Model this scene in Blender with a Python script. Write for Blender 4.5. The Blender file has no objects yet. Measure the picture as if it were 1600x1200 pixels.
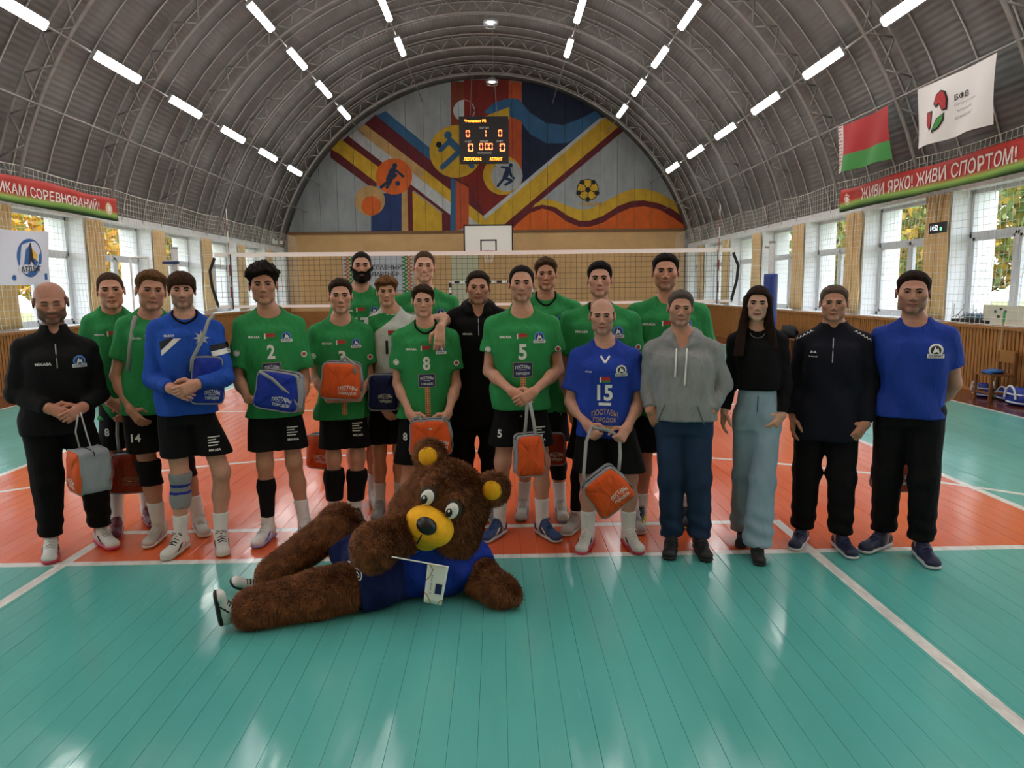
import bpy, bmesh, math, random
import numpy as np
from mathutils import Vector, Matrix
from mathutils.bvhtree import BVHTree
from mathutils.geometry import tessellate_polygon

random.seed(7); np.random.seed(7)
SC = bpy.context.scene
COL = SC.collection
PI = math.pi

# ---------------------------------------------------------------- camera
FPX = 1127.85
CAM = np.array([0.391165, -4.518814, 1.742533])
FW = np.array([0.01854925, 0.99119292, -0.13112028])
RT = np.array([0.9997356, -0.0201697, -0.01104113])
UP = np.array([0.01358855, 0.13088081, 0.99130498])
cam_data = bpy.data.cameras.new('camera')
cam_data.sensor_width = 36.0
cam_data.lens = 36.0 * FPX / 1600.0
cam_data.clip_end = 300
cam = bpy.data.objects.new('camera', cam_data)
cam.matrix_world = Matrix(((RT[0], UP[0], -FW[0], CAM[0]), (RT[1], UP[1], -FW[1], CAM[1]),
                           (RT[2], UP[2], -FW[2], CAM[2]), (0, 0, 0, 1)))
COL.objects.link(cam)
SC.camera = cam

# ---------------------------------------------------------------- exposure, sky
SC.view_settings.view_transform = 'Standard'
SC.view_settings.look = 'None'
SC.view_settings.gamma = 1.0
SC.view_settings.use_curve_mapping = False
SC.view_settings.exposure = 0.75
SKY_STRENGTH = 3.4
LAMP_STRENGTH = 20.0
w = bpy.data.worlds.new('overcast_sky')
SC.world = w
w.use_nodes = True
wn = w.node_tree.nodes['Background']
wn.inputs['Color'].default_value = (0.90, 0.95, 1.0, 1)
wn.inputs['Strength'].default_value = SKY_STRENGTH
try:
    SC.cycles.use_denoising = True
    SC.cycles.max_bounces = 8
    SC.cycles.diffuse_bounces = 4
    SC.cycles.glossy_bounces = 4
    SC.cycles.transmission_bounces = 6
    SC.cycles.transparent_max_bounces = 12
    SC.cycles.sample_clamp_indirect = 6.0
    SC.cycles.caustics_reflective = False
    SC.cycles.caustics_refractive = False
except Exception:
    pass


def at(px, py, Y):
    """world point where the sight line of photo pixel (px, py) meets the upright plane y = Y"""
    d = FW + ((px - 800) / FPX) * RT - ((py - 600) / FPX) * UP
    t = (Y - CAM[1]) / d[1]
    return CAM + d * t


# ---------------------------------------------------------------- small helpers
def srgb(r, g=None, b=None):
    if g is None:
        s = r.lstrip('#')
        r, g, b = int(s[0:2], 16), int(s[2:4], 16), int(s[4:6], 16)
    f = lambda c: (c / 255 / 12.92) if c / 255 <= 0.04045 else ((c / 255 + 0.055) / 1.055) ** 2.4
    return (f(r), f(g), f(b), 1.0)


def tag(o, label=None, cat=None, group=None, kind=None):
    if label: o['label'] = label
    if cat: o['category'] = cat
    if group: o['group'] = group
    if kind: o['kind'] = kind
    return o


def link(o, parent=None):
    COL.objects.link(o)
    if parent is not None:
        o.parent = parent
    return o


def empty(name, loc=(0, 0, 0), label=None, cat=None, group=None, kind=None, parent=None):
    o = bpy.data.objects.new(name, None)
    o.empty_display_size = 0.1
    o.location = loc
    link(o, parent)
    return tag(o, label, cat, group, kind)


def pmesh(name, verts, faces, mats=(), smooth=False, midx=None):
    m = bpy.data.meshes.new(name)
    m.from_pydata([tuple(map(float, v)) for v in verts], [], [tuple(int(i) for i in f) for f in faces])
    for mt in mats:
        m.materials.append(mt)
    if midx is not None:
        m.polygons.foreach_set('material_index', np.array(midx, dtype=np.int32))
    if smooth:
        m.polygons.foreach_set('use_smooth', np.ones(len(m.polygons), dtype=bool))
    m.update()
    return m


def mobj(name, mesh, parent=None, loc=None, rot=None):
    o = bpy.data.objects.new(name, mesh)
    if loc is not None: o.location = loc
    if rot is not None: o.rotation_euler = rot
    return link(o, parent)


class MB:
    """collects boxes, bars and tubes that belong to one mesh"""
    def __init__(s): s.v = []; s.f = []; s.mi = []; s.cur = 0

    def add(s, v, f):
        n = len(s.v)
        s.v += [tuple(map(float, p)) for p in v]
        s.f += [tuple(int(i) + n for i in q) for q in f]
        s.mi += [s.cur] * len(f)
        return s

    def box(s, a, b):
        x0, y0, z0 = a; x1, y1, z1 = b
        return s.add([(x0, y0, z0), (x1, y0, z0), (x1, y1, z0), (x0, y1, z0), (x0, y0, z1), (x1, y0, z1), (x1, y1, z1), (x0, y1, z1)],
                     [(0, 3, 2, 1), (4, 5, 6, 7), (0, 1, 5, 4), (1, 2, 6, 5), (2, 3, 7, 6), (3, 0, 4, 7)])

    def tube(s, pts, r, n=6, closed=False, caps=True, flat=None):
        P = [np.array(p, float) for p in pts]
        m = len(P); rr = [r] * m if np.isscalar(r) else r
        V = []; F = []
        ref = np.array([0, 0, 1.0]) if flat is None else np.array(flat[0], float)
        for i, p in enumerate(P):
            a = P[(i - 1) % m] if (closed or i > 0) else P[i]
            b = P[(i + 1) % m] if (closed or i < m - 1) else P[i]
            t = b - a; t /= (np.linalg.norm(t) + 1e-12)
            u = np.cross(t, ref)
            if np.linalg.norm(u) < 1e-3: u = np.cross(t, np.array([1.0, 0.3, 0]))
            u /= np.linalg.norm(u); v = np.cross(u, t)
            k = 1.0 if flat is None else flat[1]
            for j in range(n):
                q = 2 * PI * (j + .5) / n
                V.append(p + rr[i] * (math.cos(q) * u + k * math.sin(q) * v))
        rng = m if closed else m - 1
        for i in range(rng):
            for j in range(n):
                a = i * n + j; b = i * n + (j + 1) % n
                c = ((i + 1) % m) * n + (j + 1) % n; d = ((i + 1) % m) * n + j
                F.append((a, d, c, b))
        if caps and not closed:
            F.append(tuple(range(n))); F.append(tuple(reversed(range((m - 1) * n, m * n))))
        return s.add(V, F)

    def sphere(s, c, r, nu=12, nv=8, R=None):
        r = (r, r, r) if np.isscalar(r) else r
        V = []; F = []
        for i in range(nv + 1):
            th = PI * i / nv
            for j in range(nu):
                ph = 2 * PI * j / nu
                q = np.array([r[0] * math.sin(th) * math.cos(ph), r[1] * math.sin(th) * math.sin(ph), r[2] * math.cos(th)])
                if R is not None: q = R @ q
                V.append(np.array(c) + q)
        for i in range(nv):
            for j in range(nu):
                a = i * nu + j; b = i * nu + (j + 1) % nu
                F.append((a, a + nu, b + nu, b))
        return s.add(V, F)

    def lathe(s, prof, n=16, c=(0, 0, 0)):
        V = []; F = []
        for (r, z) in prof:
            for j in range(n):
                q = 2 * PI * j / n
                V.append((c[0] + r * math.cos(q), c[1] + r * math.sin(q), c[2] + z))
        for i in range(len(prof) - 1):
            for j in range(n):
                a = i * n + j; b = i * n + (j + 1) % n
                F.append((a, b, b + n, a + n))
        return s.add(V, F)

    def build(s, name, mats, parent=None, smooth=False, loc=None, rot=None):
        mats = mats if isinstance(mats, (list, tuple)) else [mats]
        return mobj(name, pmesh(name, s.v, s.f, mats, smooth, s.mi), parent, loc, rot)


# ---------------------------------------------------------------- materials
class NT:
    """tiny expression builder for shader maths"""
    def __init__(s, mat): s.t = mat.node_tree; s.n = s.t.nodes; s.l = s.t.links

    def val(s, sock, x):
        if isinstance(x, (int, float)): sock.default_value = x
        elif isinstance(x, tuple): sock.default_value = x
        else: s.l.new(x, sock)

    def m(s, op, a, b=0.0, c=None, clamp=False):
        n = s.n.new('ShaderNodeMath'); n.operation = op; n.use_clamp = clamp
        s.val(n.inputs[0], a); s.val(n.inputs[1], b)
        if c is not None: s.val(n.inputs[2], c)
        return n.outputs[0]

    def add(s, a, b): return s.m('ADD', a, b)
    def sub(s, a, b): return s.m('SUBTRACT', a, b)
    def mul(s, a, b): return s.m('MULTIPLY', a, b)
    def mx(s, a, b): return s.m('MAXIMUM', a, b)
    def mn(s, a, b): return s.m('MINIMUM', a, b)
    def ab(s, a): return s.m('ABSOLUTE', a)
    def lt(s, a, b): return s.m('LESS_THAN', a, b)
    def gt(s, a, b): return s.m('GREATER_THAN', a, b)

    def pos(s):
        g = s.n.new('ShaderNodeNewGeometry'); x = s.n.new('ShaderNodeSeparateXYZ')
        s.l.new(g.outputs['Position'], x.inputs[0]); return x.outputs[0], x.outputs[1], x.outputs[2], g.outputs['Position']

    def obj(s):
        g = s.n.new('ShaderNodeTexCoord'); return g.outputs['Object']

    def noise(s, vec, scale=5.0, detail=3.0, rough=.5, stretch=None):
        n = s.n.new('ShaderNodeTexNoise'); n.inputs['Scale'].default_value = scale
        n.inputs['Detail'].default_value = detail; n.inputs['Roughness'].default_value = rough
        if stretch:
            mp = s.n.new('ShaderNodeMapping'); mp.inputs['Scale'].default_value = stretch
            s.l.new(vec, mp.inputs[0]); vec = mp.outputs[0]
        s.l.new(vec, n.inputs['Vector']); return n.outputs['Fac']

    def mix(s, f, a, b):
        n = s.n.new('ShaderNodeMix'); n.data_type = 'RGBA'
        s.val(n.inputs[0], f); s.val(n.inputs[6], a); s.val(n.inputs[7], b); return n.outputs[2]

    def ramp(s, f, a, b):   # remap clamp a..b -> 0..1
        n = s.n.new('ShaderNodeMapRange'); s.val(n.inputs[0], f); n.inputs[1].default_value = a; n.inputs[2].default_value = b
        return n.outputs[0]

    def bump(s, h, strength=.3, dist=.01):
        b = s.n.new('ShaderNodeBump'); b.inputs['Strength'].default_value = strength; b.inputs['Distance'].default_value = dist
        s.l.new(h, b.inputs['Height']); return b.outputs[0]


_MC = {}


def mat(name, color, rough=.6, metal=0.0, spec=.5, emit=0.0, alpha=1.0):
    if name in _MC: return _MC[name]
    m = bpy.data.materials.new(name); m.use_nodes = True
    p = m.node_tree.nodes['Principled BSDF']
    c = srgb(color) if isinstance(color, str) else tuple(color)
    p.inputs['Base Color'].default_value = c
    p.inputs['Roughness'].default_value = rough
    p.inputs['Metallic'].default_value = metal
    p.inputs['Specular IOR Level'].default_value = spec
    if emit:
        p.inputs['Emission Color'].default_value = c; p.inputs['Emission Strength'].default_value = emit
    if alpha < 1: p.inputs['Alpha'].default_value = alpha
    m.diffuse_color = c
    _MC[name] = m
    return m


def nmat(name, color, rough=.6, var=.15, scale=6.0, stretch=None, bump=0.0, bscale=40.0, bstretch=None, bdist=.01, metal=0.0, color2=None, spec=.5, vec='pos'):
    """colour with procedural variation and fine relief"""
    if name in _MC: return _MC[name]
    m = mat(name, color, rough, metal, spec)
    t = NT(m); p = t.n['Principled BSDF']
    v = t.pos()[3] if vec == 'pos' else t.obj()
    f = t.noise(v, scale, 4, .6, stretch)
    c = srgb(color) if isinstance(color, str) else tuple(color)
    c2 = (srgb(color2) if isinstance(color2, str) else color2) if color2 else tuple(x * (1 - var * 1.6) for x in c[:3]) + (1,)
    c1 = tuple(min(1, x * (1 + var)) for x in c[:3]) + (1,)
    t.l.new(t.mix(t.ramp(f, .3, .7), c2, c1), p.inputs['Base Color'])
    if bump:
        t.l.new(t.bump(t.noise(v, bscale, 3, .6, bstretch), bump, bdist), p.inputs['Normal'])
    return m


# ---------------------------------------------------------------- lettering: flat print on real surfaces
_TC = {}


def text2d(s, size=1.0, bold=0.0, maxedge=None):
    key = (s, bold)
    if key not in _TC:
        c = bpy.data.curves.new('lettering', 'FONT'); c.body = s; c.size = 1; c.resolution_u = 3; c.offset = bold
        c.align_x = 'CENTER'
        o = bpy.data.objects.new('lettering', c); COL.objects.link(o)
        bpy.context.view_layer.update()
        me = bpy.data.meshes.new_from_object(o.evaluated_get(bpy.context.evaluated_depsgraph_get()))
        V = np.array([v.co[:2] for v in me.vertices]).reshape(-1, 2); F = [tuple(p.vertices) for p in me.polygons]
        bpy.data.objects.remove(o); bpy.data.curves.remove(c); bpy.data.meshes.remove(me)
        if len(V):
            V[:, 0] -= (V[:, 0].min() + V[:, 0].max()) / 2; V[:, 1] -= (V[:, 1].min() + V[:, 1].max()) / 2
        _TC[key] = (V, F)
    V, F = _TC[key]
    return V * size, F


def fit_text(s, width, height, bold=0.0):
    V, F = text2d(s, 1.0, bold)
    V = V.copy()
    e = np.ptp(V, axis=0) + 1e-6
    return V / e * np.array([width, height]), F


def refine2d(V, F, maxe):
    bm = bmesh.new()
    vs = [bm.verts.new((x, y, 0)) for x, y in V]
    for f in F:
        try: bm.faces.new([vs[i] for i in f])
        except ValueError: pass
    bmesh.ops.triangulate(bm, faces=bm.faces[:])
    for _ in range(5):
        es = [e for e in bm.edges if e.calc_length() > maxe]
        if not es: break
        bmesh.ops.subdivide_edges(bm, edges=es, cuts=1)
        bmesh.ops.triangulate(bm, faces=[f for f in bm.faces if len(f.verts) > 3])
    bm.verts.index_update()
    V2 = np.array([v.co[:2] for v in bm.verts]); F2 = [tuple(v.index for v in f.verts) for f in bm.faces]
    bm.free()
    return V2, F2


def grid2d(w, h, nx=1, ny=1):
    V = [(-w / 2 + w * i / nx, -h / 2 + h * j / ny) for j in range(ny + 1) for i in range(nx + 1)]
    F = [(j * (nx + 1) + i, j * (nx + 1) + i + 1, (j + 1) * (nx + 1) + i + 1, (j + 1) * (nx + 1) + i) for j in range(ny) for i in range(nx)]
    return np.array(V), F


def disc2d(r, n=20, r0=0.0, ry=None):
    ry = ry or r
    V = [(r * math.cos(2 * PI * i / n), ry * math.sin(2 * PI * i / n)) for i in range(n)]
    if r0:
        V += [(r0 * math.cos(2 * PI * i / n), r0 * ry / r * math.sin(2 * PI * i / n)) for i in range(n)]
        F = [(i, (i + 1) % n, n + (i + 1) % n, n + i) for i in range(n)]
    else:
        V += [(0, 0)]; F = [(i, (i + 1) % n, n) for i in range(n)]
    return np.array(V), F


def place2d(V, o, ex, ez):
    """put flat print in 3-D: origin o, right ex, up ez"""
    o, ex, ez = np.array(o, float), np.array(ex, float), np.array(ez, float)
    return o + V[:, :1] * ex + V[:, 1:] * ez
# ================================================================= THE HALL
XW, Y0, Y1 = 8.2, -7.4, 25.75          # side walls, back wall behind the camera, far wall
ZC, RS, RU, RL = 1.5, 8.56, 8.5, 8.07  # vault axis height, skin, upper chord, lower chord
BAY = 2.98
PIERS = [8.35 + BAY * k for k in range(-5, 6)]
SILL, WTOP = 1.1, 3.32

# ---- floor: painted boards, one object each
mf = mat('painted_floor_boards', '#3c9c90', .22)
t = NT(mf); p = t.n['Principled BSDF']
x, y, z, P = t.pos()
axx = t.ab(x)
def band(v, c, hw): return t.lt(t.ab(t.sub(v, c)), hw)
n1 = t.noise(P, 1.3, 4, .6, (1.0, .25, 1))
n2 = t.noise(P, 9.0, 3, .6, (1.0, .05, 1))
teal = t.mix(t.ramp(n1, .3, .7), srgb('#4f9f97'), srgb('#5db0a7'))
orange = t.mix(t.ramp(n1, .3, .7), srgb('#cf5124'), srgb('#de6331'))
brown = t.mix(t.ramp(n2, .3, .7), srgb('#4f2415'), srgb('#6d3622'))
court = t.mul(t.lt(axx, 4.5), t.mul(t.gt(y, 0.0), t.lt(y, 18.0)))
col = t.mix(court, teal, orange)
col = t.mix(t.mx(t.gt(axx, 7.25), t.mx(t.gt(y, 22.9), t.lt(y, -5.25))), col, brown)
L = []
inc = t.mul(t.lt(axx, 4.5), t.mul(t.gt(y, -0.01), t.lt(y, 18.01)))
for yy in (0.035, 6.0, 9.0, 12.0, 17.965): L.append(t.mul(inc, band(y, yy, .035)))
L.append(t.mul(inc, band(axx, 4.465, .035)))
L.append(t.mul(band(axx, 7.22, .03), t.mul(t.gt(y, -5.2), t.lt(y, 22.9))))
L.append(t.mul(band(y, .644, .035), t.lt(axx, 2.485)))
L.append(t.mul(band(axx, 2.45, .035), t.lt(y, .66)))
rr = t.m('SQRT', t.add(t.mul(x, x), t.m('POWER', t.add(y, 3.58), 2.0)))
L.append(t.mul(band(rr, 6.75, .032), t.gt(y, -3.58)))
L.append(t.mul(band(y, 17.04, .035), t.lt(axx, 2.485)))
L.append(t.mul(band(axx, 2.45, .035), t.mul(t.gt(y, 17.04), t.lt(y, 22.84))))
line = L[0]
for q in L[1:]: line = t.mx(line, q)
n3 = t.noise(P, 14.0, 4, .7, (1.0, .35, 1))
col = t.mix(line, col, t.mix(t.ramp(n3, .35, .75), srgb('#c9c6bf'), srgb('#f0eee8')))
scr = t.ramp(t.noise(P, 30.0, 5, .75, (1.0, .09, 1)), .62, .75)
col = t.mix(t.mul(scr, .10), col, srgb('#d8e4e0'))
t.l.new(col, p.inputs['Base Color'])
rg = t.add(.10, t.mul(t.ramp(t.noise(P, 4.0, 4, .7, (1.0, .3, 1)), .3, .75), .16))
t.l.new(rg, p.inputs['Roughness'])
p.inputs['Specular IOR Level'].default_value = .55
hgt = t.add(t.noise(P, 3.2, 3, .6, (1.0, .35, 1)), t.mul(t.noise(P, 30.0, 2, .6, (1, .06, 1)), .10))
t.l.new(t.bump(hgt, .16, .03), p.inputs['Normal'])
mgap = mat('floor_gap', '#1d4a45', .9)
floor = empty('floor', (0, 0, 0), kind='structure')
MB().box((-9.05, Y0, -.06), (9.05, Y1, -.021)).build('subfloor', mgap, floor)
BW = .1165
nb = int(round(2 * 8.22 / BW))
bwid = 2 * 8.22 / nb
mb = MB(); hw = bwid / 2 - .0005; bv = .0009
L0, L1 = Y0, Y1
mb.add([(-hw, L0, -.02), (hw, L0, -.02), (hw, L1, -.02), (-hw, L1, -.02),
        (-hw, L0, -bv), (hw, L0, -bv), (hw, L1, -bv), (-hw, L1, -bv),
        (-hw + bv, L0, 0), (hw - bv, L0, 0), (hw - bv, L1, 0), (-hw + bv, L1, 0)],
       [(4, 5, 9, 8), (5, 6, 10, 9), (6, 7, 11, 10), (7, 4, 8, 11), (8, 9, 10, 11), (0, 1, 5, 4), (1, 2, 6, 5), (2, 3, 7, 6), (3, 0, 4, 7)])
bmesh_board = pmesh('floor_board', mb.v, mb.f, [mf])
for i in range(nb):
    o = mobj('floor_board', bmesh_board, floor, (-8.22 + bwid * (i + .5), 0, random.uniform(-.0007, .0)))
    o.rotation_euler = (0, random.uniform(-.0035, .0035), 0)

# ---- materials of the shell
m_white = nmat('white_painted_reveal', '#e6eaee', .7, .04, 3)
m_cream = nmat('cream_curtain_cloth', '#d8b57c', .85, .10, 5, (1, 1, .3))
m_beige = nmat('beige_painted_wall', '#d0a875', .8, .07, 1.5, bump=.15, bscale=20)
m_conc = nmat('grey_concrete', '#9aa0a2', .85, .12, 2.2, (1, 1, .5), bump=.25, bscale=25)
m_slat = nmat('varnished_pine_slat', '#a8703a', .45, .28, 7, (8, 8, .8), bump=.2, bscale=30, bstretch=(1, 1, .1))
m_slatd = mat('dark_slat_back', '#2a1608', .9)
m_frame = mat('white_window_frame', '#c9cfd4', .4)
m_steel = nmat('grey_painted_steel', '#8d8a87', .5, .12, 6, metal=.1)
m_steel_l = nmat('pale_painted_steel', '#b9b7b4', .5, .1, 6, metal=.1)
m_dark = mat('black_plastic', '#101114', .5)
m_black = mat('black_paint', '#0c0c0e', .6)
m_net = mat('white_net_cord', '#d9d6cc', .8)
m_whitep = mat('white_paint', '#ecebe6', .5)
m_glass = bpy.data.materials.new('window_glass'); m_glass.use_nodes = True
t = NT(m_glass)
t.n.remove(t.n['Principled BSDF'])
tr = t.n.new('ShaderNodeBsdfTransparent'); gl = t.n.new('ShaderNodeBsdfGlossy'); gl.inputs['Roughness'].default_value = .02
mxs = t.n.new('ShaderNodeMixShader'); mxs.inputs[0].default_value = .06
t.l.new(tr.outputs[0], mxs.inputs[1]); t.l.new(gl.outputs[0], mxs.inputs[2]); t.l.new(mxs.outputs[0], t.n['Material Output'].inputs[0])
# ceiling skin: thin sheets with fine lengthwise ribs
m_skin = mat('grey_ceiling_sheet', '#8f8a86', .75)
t = NT(m_skin); p = t.n['Principled BSDF']; x, y, z, P = t.pos()
f = t.noise(P, .9, 4, .6); g = t.noise(P, 5.0, 3, .6, (1, .15, 1))
c = t.mix(t.ramp(f, .3, .7), srgb('#5f5c5a'), srgb('#72706e'))
c = t.mix(t.mul(t.ramp(g, .45, .75), .35), c, srgb('#514d4b'))
t.l.new(c, p.inputs['Base Color'])
ang = t.m('ARCTAN2', x, t.sub(z, ZC))
rib = t.m('SINE', t.mul(ang, 8.5 * 2 * PI / .11))
t.l.new(t.bump(rib, .5, .008), p.inputs['Normal'])

# ---- vault: sheets, seam strips, lengthwise purlins
ceiling = empty('ceiling', kind='structure')
TH = 77.5
def arc(R, y, a0=-TH, a1=TH, n=40):
    return [(R * math.sin(math.radians(a0 + (a1 - a0) * i / n)), y, ZC + R * math.cos(math.radians(a0 + (a1 - a0) * i / n))) for i in range(n + 1)]
sw = BAY / 3
mb = MB(); n = 48
va = arc(RS, -sw / 2 + .004, n=n) + arc(RS, sw / 2 - .004, n=n) + arc(RS + .04, -sw / 2 + .004, n=n) + arc(RS + .04, sw / 2 - .004, n=n)
fa = [(i, n + 1 + i, n + 2 + i, i + 1) for i in range(n)] + [(2 * (n + 1) + i, 2 * (n + 1) + i + 1, 3 * (n + 1) + i + 1, 3 * (n + 1) + i) for i in range(n)]
fa += [(i, i + 1, 2 * (n + 1) + i + 1, 2 * (n + 1) + i) for i in range(n)] + [(n + 1 + i, 3 * (n + 1) + i, 3 * (n + 1) + i + 1, n + 2 + i) for i in range(n)]
sheet = pmesh('ceiling_sheet', va, fa, [m_skin], True)
mbs = MB().tube(arc(RS - .012, 0, n=40), .014, 4)
strip = pmesh('seam_strip', mbs.v, mbs.f, [m_steel_l])
yy = PIERS[0] - BAY + sw / 2 - .5
while yy < Y1 + .1:
    mobj('ceiling_sheet', sheet, ceiling, (0, yy, 0))
    if yy > 2: mobj('seam_strip', strip, ceiling, (0, yy + sw / 2, 0))
    yy += sw
# outer cover so that no daylight leaks between the sheets
mb = MB(); a = arc(RS + .06, Y0, -TH, TH, 30); b = arc(RS + .06, Y1 + .2, -TH, TH, 30)
mb.add(a + b, [(i, i + 1, 32 + i, 31 + i) for i in range(30)]); mb.build('roof_cover', m_steel, ceiling)
for k, (th, R, r) in enumerate([(-65, RL, .022), (65, RL, .022), (-56.4, RL, .02), (56.4, RL, .02), (-37.3, RL, .02), (37.3, RL, .02), (-18, RL, .02), (19.6, RL, .02), (2.5, RL + .05, .012)]):
    q = math.radians(th)
    MB().tube([(R * math.sin(q), 2.0, ZC + R * math.cos(q)), (R * math.sin(q), Y1 - .1, ZC + R * math.cos(q))], r, 6).build('purlin_pipe', m_steel, ceiling)

# ---- arch trusses
def ring_tube(R, y, r, n=44, a=76):
    return MB().tube(arc(R, y, -a, a, n), r, 6)
ch_u = ring_tube(RU - .02, 0, .028); ch_l = ring_tube(RL, 0, .034)
mu = pmesh('upper_chord', ch_u.v, ch_u.f, [m_steel], True); ml = pmesh('lower_chord', ch_l.v, ch_l.f, [m_steel], True)
per = math.degrees(.73 / 8.3)
bar = MB().tube([(0, 0, 0), (0, 0, 1)], .019, 5); bar = pmesh('web_bar', bar.v, bar.f, [m_steel], True)
def polar(R, th, y): q = math.radians(th); return Vector((R * math.sin(q), y, ZC + R * math.cos(q)))
for k, Y in enumerate([5.37] + PIERS[5:]):
    if Y > 24: continue
    nm = ['nearest', 'second', 'third', 'fourth', 'fifth', 'sixth', 'seventh'][k]
    tr_ = empty('roof_truss', (0, Y, ZC), 'grey steel lattice arch truss under the vault, %s of seven from the camera' % nm, 'truss', 'arch trusses under the vault')
    mobj('upper_chord', mu, tr_, (0, 0, -ZC)); mobj('lower_chord', ml, tr_, (0, 0, -ZC))
    nper = int(150 / per)
    for i in range(nper):
        a0 = -75 + i * per
        for (p0, p1) in ((polar(RL, a0, 0), polar(RU - .02, a0 + per / 2, 0)), (polar(RU - .02, a0 + per / 2, 0), polar(RL, a0 + per, 0))):
            d = p1 - p0
            o = mobj('web_bar', bar, tr_)
            o.matrix_local = Matrix.Translation(p0 - Vector((0, 0, ZC))) @ d.to_track_quat('Z', 'Y').to_matrix().to_4x4() @ Matrix.Diagonal((1, 1, d.length, 1))

# ---- side walls with deep window openings
def side_wall(sx, side):
    wall = empty('wall_' + side, kind='structure')
    X = lambda v: sx * v
    def bx(mb, a, b):
        return mb.box((min(a[0], b[0]), a[1], a[2]), (max(a[0], b[0]), b[1], b[2]))
    # plinth under the sills, lintel above the windows
    bx(MB(), (X(XW), Y0, 0), (X(XW + .82), Y1, SILL - .04)).build('lower_wall', m_beige, wall)
    bx(MB(), (X(XW - .04), Y0, SILL - .04), (X(XW + .84), Y1, SILL)).build('window_ledge', m_white, wall)
    bx(MB(), (X(XW + .12), Y0, WTOP), (X(XW + .82), Y1, WTOP + .35)).build('lintel', m_white, wall)
    edges = [Y0] + [v for pc in PIERS for v in (pc - .33, pc + .33)] + [Y1]
    for i, pc in enumerate(PIERS + [Y1 - .15]):
        a, b = (pc - .33, pc + .33) if i < len(PIERS) else (Y1 - .42, Y1)
        bx(MB(), (X(XW + .03), a, SILL), (X(XW + .82), b, WTOP)).build('pier', m_white, wall)
    MB().box((min(X(XW + .03), X(XW + .82)), Y0, SILL), (max(X(XW + .03), X(XW + .82)), PIERS[0] - BAY + .33, WTOP)).build('pier', m_white, wall)
    # pine slats
    mb = MB(); yy = 1.0
    while yy < Y1 - .05:
        x0 = X(XW - .04 - random.uniform(0, .008))
        mb.box((min(x0, X(XW)), yy, .02), (max(x0, X(XW)), yy + .060, SILL - .06)); yy += .082
    o = mb.build('slat_cladding', m_slat, wall); tag(o, kind='stuff')
    bx(MB(), (X(XW - .012), Y0, 0), (X(XW), Y1, SILL - .05)).build('cladding_back', m_slatd, wall)
    bx(MB(), (X(XW - .07), Y0, SILL - .07), (X(XW - .0), Y1, SILL - .005)).build('cladding_rail', m_slat, wall)
    bx(MB(), (X(XW - .05), Y0, 0), (X(XW - .03), Y1, .05)).build('skirting', m_slat, wall)
    # cream curtains drawn together over every pier
    cn = 0
    for pc in PIERS:
        if pc < 4.5: continue
        for s in (-1, 1):
            nx, nz = 14, 12; V = []; F = []
            for j in range(nz + 1):
                zz = SILL + .03 + (WTOP - .02 - SILL - .03) * j / nz
                for i in range(nx + 1):
                    u = i / nx
                    wd = .325 + .02 * math.sin(j * .9 + pc)
                    V.append((X(XW - .005 - .028 - .024 * math.sin(u * 2 * PI * 3.5 + pc + .12 * j)), s * (.012 + wd * u), zz))
            for j in range(nz):
                for i in range(nx):
                    q = (j * (nx + 1) + i, j * (nx + 1) + i + 1, (j + 1) * (nx + 1) + i + 1, (j + 1) * (nx + 1) + i)
                    F.append(q)
            o = mobj('curtain', pmesh('curtain', V, F, [m_cream], True), None, (0, pc, 0))
            sm = o.modifiers.new('thickness', 'SOLIDIFY'); sm.thickness = .006
            tag(o, 'cream curtain, %s half on the %s pier of the %s window wall' % ('near' if s < 0 else 'far', ['nearest', 'second', 'third', 'fourth', 'fifth', 'sixth', 'farthest'][cn // 2], side), 'curtain', 'cream curtains along the %s window wall' % side); cn += 1
    # windows
    wi = 0
    for i in range(-1, len(PIERS)):
        a = (PIERS[i] + .33) if i >= 0 else PIERS[0] - BAY + .33
        b = (PIERS[i + 1] - .33) if i + 1 < len(PIERS) else Y1 - .42
        if b - a < .5 or a < -7.3: continue
        wi += 1
        num = wi if side == 'left' else wi + 20
        win = empty('window_%d' % num, (X(XW + .40), (a + b) / 2, SILL), kind='structure')
        hw = (b - a) / 2; H = WTOP - SILL; x0, x1 = -.035, .035
        mb = MB()
        mb.box((x0, -hw, 0), (x1, hw, .07)).box((x0, -hw, H - .07), (x1, hw, H)).box((x0, -hw, 0), (x1, -hw + .07, H)).box((x0, hw - .07, 0), (x1, hw, H))
        zt = H * .66
        mb.box((x0, -hw, zt - .05), (x1, hw, zt + .05))
        mb.box((x0, -.05, 0), (x1, .05, zt))
        mb.box((x0, -hw * .52, 0), (x1, -hw * .52 + .06, zt)) if False else None
        mb.build('window_frame', m_frame, win)
        for (ya, yb, za, zb) in ((-hw + .07, -.05, .07, zt - .05), (.05, hw - .07, .07, zt - .05), (-hw + .07, hw - .07, zt + .05, H - .07)):
            MB().box((-.004, ya, za), (.004, yb, zb)).build('pane', m_glass, win)
            if zb < zt:
                s_ = MB(); e = .05
                s_.box((x0 * .6, ya, za), (x1 * 1.2, ya + e, zb)).box((x0 * .6, yb - e, za), (x1 * 1.2, yb, zb)).box((x0 * .6, ya, za), (x1 * 1.2, yb, za + e)).box((x0 * .6, ya, zb - e), (x1 * 1.2, yb, zb))
                s_.build('sash', m_frame, win)
        # daylight portal for this opening
        L = bpy.data.lights.new('daylight_portal', 'AREA'); L.shape = 'RECTANGLE'; L.size = H; L.size_y = b - a
        L.cycles.is_portal = True
        o = bpy.data.objects.new('daylight_portal', L); o.location = (X(XW + .84), (a + b) / 2, SILL + H / 2)
        o.rotation_euler = (0, sx * PI / 2, 0); COL.objects.link(o)
    return wall
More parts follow.
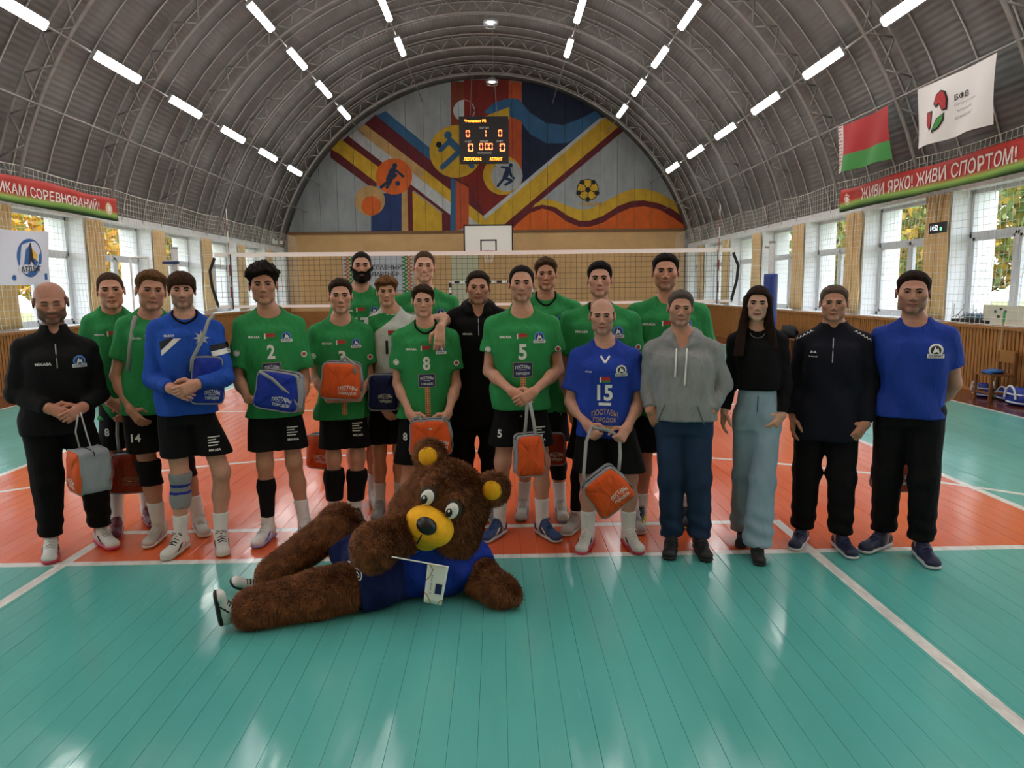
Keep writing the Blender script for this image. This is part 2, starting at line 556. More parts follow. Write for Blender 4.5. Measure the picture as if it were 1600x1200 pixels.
side_wall(-1, 'left'); side_wall(1, 'right')

# ---- ground and wall behind the camera
g = MB().box((-60, -40, -.5), (60, 70, -.1)).build('ground', nmat('autumn_lawn', '#6c7440', .9, .3, 2)); tag(g, kind='structure')
def end_wall(name, y, yb, mt, z0=0.0):
    pts = [(-XW - .8, 0), (XW + .8, 0), (XW + .8, ZC + 2.2)] + [(q[0], q[2]) for q in reversed(arc(RS + .02, 0, -TH, TH, 30))] + [(-XW - .8, ZC + 2.2)]
    n = len(pts); V = [(a, y, b) for a, b in pts] + [(a, yb, b) for a, b in pts]
    F = [tuple(range(n)), tuple(reversed(range(n, 2 * n)))] + [(i, n + i, n + (i + 1) % n, (i + 1) % n) for i in range(n)]
    o = mobj(name, pmesh(name, V, F, [mt])); tag(o, kind='structure'); return o
end_wall('wall_front', Y0, Y0 - .2, m_beige)
wall_back = end_wall('wall_back', Y1 + .02, Y1 + .3, m_conc)
# beige lower part of the far wall and its ledge
MB().box((-8.15, Y1 - .10, 0), (8.15, Y1 + .02, 4.02)).build('lower_wall', m_beige, wall_back)
MB().box((-8.15, Y1 - .16, 4.02), (8.15, Y1 + .02, 4.12)).build('wall_ledge', nmat('brown_ledge', '#7a5a3c', .8, .1), wall_back)
MB().box((-8.1, Y1 - .14, 0), (8.1, Y1 - .1, .9)).build('dado', m_slat, wall_back)

# ---- mural: painted concrete panels
YM = Y1 - .02
def mz(a, b): q = at(530 + a / 2.963, b / 2.963, YM); return (q[0], q[2])
MC = {'red': '#7b2018', 'brn': '#7a351c', 'org': '#b9502a', 'navy': '#141f3a', 'blue': '#2f5f86', 'yel': '#c9a02c', 'mar': '#611a22', 'wht': '#b9bcbd', 'tan': '#bb9560', 'or2': '#d2601e', 'ink': '#1c2f4c', 'nv2': '#1f3666', 'blk': '#14161a', 'gry': '#a8adb0'}
MM = {k: nmat('mural_' + k, v, .8, .13, 3.0, (1, 1, .6), bump=.15, bscale=25) for k, v in MC.items()}
def circ(cx, cy, r, n=28): return [(cx + r * math.cos(2 * PI * i / n), cy + r * math.sin(2 * PI * i / n)) for i in range(n)]
def caps(x0, y0, x1, y1, r, n=6):
    a = math.atan2(y1 - y0, x1 - x0)
    return [(x1 + r * math.cos(a - PI / 2 + PI * i / n), y1 + r * math.sin(a - PI / 2 + PI * i / n)) for i in range(n + 1)] + \
           [(x0 + r * math.cos(a + PI / 2 + PI * i / n), y0 + r * math.sin(a + PI / 2 + PI * i / n)) for i in range(n + 1)]
POLY = [
 ('brn', [(518, 380), (580, 380), (580, 860), (518, 820)]), ('red', [(578, 370), (787, 370), (787, 910), (670, 1010), (578, 930)]),
 ('org', [(785, 375), (847, 385), (847, 860), (785, 912)]), ('navy', [(845, 375), (1000, 400), (1235, 520), (1225, 555), (845, 862)]),
 ('mar', [(100, 590), (170, 530), (520, 812), (600, 860), (680, 1000), (660, 1015)]),
 ('blue', [(172, 536), (215, 515), (425, 690), (425, 745)]),
 ('tan', [(80, 606), (118, 575), (400, 790), (380, 830)]), ('yel', [(380, 830), (400, 790), (670, 1003), (690, 1040), (640, 1038)]),
 ('wht', [(40, 640), (82, 604), (645, 1038), (575, 1038)]),
 ('mar', [(10, 655), (42, 630), (340, 860), (520, 1000), (580, 1040), (540, 1080), (480, 985), (330, 870), (200, 800)]),
 ('yel', [(-40, 650), (15, 650), (205, 790), (170, 860), (-40, 705)]), ('mar', [(-40, 690), (0, 712), (175, 848), (172, 885), (-40, 730)]),
 ('nv2', [(148, 1080), (148, 900), (292, 890), (292, 1080)]), ('tan', [(290, 1080), (290, 880), (322, 880), (324, 1080)]),
 ('mar', [(320, 1080), (316, 870), (345, 860), (345, 1080)]), ('yel', [(343, 1080), (340, 885), (475, 988), (478, 1080)]),
 ('mar', [(478, 1080), (476, 985), (526, 1035), (526, 1080)]), ('blue', [(514, 1080), (518, 820), (542, 835), (542, 1080)]),
 ('org', [(540, 835), (600, 870), (600, 945), (600, 1040), (540, 1075)]),
 ('blue', [(668, 522), (715, 478), (780, 456), (830, 458), (880, 520), (960, 572), (1040, 580), (1120, 548), (1185, 515), (1225, 550), (1140, 622), (1050, 664), (960, 664), (880, 620), (840, 560), (790, 540), (740, 535)]),
 ('yel', [(660, 545), (788, 496), (788, 552), (720, 552)]),
 ('mar', [(752, 1045), (1290, 580), (1318, 605), (905, 950), (800, 1045)]), ('yel', [(660, 1040), (672, 1012), (1225, 545), (1292, 588), (758, 1045)]),
 ('wht', [(668, 1000), (1205, 548), (1228, 548), (672, 1020)]),
 ('yel', [(890, 975), (905, 945), (950, 922), (1000, 930), (1050, 952), (1110, 970), (1160, 968), (1220, 940), (1290, 900), (1350, 878), (1410, 874), (1470, 888), (1530, 920), (1640, 1000), (1640, 1040), (1500, 950), (1400, 935), (1300, 965), (1200, 1020), (1130, 1030), (1050, 1000), (960, 955)]),
 ('mar', [(780, 1082), (800, 1035), (880, 965), (940, 948), (1000, 960), (1060, 1000), (1110, 1022), (1160, 1022), (1220, 1000), (1290, 955), (1350, 932), (1410, 928), (1480, 942), (1540, 968), (1640, 1040), (1640, 1082)]),
 ('or2', [(785, 1082), (820, 1040), (880, 988), (940, 966), (990, 980), (1050, 1025), (1110, 1050), (1160, 1050), (1220, 1032), (1290, 988), (1350, 962), (1410, 955), (1480, 970), (1540, 1005), (1640, 1075), (1640, 1082)]),
 ('wht', circ(578, 513, 50)), ('red', [(578, 463), (610, 474), (628, 513), (610, 552), (578, 563)]),
 ('tan', circ(143, 930, 70)), ('or2', circ(150, 953, 45)), ('or2', circ(255, 818, 84)),
 ('yel', circ(540, 702, 122)), ('yel', circ(757, 812, 91)), ('gry', circ(776, 815, 73)),
 ('blue', circ(504, 627, 18)), ('blk', circ(462, 671, 14)), ('blue', caps(470, 695, 515, 650, 11)), ('blue', caps(515, 655, 560, 700, 16)), ('blue', caps(560, 700, 478, 775, 12)), ('blue', caps(560, 700, 615, 770, 12)),
 ('ink', circ(258, 768, 12)), ('ink', caps(250, 790, 232, 830, 15)), ('ink', caps(262, 788, 297, 818, 6)), ('ink', caps(232, 835, 262, 812, 8)), ('ink', caps(228, 840, 195, 868, 7)), ('ink', caps(240, 838, 222, 868, 7)), ('ink', circ(272, 850, 12)),
 ('ink', circ(794, 767, 10)), ('ink', caps(782, 785, 768, 822, 12)), ('ink', caps(788, 786, 795, 812, 6)), ('ink', caps(795, 812, 808, 826, 5)), ('ink', caps(778, 778, 752, 775, 5)), ('ink', caps(768, 825, 800, 838, 7)), ('ink', caps(800, 838, 770, 856, 6)), ('ink', caps(764, 825, 735, 862, 6)),
 ('blk', circ(1150, 880, 51)), ('yel', circ(1150, 880, 47)), ('blk', circ(1150, 880, 14, 5)),
] + [('blk', circ(1150 + 44 * math.cos(q), 880 + 44 * math.sin(q), 13, 5)) for q in [math.radians(18 + 72 * i) for i in range(5)]] + \
 [('blk', caps(1150 + 12 * math.cos(q), 880 + 12 * math.sin(q), 1150 + 40 * math.cos(q), 880 + 40 * math.sin(q), 2, 2)) for q in [math.radians(18 + 72 * i) for i in range(5)]] + \
 [('tan', [(1112, 940), (1212, 940), (1212, 950), (1112, 950)])]
keys = list(MM)
bmB = bmesh.new()
for li, (ck, pts) in enumerate(POLY):
    vs = [bmB.verts.new((mz(*q)[0], YM - .034 - .0004 * li, mz(*q)[1])) for q in pts]
    for tri in tessellate_polygon([[Vector((v.co.x, v.co.z, 0)) for v in vs]]):
        try: bmB.faces.new([vs[q] for q in tri]).material_index = keys.index(ck)
        except ValueError: pass
NP = 23; pw = 16.4 / NP
for i in range(NP):
    xa, xb = -8.2 + pw * i + .006, -8.2 + pw * (i + 1) - .006
    zt = lambda xx: ZC + math.sqrt(max(RS * RS - xx * xx, .01))
    b2 = bmB.copy()
    for co, no in (((xa, 0, 0), (-1, 0, 0)), ((xb, 0, 0), (1, 0, 0)), ((0, 0, 4.12), (0, 0, -1))):
        bmesh.ops.bisect_plane(b2, geom=b2.verts[:] + b2.edges[:] + b2.faces[:], plane_co=co, plane_no=no, clear_outer=True)
    # slab of the panel itself
    xs = [xa + (xb - xa) * k / 3 for k in range(4)]
    fr = [b2.verts.new((xa, YM - .03, 4.12)), b2.verts.new((xb, YM - .03, 4.12))] + [b2.verts.new((q, YM - .03, zt(q))) for q in reversed(xs)]
    bk = [b2.verts.new((v.co.x, YM + .03, v.co.z)) for v in fr]
    b2.faces.new(fr).material_index = len(keys)
    for k in range(len(fr)):
        b2.faces.new((fr[k], bk[k], bk[(k + 1) % len(fr)], fr[(k + 1) % len(fr)])).material_index = len(keys)
    me = bpy.data.meshes.new('wall_panel'); b2.to_mesh(me); b2.free()
    for k in keys: me.materials.append(MM[k])
    me.materials.append(m_conc)
    mobj('wall_panel', me, wall_back)
bmB.free()
# ================================================================= LAMPS AND FITTINGS
ORD = ['first', 'second', 'third', 'fourth', 'fifth', 'sixth', 'seventh', 'eighth', 'ninth', 'tenth', 'eleventh', 'twelfth']


def atx(px, py, X):
    d = FW + ((px - 800) / FPX) * RT - ((py - 600) / FPX) * UP
    return CAM + d * ((X - CAM[0]) / d[0])


m_tube = mat('lit_lamp_diffuser', (1.0, .98, .95, 1), .5, emit=LAMP_STRENGTH)
m_house = mat('lamp_housing_grey', '#9b9d9e', .4, .3)
hb = MB().box((-.085, -.77, .02), (.085, .77, .07)); hb = pmesh('lamp_housing', hb.v, hb.f, [m_house])
db = MB(); pr = [(-.08, .02), (-.08, -.01), (-.055, -.035), (.055, -.035), (.08, -.01), (.08, .02)]
db.add([(a, -.75, b) for a, b in pr] + [(a, .75, b) for a, b in pr], [(i, 6 + i, 6 + (i + 1) % 6, (i + 1) % 6) for i in range(6)] + [tuple(range(6)), tuple(reversed(range(6, 12)))])
db = pmesh('lamp_diffuser', db.v, db.f, [m_tube])
bb_ = MB().box((-.012, -.02, .07), (.012, .02, .11)); bb_ = pmesh('lamp_bracket', bb_.v, bb_.f, [m_steel])
ROWS = [(-56.4, 'low row over the left windows'), (-37.3, 'middle left row'), (-18.0, 'row just left of the crown'),
        (19.6, 'row just right of the crown'), (37.3, 'middle right row'), (56.4, 'low row over the right windows')]
for ri, (th, rn) in enumerate(ROWS):
    q = math.radians(th); k = 0
    ys = [6.85 + 2.97 * i for i in range(-4, 6)]
    if abs(th) < 25: ys = ys[:-1]
    vis = {56.4: 4, 37.3: 6, 18.0: 7, 19.6: 7}[abs(th)]
    for i, yv in enumerate(ys):
        R = RL - .09
        if i >= vis: k += 1; lab = 'strip lamp, %s, %s from the camera' % (rn, ORD[k - 1])
        else: lab = 'strip lamp, %s, %s one behind the camera' % (rn, ORD[vis - i - 1])
        o = empty('ceiling_lamp', (R * math.sin(q), yv, ZC + R * math.cos(q)), lab, 'lamp', 'strip lamps in rows under the vault')
        o.rotation_euler = (0, q, 0)
        for nm, me in (('housing', hb), ('diffuser', db)): mobj(nm, me, o)
        for dy in (-.6, .6): mobj('bracket', bb_, o, (0, dy, 0))
for yv, lab in ((17.3, 'round caged pendant lamp at the vault crown, nearer one'), (23.25, 'round caged pendant lamp at the vault crown above the scoreboard')):
    o = empty('pendant_lamp', (.3, yv, 9.32), lab, 'lamp', 'round pendant lamps at the vault crown')
    MB().lathe([(.0, .1), (.1, .1), (.2, .02), (.22, -.06), (.2, -.06), (.17, .0), (.0, .02)], 18).build('reflector', m_house, o, True)
    MB().sphere((0, 0, -.03), (.12, .12, .05), 14, 8).build('bulb', mat('lit_pendant_bulb', (1, .97, .93, 1), .5, emit=6.0), o, True)
    c = MB()
    for i in range(6):
        a = PI * i / 3
        c.tube([(.23 * math.cos(a), .23 * math.sin(a), .03), (.2 * math.cos(a), .2 * math.sin(a), -.13)], .005, 4)
    c.tube([(.2 * math.cos(PI * i / 8), .2 * math.sin(PI * i / 8), -.13) for i in range(16)], .005, 4, closed=True)
    c.build('cage', m_steel, o); MB().tube([(0, 0, .1), (0, 0, .24)], .015, 6).build('stem', m_steel, o)

# ---- safety nets in front of the windows
def side_net(sx, side, X, z0, z1, ya, yb):
    mb = MB(); ny = int((yb - ya) / .115); nz = int((z1 - z0) / .115)
    def pt(i, j):
        y = ya + (yb - ya) * i / ny; z = z0 + (z1 - z0) * j / nz
        sag = .05 * abs(math.sin((y - PIERS[0]) / BAY * PI)) * (j / nz)
        return (sx * (X - .05 * (1 - j / nz) + .018 * math.sin(y * 2.1 + z)), y + .03 * math.sin(z * 3 + y * 1.7), z - sag)
    for i in range(ny + 1):
        mb.tube([pt(i, j) for j in range(0, nz + 1, 3)] + ([pt(i, nz)] if nz % 3 else []), .0034, 3, caps=False)
    for j in range(nz + 1):
        mb.tube([pt(i, j) for i in range(0, ny + 1, 3)], .0034 if j < nz else .008, 3, caps=False)
    o = mb.build('safety_net', m_net); tag(o, 'white cord safety net hung in front of the %s windows' % side, 'net', 'safety nets along the window walls')
side_net(1, 'right hand', 7.72, 1.12, 3.92, 4.2, 25.5)
side_net(-1, 'left hand', 7.72, 1.12, 3.92, 5.2, 25.5)

# ---- long red banners
def ban_mat(name):
    m = mat(name, '#b5352c', .6); t = NT(m); p = t.n['Principled BSDF']; x, y, z, P = t.pos()
    ob = NT(m).obj(); sp = t.n.new('ShaderNodeSeparateXYZ'); t.l.new(ob, sp.inputs[0])
    v = t.add(sp.outputs[2], t.mul(t.m('SINE', t.mul(y, 1.1)), .03))
    c = t.mix(t.ramp(v, -.12, -.04), srgb('#8fbf5a'), srgb('#b3332b'))
    c = t.mix(t.ramp(v, -.21, -.11), srgb('#173d14'), c)
    t.l.new(c, p.inputs['Base Color']); return m
m_bw = mat('banner_white_print', '#e9e4dc', .6); m_gold = mat('banner_gold_print', '#c9b184', .6)
def banner(sx, ya, yb, zc, h, text, ta, tb, label, X=7.66, emb=None):
    nx, nz = 60, 6; V = []; F = []
    f = lambda y, z: sx * (X + .012 * math.sin(y * 3.1) + .01 * math.sin(y * 7.3 + z * 9))
    for j in range(nz + 1):
        for i in range(nx + 1):
            y = ya + (yb - ya) * i / nx; z = -h / 2 + h * j / nz
            V.append((f(y, z), y - (ya + yb) / 2, z + .018 * math.sin(y * 2.3) * (j / nz)))
    F = [(j * (nx + 1) + i, j * (nx + 1) + i + 1, (j + 1) * (nx + 1) + i + 1, (j + 1) * (nx + 1) + i) for j in range(nz) for i in range(nx)]
    o = empty('long_banner', (0, (ya + yb) / 2, zc), label, 'banner', 'red sports banners over the windows')
    c = mobj('banner_sheet', pmesh('banner_sheet', V, F, [ban_mat('red_green_banner')], True), o)
    s_ = c.modifiers.new('thickness', 'SOLIDIFY'); s_.thickness = .004
    T, TF = fit_text(text, abs(tb - ta), h * .50, .012); T, TF = refine2d(T, TF, .06)
    yc = (ta + tb) / 2; dirn = -sx
    P3 = [(f(yc + dirn * u, v) - sx * .014, yc + dirn * u - (ya + yb) / 2, v + .035) for u, v in T]
    mobj('lettering', pmesh('lettering', P3, TF, [m_bw]), o)
    if emb is not None:
        for r, r0, mt, e in ((.13, 0, m_gold, .004), (.10, .085, m_bw, .006), (.06, 0, m_bw, .008)):
            D, DF = disc2d(r, 20, r0)
            mobj('emblem', pmesh('emblem', [(f(emb + dirn * u, v) - sx * e, emb + dirn * u - (ya + yb) / 2, v) for u, v in D], DF, [mt]), o)
    return o
pa = atx(1312, 315, 7.66); pt0 = atx(1347, 310, 7.66)[1]; pt1 = atx(1592, 245, 7.66)[1]
banner(1, pt1 - 1.6, pa[1], pa[2], .46, 'ЖИВИ ЯРКО! ЖИВИ СПОРТОМ!', pt0, pt1, 'long red and green banner with white lettering above the right windows', emb=atx(1323, 315, 7.66)[1])
pa = atx(183, 329, -7.66); e1 = atx(156, 325, -7.66)[1]; s1 = atx(45, 300, -7.66)[1]
wch = (e1 - s1) / 13.0
banner(-1, e1 - wch * 24.6, pa[1], pa[2], .46, 'УЧАСТНИКАМ СОРЕВНОВАНИЙ!', e1 - wch * 24, e1, 'long red and green banner with white lettering above the left windows', emb=atx(170, 329, -7.66)[1])

# ---- hanging flags on the right
def cloth_flag(name, corners, sx, label, cols, wav=.04):
    """corners: far top, near top, near bottom, far bottom (world)"""
    A, B, C, D = [np.array(q) for q in corners]
    nx, nz = 30, 20; V = []; F = []; o0 = (A + B + C + D) / 4
    for j in range(nz + 1):
        for i in range(nx + 1):
            u, v = i / nx, j / nz
            p_ = (A * (1 - u) + B * u) * (1 - v) + (D * (1 - u) + C * u) * v
            p_ = p_ + np.array([wav * math.sin(u * 11 + 2.5 * v) * (.25 + v), 0, -.03 * math.sin(u * PI) * (1 - v)])
            V.append(p_ - o0)
    F = [(j * (nx + 1) + i, j * (nx + 1) + i + 1, (j + 1) * (nx + 1) + i + 1, (j + 1) * (nx + 1) + i) for j in range(nz) for i in range(nx)]
    mi = [cols(( i + .5) / nx, (j + .5) / nz) for j in range(nz) for i in range(nx)]
    def pos(u, v):
        p_ = (A * (1 - u) + B * u) * (1 - v) + (D * (1 - u) + C * u) * v
        return p_ + np.array([wav * math.sin(u * 11 + 2.5 * v) * (.25 + v) - .008, 0, -.03 * math.sin(u * PI) * (1 - v)]) - o0
    o = empty(name, tuple(o0), label, 'flag')
    return o, V, F, mi, pos
m_fr = mat('flag_red', '#a32326', .7); m_fg = mat('flag_green', '#3d8a42', .7); m_fw = mat('flag_white', '#d8d8d6', .75)
XF = 7.3
cs = [atx(1060 + a / 2.963, b / 2.963, XF) for a, b in ((740, 588), (972, 488), (980, 735), (735, 805))]
o, V, F, mi, pos = cloth_flag('hanging_flag', cs, 1, 'red and green flag with ornament strip hung below the right lamps', lambda u, v: 2 if u < .1 else (0 if v < .66 else 1))
mobj('flag_cloth', pmesh('flag_cloth', V, F, [m_fr, m_fg, m_fw], True, mi), o)
mb = MB()
for k in range(14):
    for s_ in (.022, .05, .078):
        v = (k + .5) / 14; e = .012
        r_ = .35 if (k + int(s_ * 100)) % 2 else .2
        mb.add([pos(s_ - e, v), pos(s_, v - r_ / 14), pos(s_ + e, v), pos(s_, v + r_ / 14)], [(0, 1, 2, 3)])
tag(mb.build('ornament', m_fr, o), kind='stuff')
cs = [atx(1060 + a / 2.963, b / 2.963, XF) for a, b in ((1108, 410), (1478, 243), (1447, 575), (1103, 690))]
o, V, F, mi, pos = cloth_flag('hanging_flag', cs, 1, 'white flag with red and green curl emblem and dark lettering', lambda u, v: 0, .035)
mobj('flag_cloth', pmesh('flag_cloth', V, F, [m_fw], True, mi), o)
def onflag(pts, mt, nm, e=0.0):
    Pq = [pos(u, v) - np.array([e, 0, 0]) for u, v in pts]
    mobj(nm, pmesh(nm, Pq, [tuple(range(len(Pq)))], [mt]), o)
onflag([(.25, .36), (.28, .22), (.35, .17), (.42, .22), (.45, .36), (.44, .52), (.38, .52), (.34, .40), (.30, .44)], m_black, 'emblem')
onflag([(.265, .36), (.29, .24), (.35, .19), (.405, .24), (.43, .36), (.425, .49), (.385, .50), (.34, .37), (.30, .40)], m_fr, 'emblem', .004)
onflag([(.15, .46), (.24, .46), (.245, .72), (.22, .78), (.16, .66)], m_black, 'emblem')
onflag([(.16, .48), (.23, .48), (.235, .70), (.215, .75), (.17, .65)], m_fr, 'emblem', .004)
onflag([(.25, .80), (.31, .62), (.41, .55), (.40, .68), (.34, .79), (.26, .83)], m_black, 'emblem')
onflag([(.265, .785), (.32, .635), (.40, .57), (.385, .67), (.335, .77)], m_fg, 'emblem', .004)
for s_, (u, v), (w_, h_), mt in (('БФВ', (.605, .38), (.17, .10), m_black), ('Белорусская', (.66, .50), (.28, .05), m_steel), ('федерация', (.64, .60), (.24, .05), m_steel), ('волейбола', (.64, .70), (.24, .05), m_steel)):
    T, TF = fit_text(s_, w_, h_, .006 if mt is m_black else 0)
    mobj('lettering', pmesh('lettering', [pos(u + a, v - b) for a, b in T], TF, [mt]), o)

# ---- white club banner on the left net
A = atx(-40, 353, -7.58); B = atx(75, 362, -7.58); C = atx(80, 443, -7.58); D = atx(-40, 445, -7.58)
o = empty('club_banner', tuple((A + B + C + D) / 4), 'white club banner with round blue emblem hung on the left net', 'banner')
o0 = (A + B + C + D) / 4; nx, nz = 20, 12; V = []
def cpos(u, v, e=0.0):
    p_ = (A * (1 - u) + B * u) * (1 - v) + (D * (1 - u) + C * u) * v
    return p_ + np.array([.02 * math.sin(u * 9 + v * 3) + e, 0, -.02 * math.sin(u * PI)]) - o0
V = [cpos(i / nx, j / nz) for j in range(nz + 1) for i in range(nx + 1)]
F = [(j * (nx + 1) + i, j * (nx + 1) + i + 1, (j + 1) * (nx + 1) + i + 1, (j + 1) * (nx + 1) + i) for j in range(nz) for i in range(nx)]
mobj('banner_sheet', pmesh('banner_sheet', V, F, [mat('banner_white_cloth', '#d4dae6', .8)], True), o)
m_eb = mat('emblem_blue', '#2c5f9e', .6); m_ey = mat('emblem_yellow', '#e0b030', .6); m_dk = mat('emblem_dark', '#1b1f2a', .6)
def emb(pts, mt, e):
    mobj('emblem', pmesh('emblem', [cpos(u, v, e) for u, v in pts], [tuple(range(len(pts)))], [mt]), o)
asp = np.linalg.norm(A - D) / np.linalg.norm(A - B)
el = lambda cx, cy, r, n=24: [(cx + r * asp * math.cos(2 * PI * i / n), cy + r * math.sin(2 * PI * i / n)) for i in range(n)]
cx_ = .70
emb(el(cx_, .50, .36), m_eb, .004); emb(el(cx_, .50, .25), mat('banner_white_cloth', '', 1), .007)
emb([(cx_ - .10, .62), (cx_ - .06, .34), (cx_, .24), (cx_ - .01, .62)], m_eb, .009)
emb([(cx_ + .01, .30), (cx_ + .09, .44), (cx_ + .10, .56), (cx_ + .03, .50)], m_ey, .009)
emb([(cx_ + .04, .50), (cx_ + .11, .58), (cx_ + .07, .66), (cx_ + .0, .56)], m_eb, .0095)
emb([(cx_ - .045, .66), (cx_ - .01, .22), (cx_ + .01, .22), (cx_ + .03, .50), (cx_ + .05, .66), (cx_ + .0, .54)], m_dk, .011)
emb([(cx_ - .17, .64), (cx_ + .17, .62), (cx_ + .18, .76), (cx_ - .16, .79)], mat('banner_white_cloth', '', 1), .010)
T, TF = fit_text('АТЛАНТ', .30, .105, .02)
mobj('lettering', pmesh('lettering', [cpos(cx_ + .005 + a, .705 - b, .013) for a, b in T], TF, [m_dk]), o)
emb(el(.47, .86, .05), m_eb, .006); emb([(.92, .80), (.96, .80), (.96, .92), (.92, .92)], m_eb, .006)

# ---- scoreboard
c0, c1 = at(718, 183, 23.1), at(794, 254, 23.1)
o = empty('scoreboard', ((c0[0] + c1[0]) / 2, 23.1, (c0[2] + c1[2]) / 2), 'black electronic scoreboard with red lit digits hanging before the mural', 'scoreboard')
W, H = c1[0] - c0[0], c0[2] - c1[2]
MB().box((-W / 2, 0, -H / 2), (W / 2, .14, H / 2)).build('case', mat('scoreboard_black', '#0a0405', .45), o)
fr = MB()
for a, b in (((-W / 2 - .02, -.012, -H / 2 - .02), (W / 2 + .02, .15, -H / 2)), ((-W / 2 - .02, -.012, H / 2), (W / 2 + .02, .15, H / 2 + .02)), ((-W / 2 - .02, -.012, -H / 2), (-W / 2, .15, H / 2)), ((W / 2, -.012, -H / 2), (W / 2 + .02, .15, H / 2))): fr.box(a, b)
fr.build('bezel', m_dark, o)
m_led = mat('red_led_digit', (1.0, .10, .03, 1), .5, emit=5.0); m_ledo = mat('orange_led_text', (1.0, .22, .02, 1), .5, emit=4.0); m_sw = mat('scoreboard_white_print', '#d6d2cf', .5)
def stext(s_, zx, zy, w_, h_, mt, bold=.015, nm='lettering'):
    q = at(680 + zx / 10, 170 + zy / 10, 23.09)
    T, TF = fit_text(s_, w_, h_, bold)
    mobj(nm, pmesh(nm, [(q[0] + a - o.location.x, -.006, q[2] + b - o.location.z) for a, b in T], TF, [mt]), o)
k = c1[0] - c0[0]; u = k / 76.0
SEG = {'0': 'abcdef', '1': 'bc'}
def seg7(ch, zx, zy, w_, h_):
    q = at(680 + zx / 10, 170 + zy / 10, 23.09); X_, Z_ = q[0] - o.location.x, q[2] - o.location.z
    tk = w_ * .2; mb = MB()
    R_ = {'a': (-w_ / 2 + tk * .6, w_ / 2 - tk * .6, h_ / 2 - tk, h_ / 2), 'd': (-w_ / 2 + tk * .6, w_ / 2 - tk * .6, -h_ / 2, -h_ / 2 + tk), 'b': (w_ / 2 - tk, w_ / 2, .02, h_ / 2 - .01), 'c': (w_ / 2 - tk, w_ / 2, -h_ / 2 + .01, -.02), 'f': (-w_ / 2, -w_ / 2 + tk, .02, h_ / 2 - .01), 'e': (-w_ / 2, -w_ / 2 + tk, -h_ / 2 + .01, -.02)}
    for s_ in SEG[ch]:
        a, b, c, d = R_[s_]; mb.box((X_ + a, -.008, Z_ + c), (X_ + b, 0, Z_ + d))
    mb.build('digit', m_led, o)
for ch, zx, zy, w_, h_ in (('0', 510, 387, 6, 10), ('1', 768, 385, 6, 10), ('0', 1015, 380, 6, 10), ('0', 553, 605, 8, 12), ('0', 718, 590, 6, 10), ('0', 805, 588, 6, 10), ('0', 868, 588, 6, 10), ('0', 1050, 603, 8, 12)):
    seg7(ch, zx, zy, w_ * u, h_ * u)
stext('Чемпионат РБ', 625, 187, 34 * u, 4.4 * u, m_ledo); stext('ПАРТИЯ', 762, 298, 15 * u, 3.6 * u, m_sw); stext('СЧЕТ', 515, 512, 10 * u, 3 * u, m_sw)
stext('ВРЕМЯ', 765, 508, 13 * u, 3 * u, m_sw); stext('СЧЕТ', 1010, 507, 10 * u, 3 * u, m_sw); stext('ТАЙМ АУТЫ', 770, 688, 22 * u, 3.2 * u, m_sw)
stext('ЛЕГИОН-2', 585, 785, 28 * u, 5 * u, m_ledo); stext('АТЛАНТ', 950, 782, 20 * u, 5 * u, m_ledo)
for dx in (-.5, .5): MB().tube([(dx, .07, H / 2), (dx * .8, .07, ZC + RL * math.cos(.07) - o.location.z)], .008, 5).build('hanging_wire', m_steel, o)

# ---- far backboard, goal, wall pieces
q0, q1 = at(724, 351, 22.3), at(802, 396, 22.3)
o = empty('basketball_hoop', ((q0[0] + q1[0]) / 2, 22.3, 0), 'white basketball backboard with black borders on the far wall', 'backboard')
W, zt, zb = (q1[0] - q0[0]) / 2, q0[2], q1[2] - .02
MB().box((-W, 0, zb), (W, .04, zt)).build('board', m_whitep, o)
def rect_border(mb, xa, xb, za, zb_, t_, y): mb.box((xa, y, za), (xb, y + .012, za + t_)).box((xa, y, zb_ - t_), (xb, y + .012, zb_)).box((xa, y, za), (xa + t_, y + .012, zb_)).box((xb - t_, y, za), (xb, y + .012, zb_)); return mb
rect_border(MB(), -W, W, zb, zt, .05, -.01).build('border', m_black, o)
rect_border(MB(), -.3, .3, zb + .08, zb + .53, .05, -.01).build('target_square', m_black, o)
mb = MB().tube([(.225 * math.cos(PI * i / 10), -.3 + .225 * math.sin(PI * i / 10), zb + .1) for i in range(20)], .012, 6, closed=True).box((-.05, -.08, zb + .08), (.05, 0, zb + .12)); mb.build('rim', mat('hoop_red', '#a33424', .5), o)
mb = MB()
for i in range(12):
    for s_ in (1, -1):
        a = 2 * PI * i / 12; mb.tube([(.22 * math.cos(a), -.3 + .22 * math.sin(a), zb + .1), (.13 * math.cos(a + s_ * .6), -.3 + .13 * math.sin(a + s_ * .6), zb - .3)], .005, 3)
mb.build('hoop_net', m_whitep, o)
mb = MB()
for dx in (-.6, .6): mb.tube([(dx, .04, zt - .25), (dx, Y1 - .12 - 22.3, zt - .1)], .03, 6).tube([(dx, .04, zb + .2), (dx, Y1 - .12 - 22.3, zb + .6)], .03, 6)
mb.build('wall_bracket', m_steel, o)
o = empty('handball_goal', (.17, 22.8, 0), 'striped handball goal standing before the far wall', 'goal')
m_gw, m_gb = m_whitep, m_black
def striped(a, b, nm):
    a, b = np.array(a), np.array(b); n = int(round(np.linalg.norm(b - a) / .2)); mb = MB()
    d = (b - a) / n
    for i in range(n):
        mb.cur = i % 2; p0 = a + d * i; p1 = a + d * (i + 1)
        lo = np.minimum(p0, p1) - .04 * (np.abs(d) < 1e-6); hi = np.maximum(p0, p1) + .04 * (np.abs(d) < 1e-6); mb.box(lo, hi)
    mb.build(nm, [m_gw, m_gb], o)
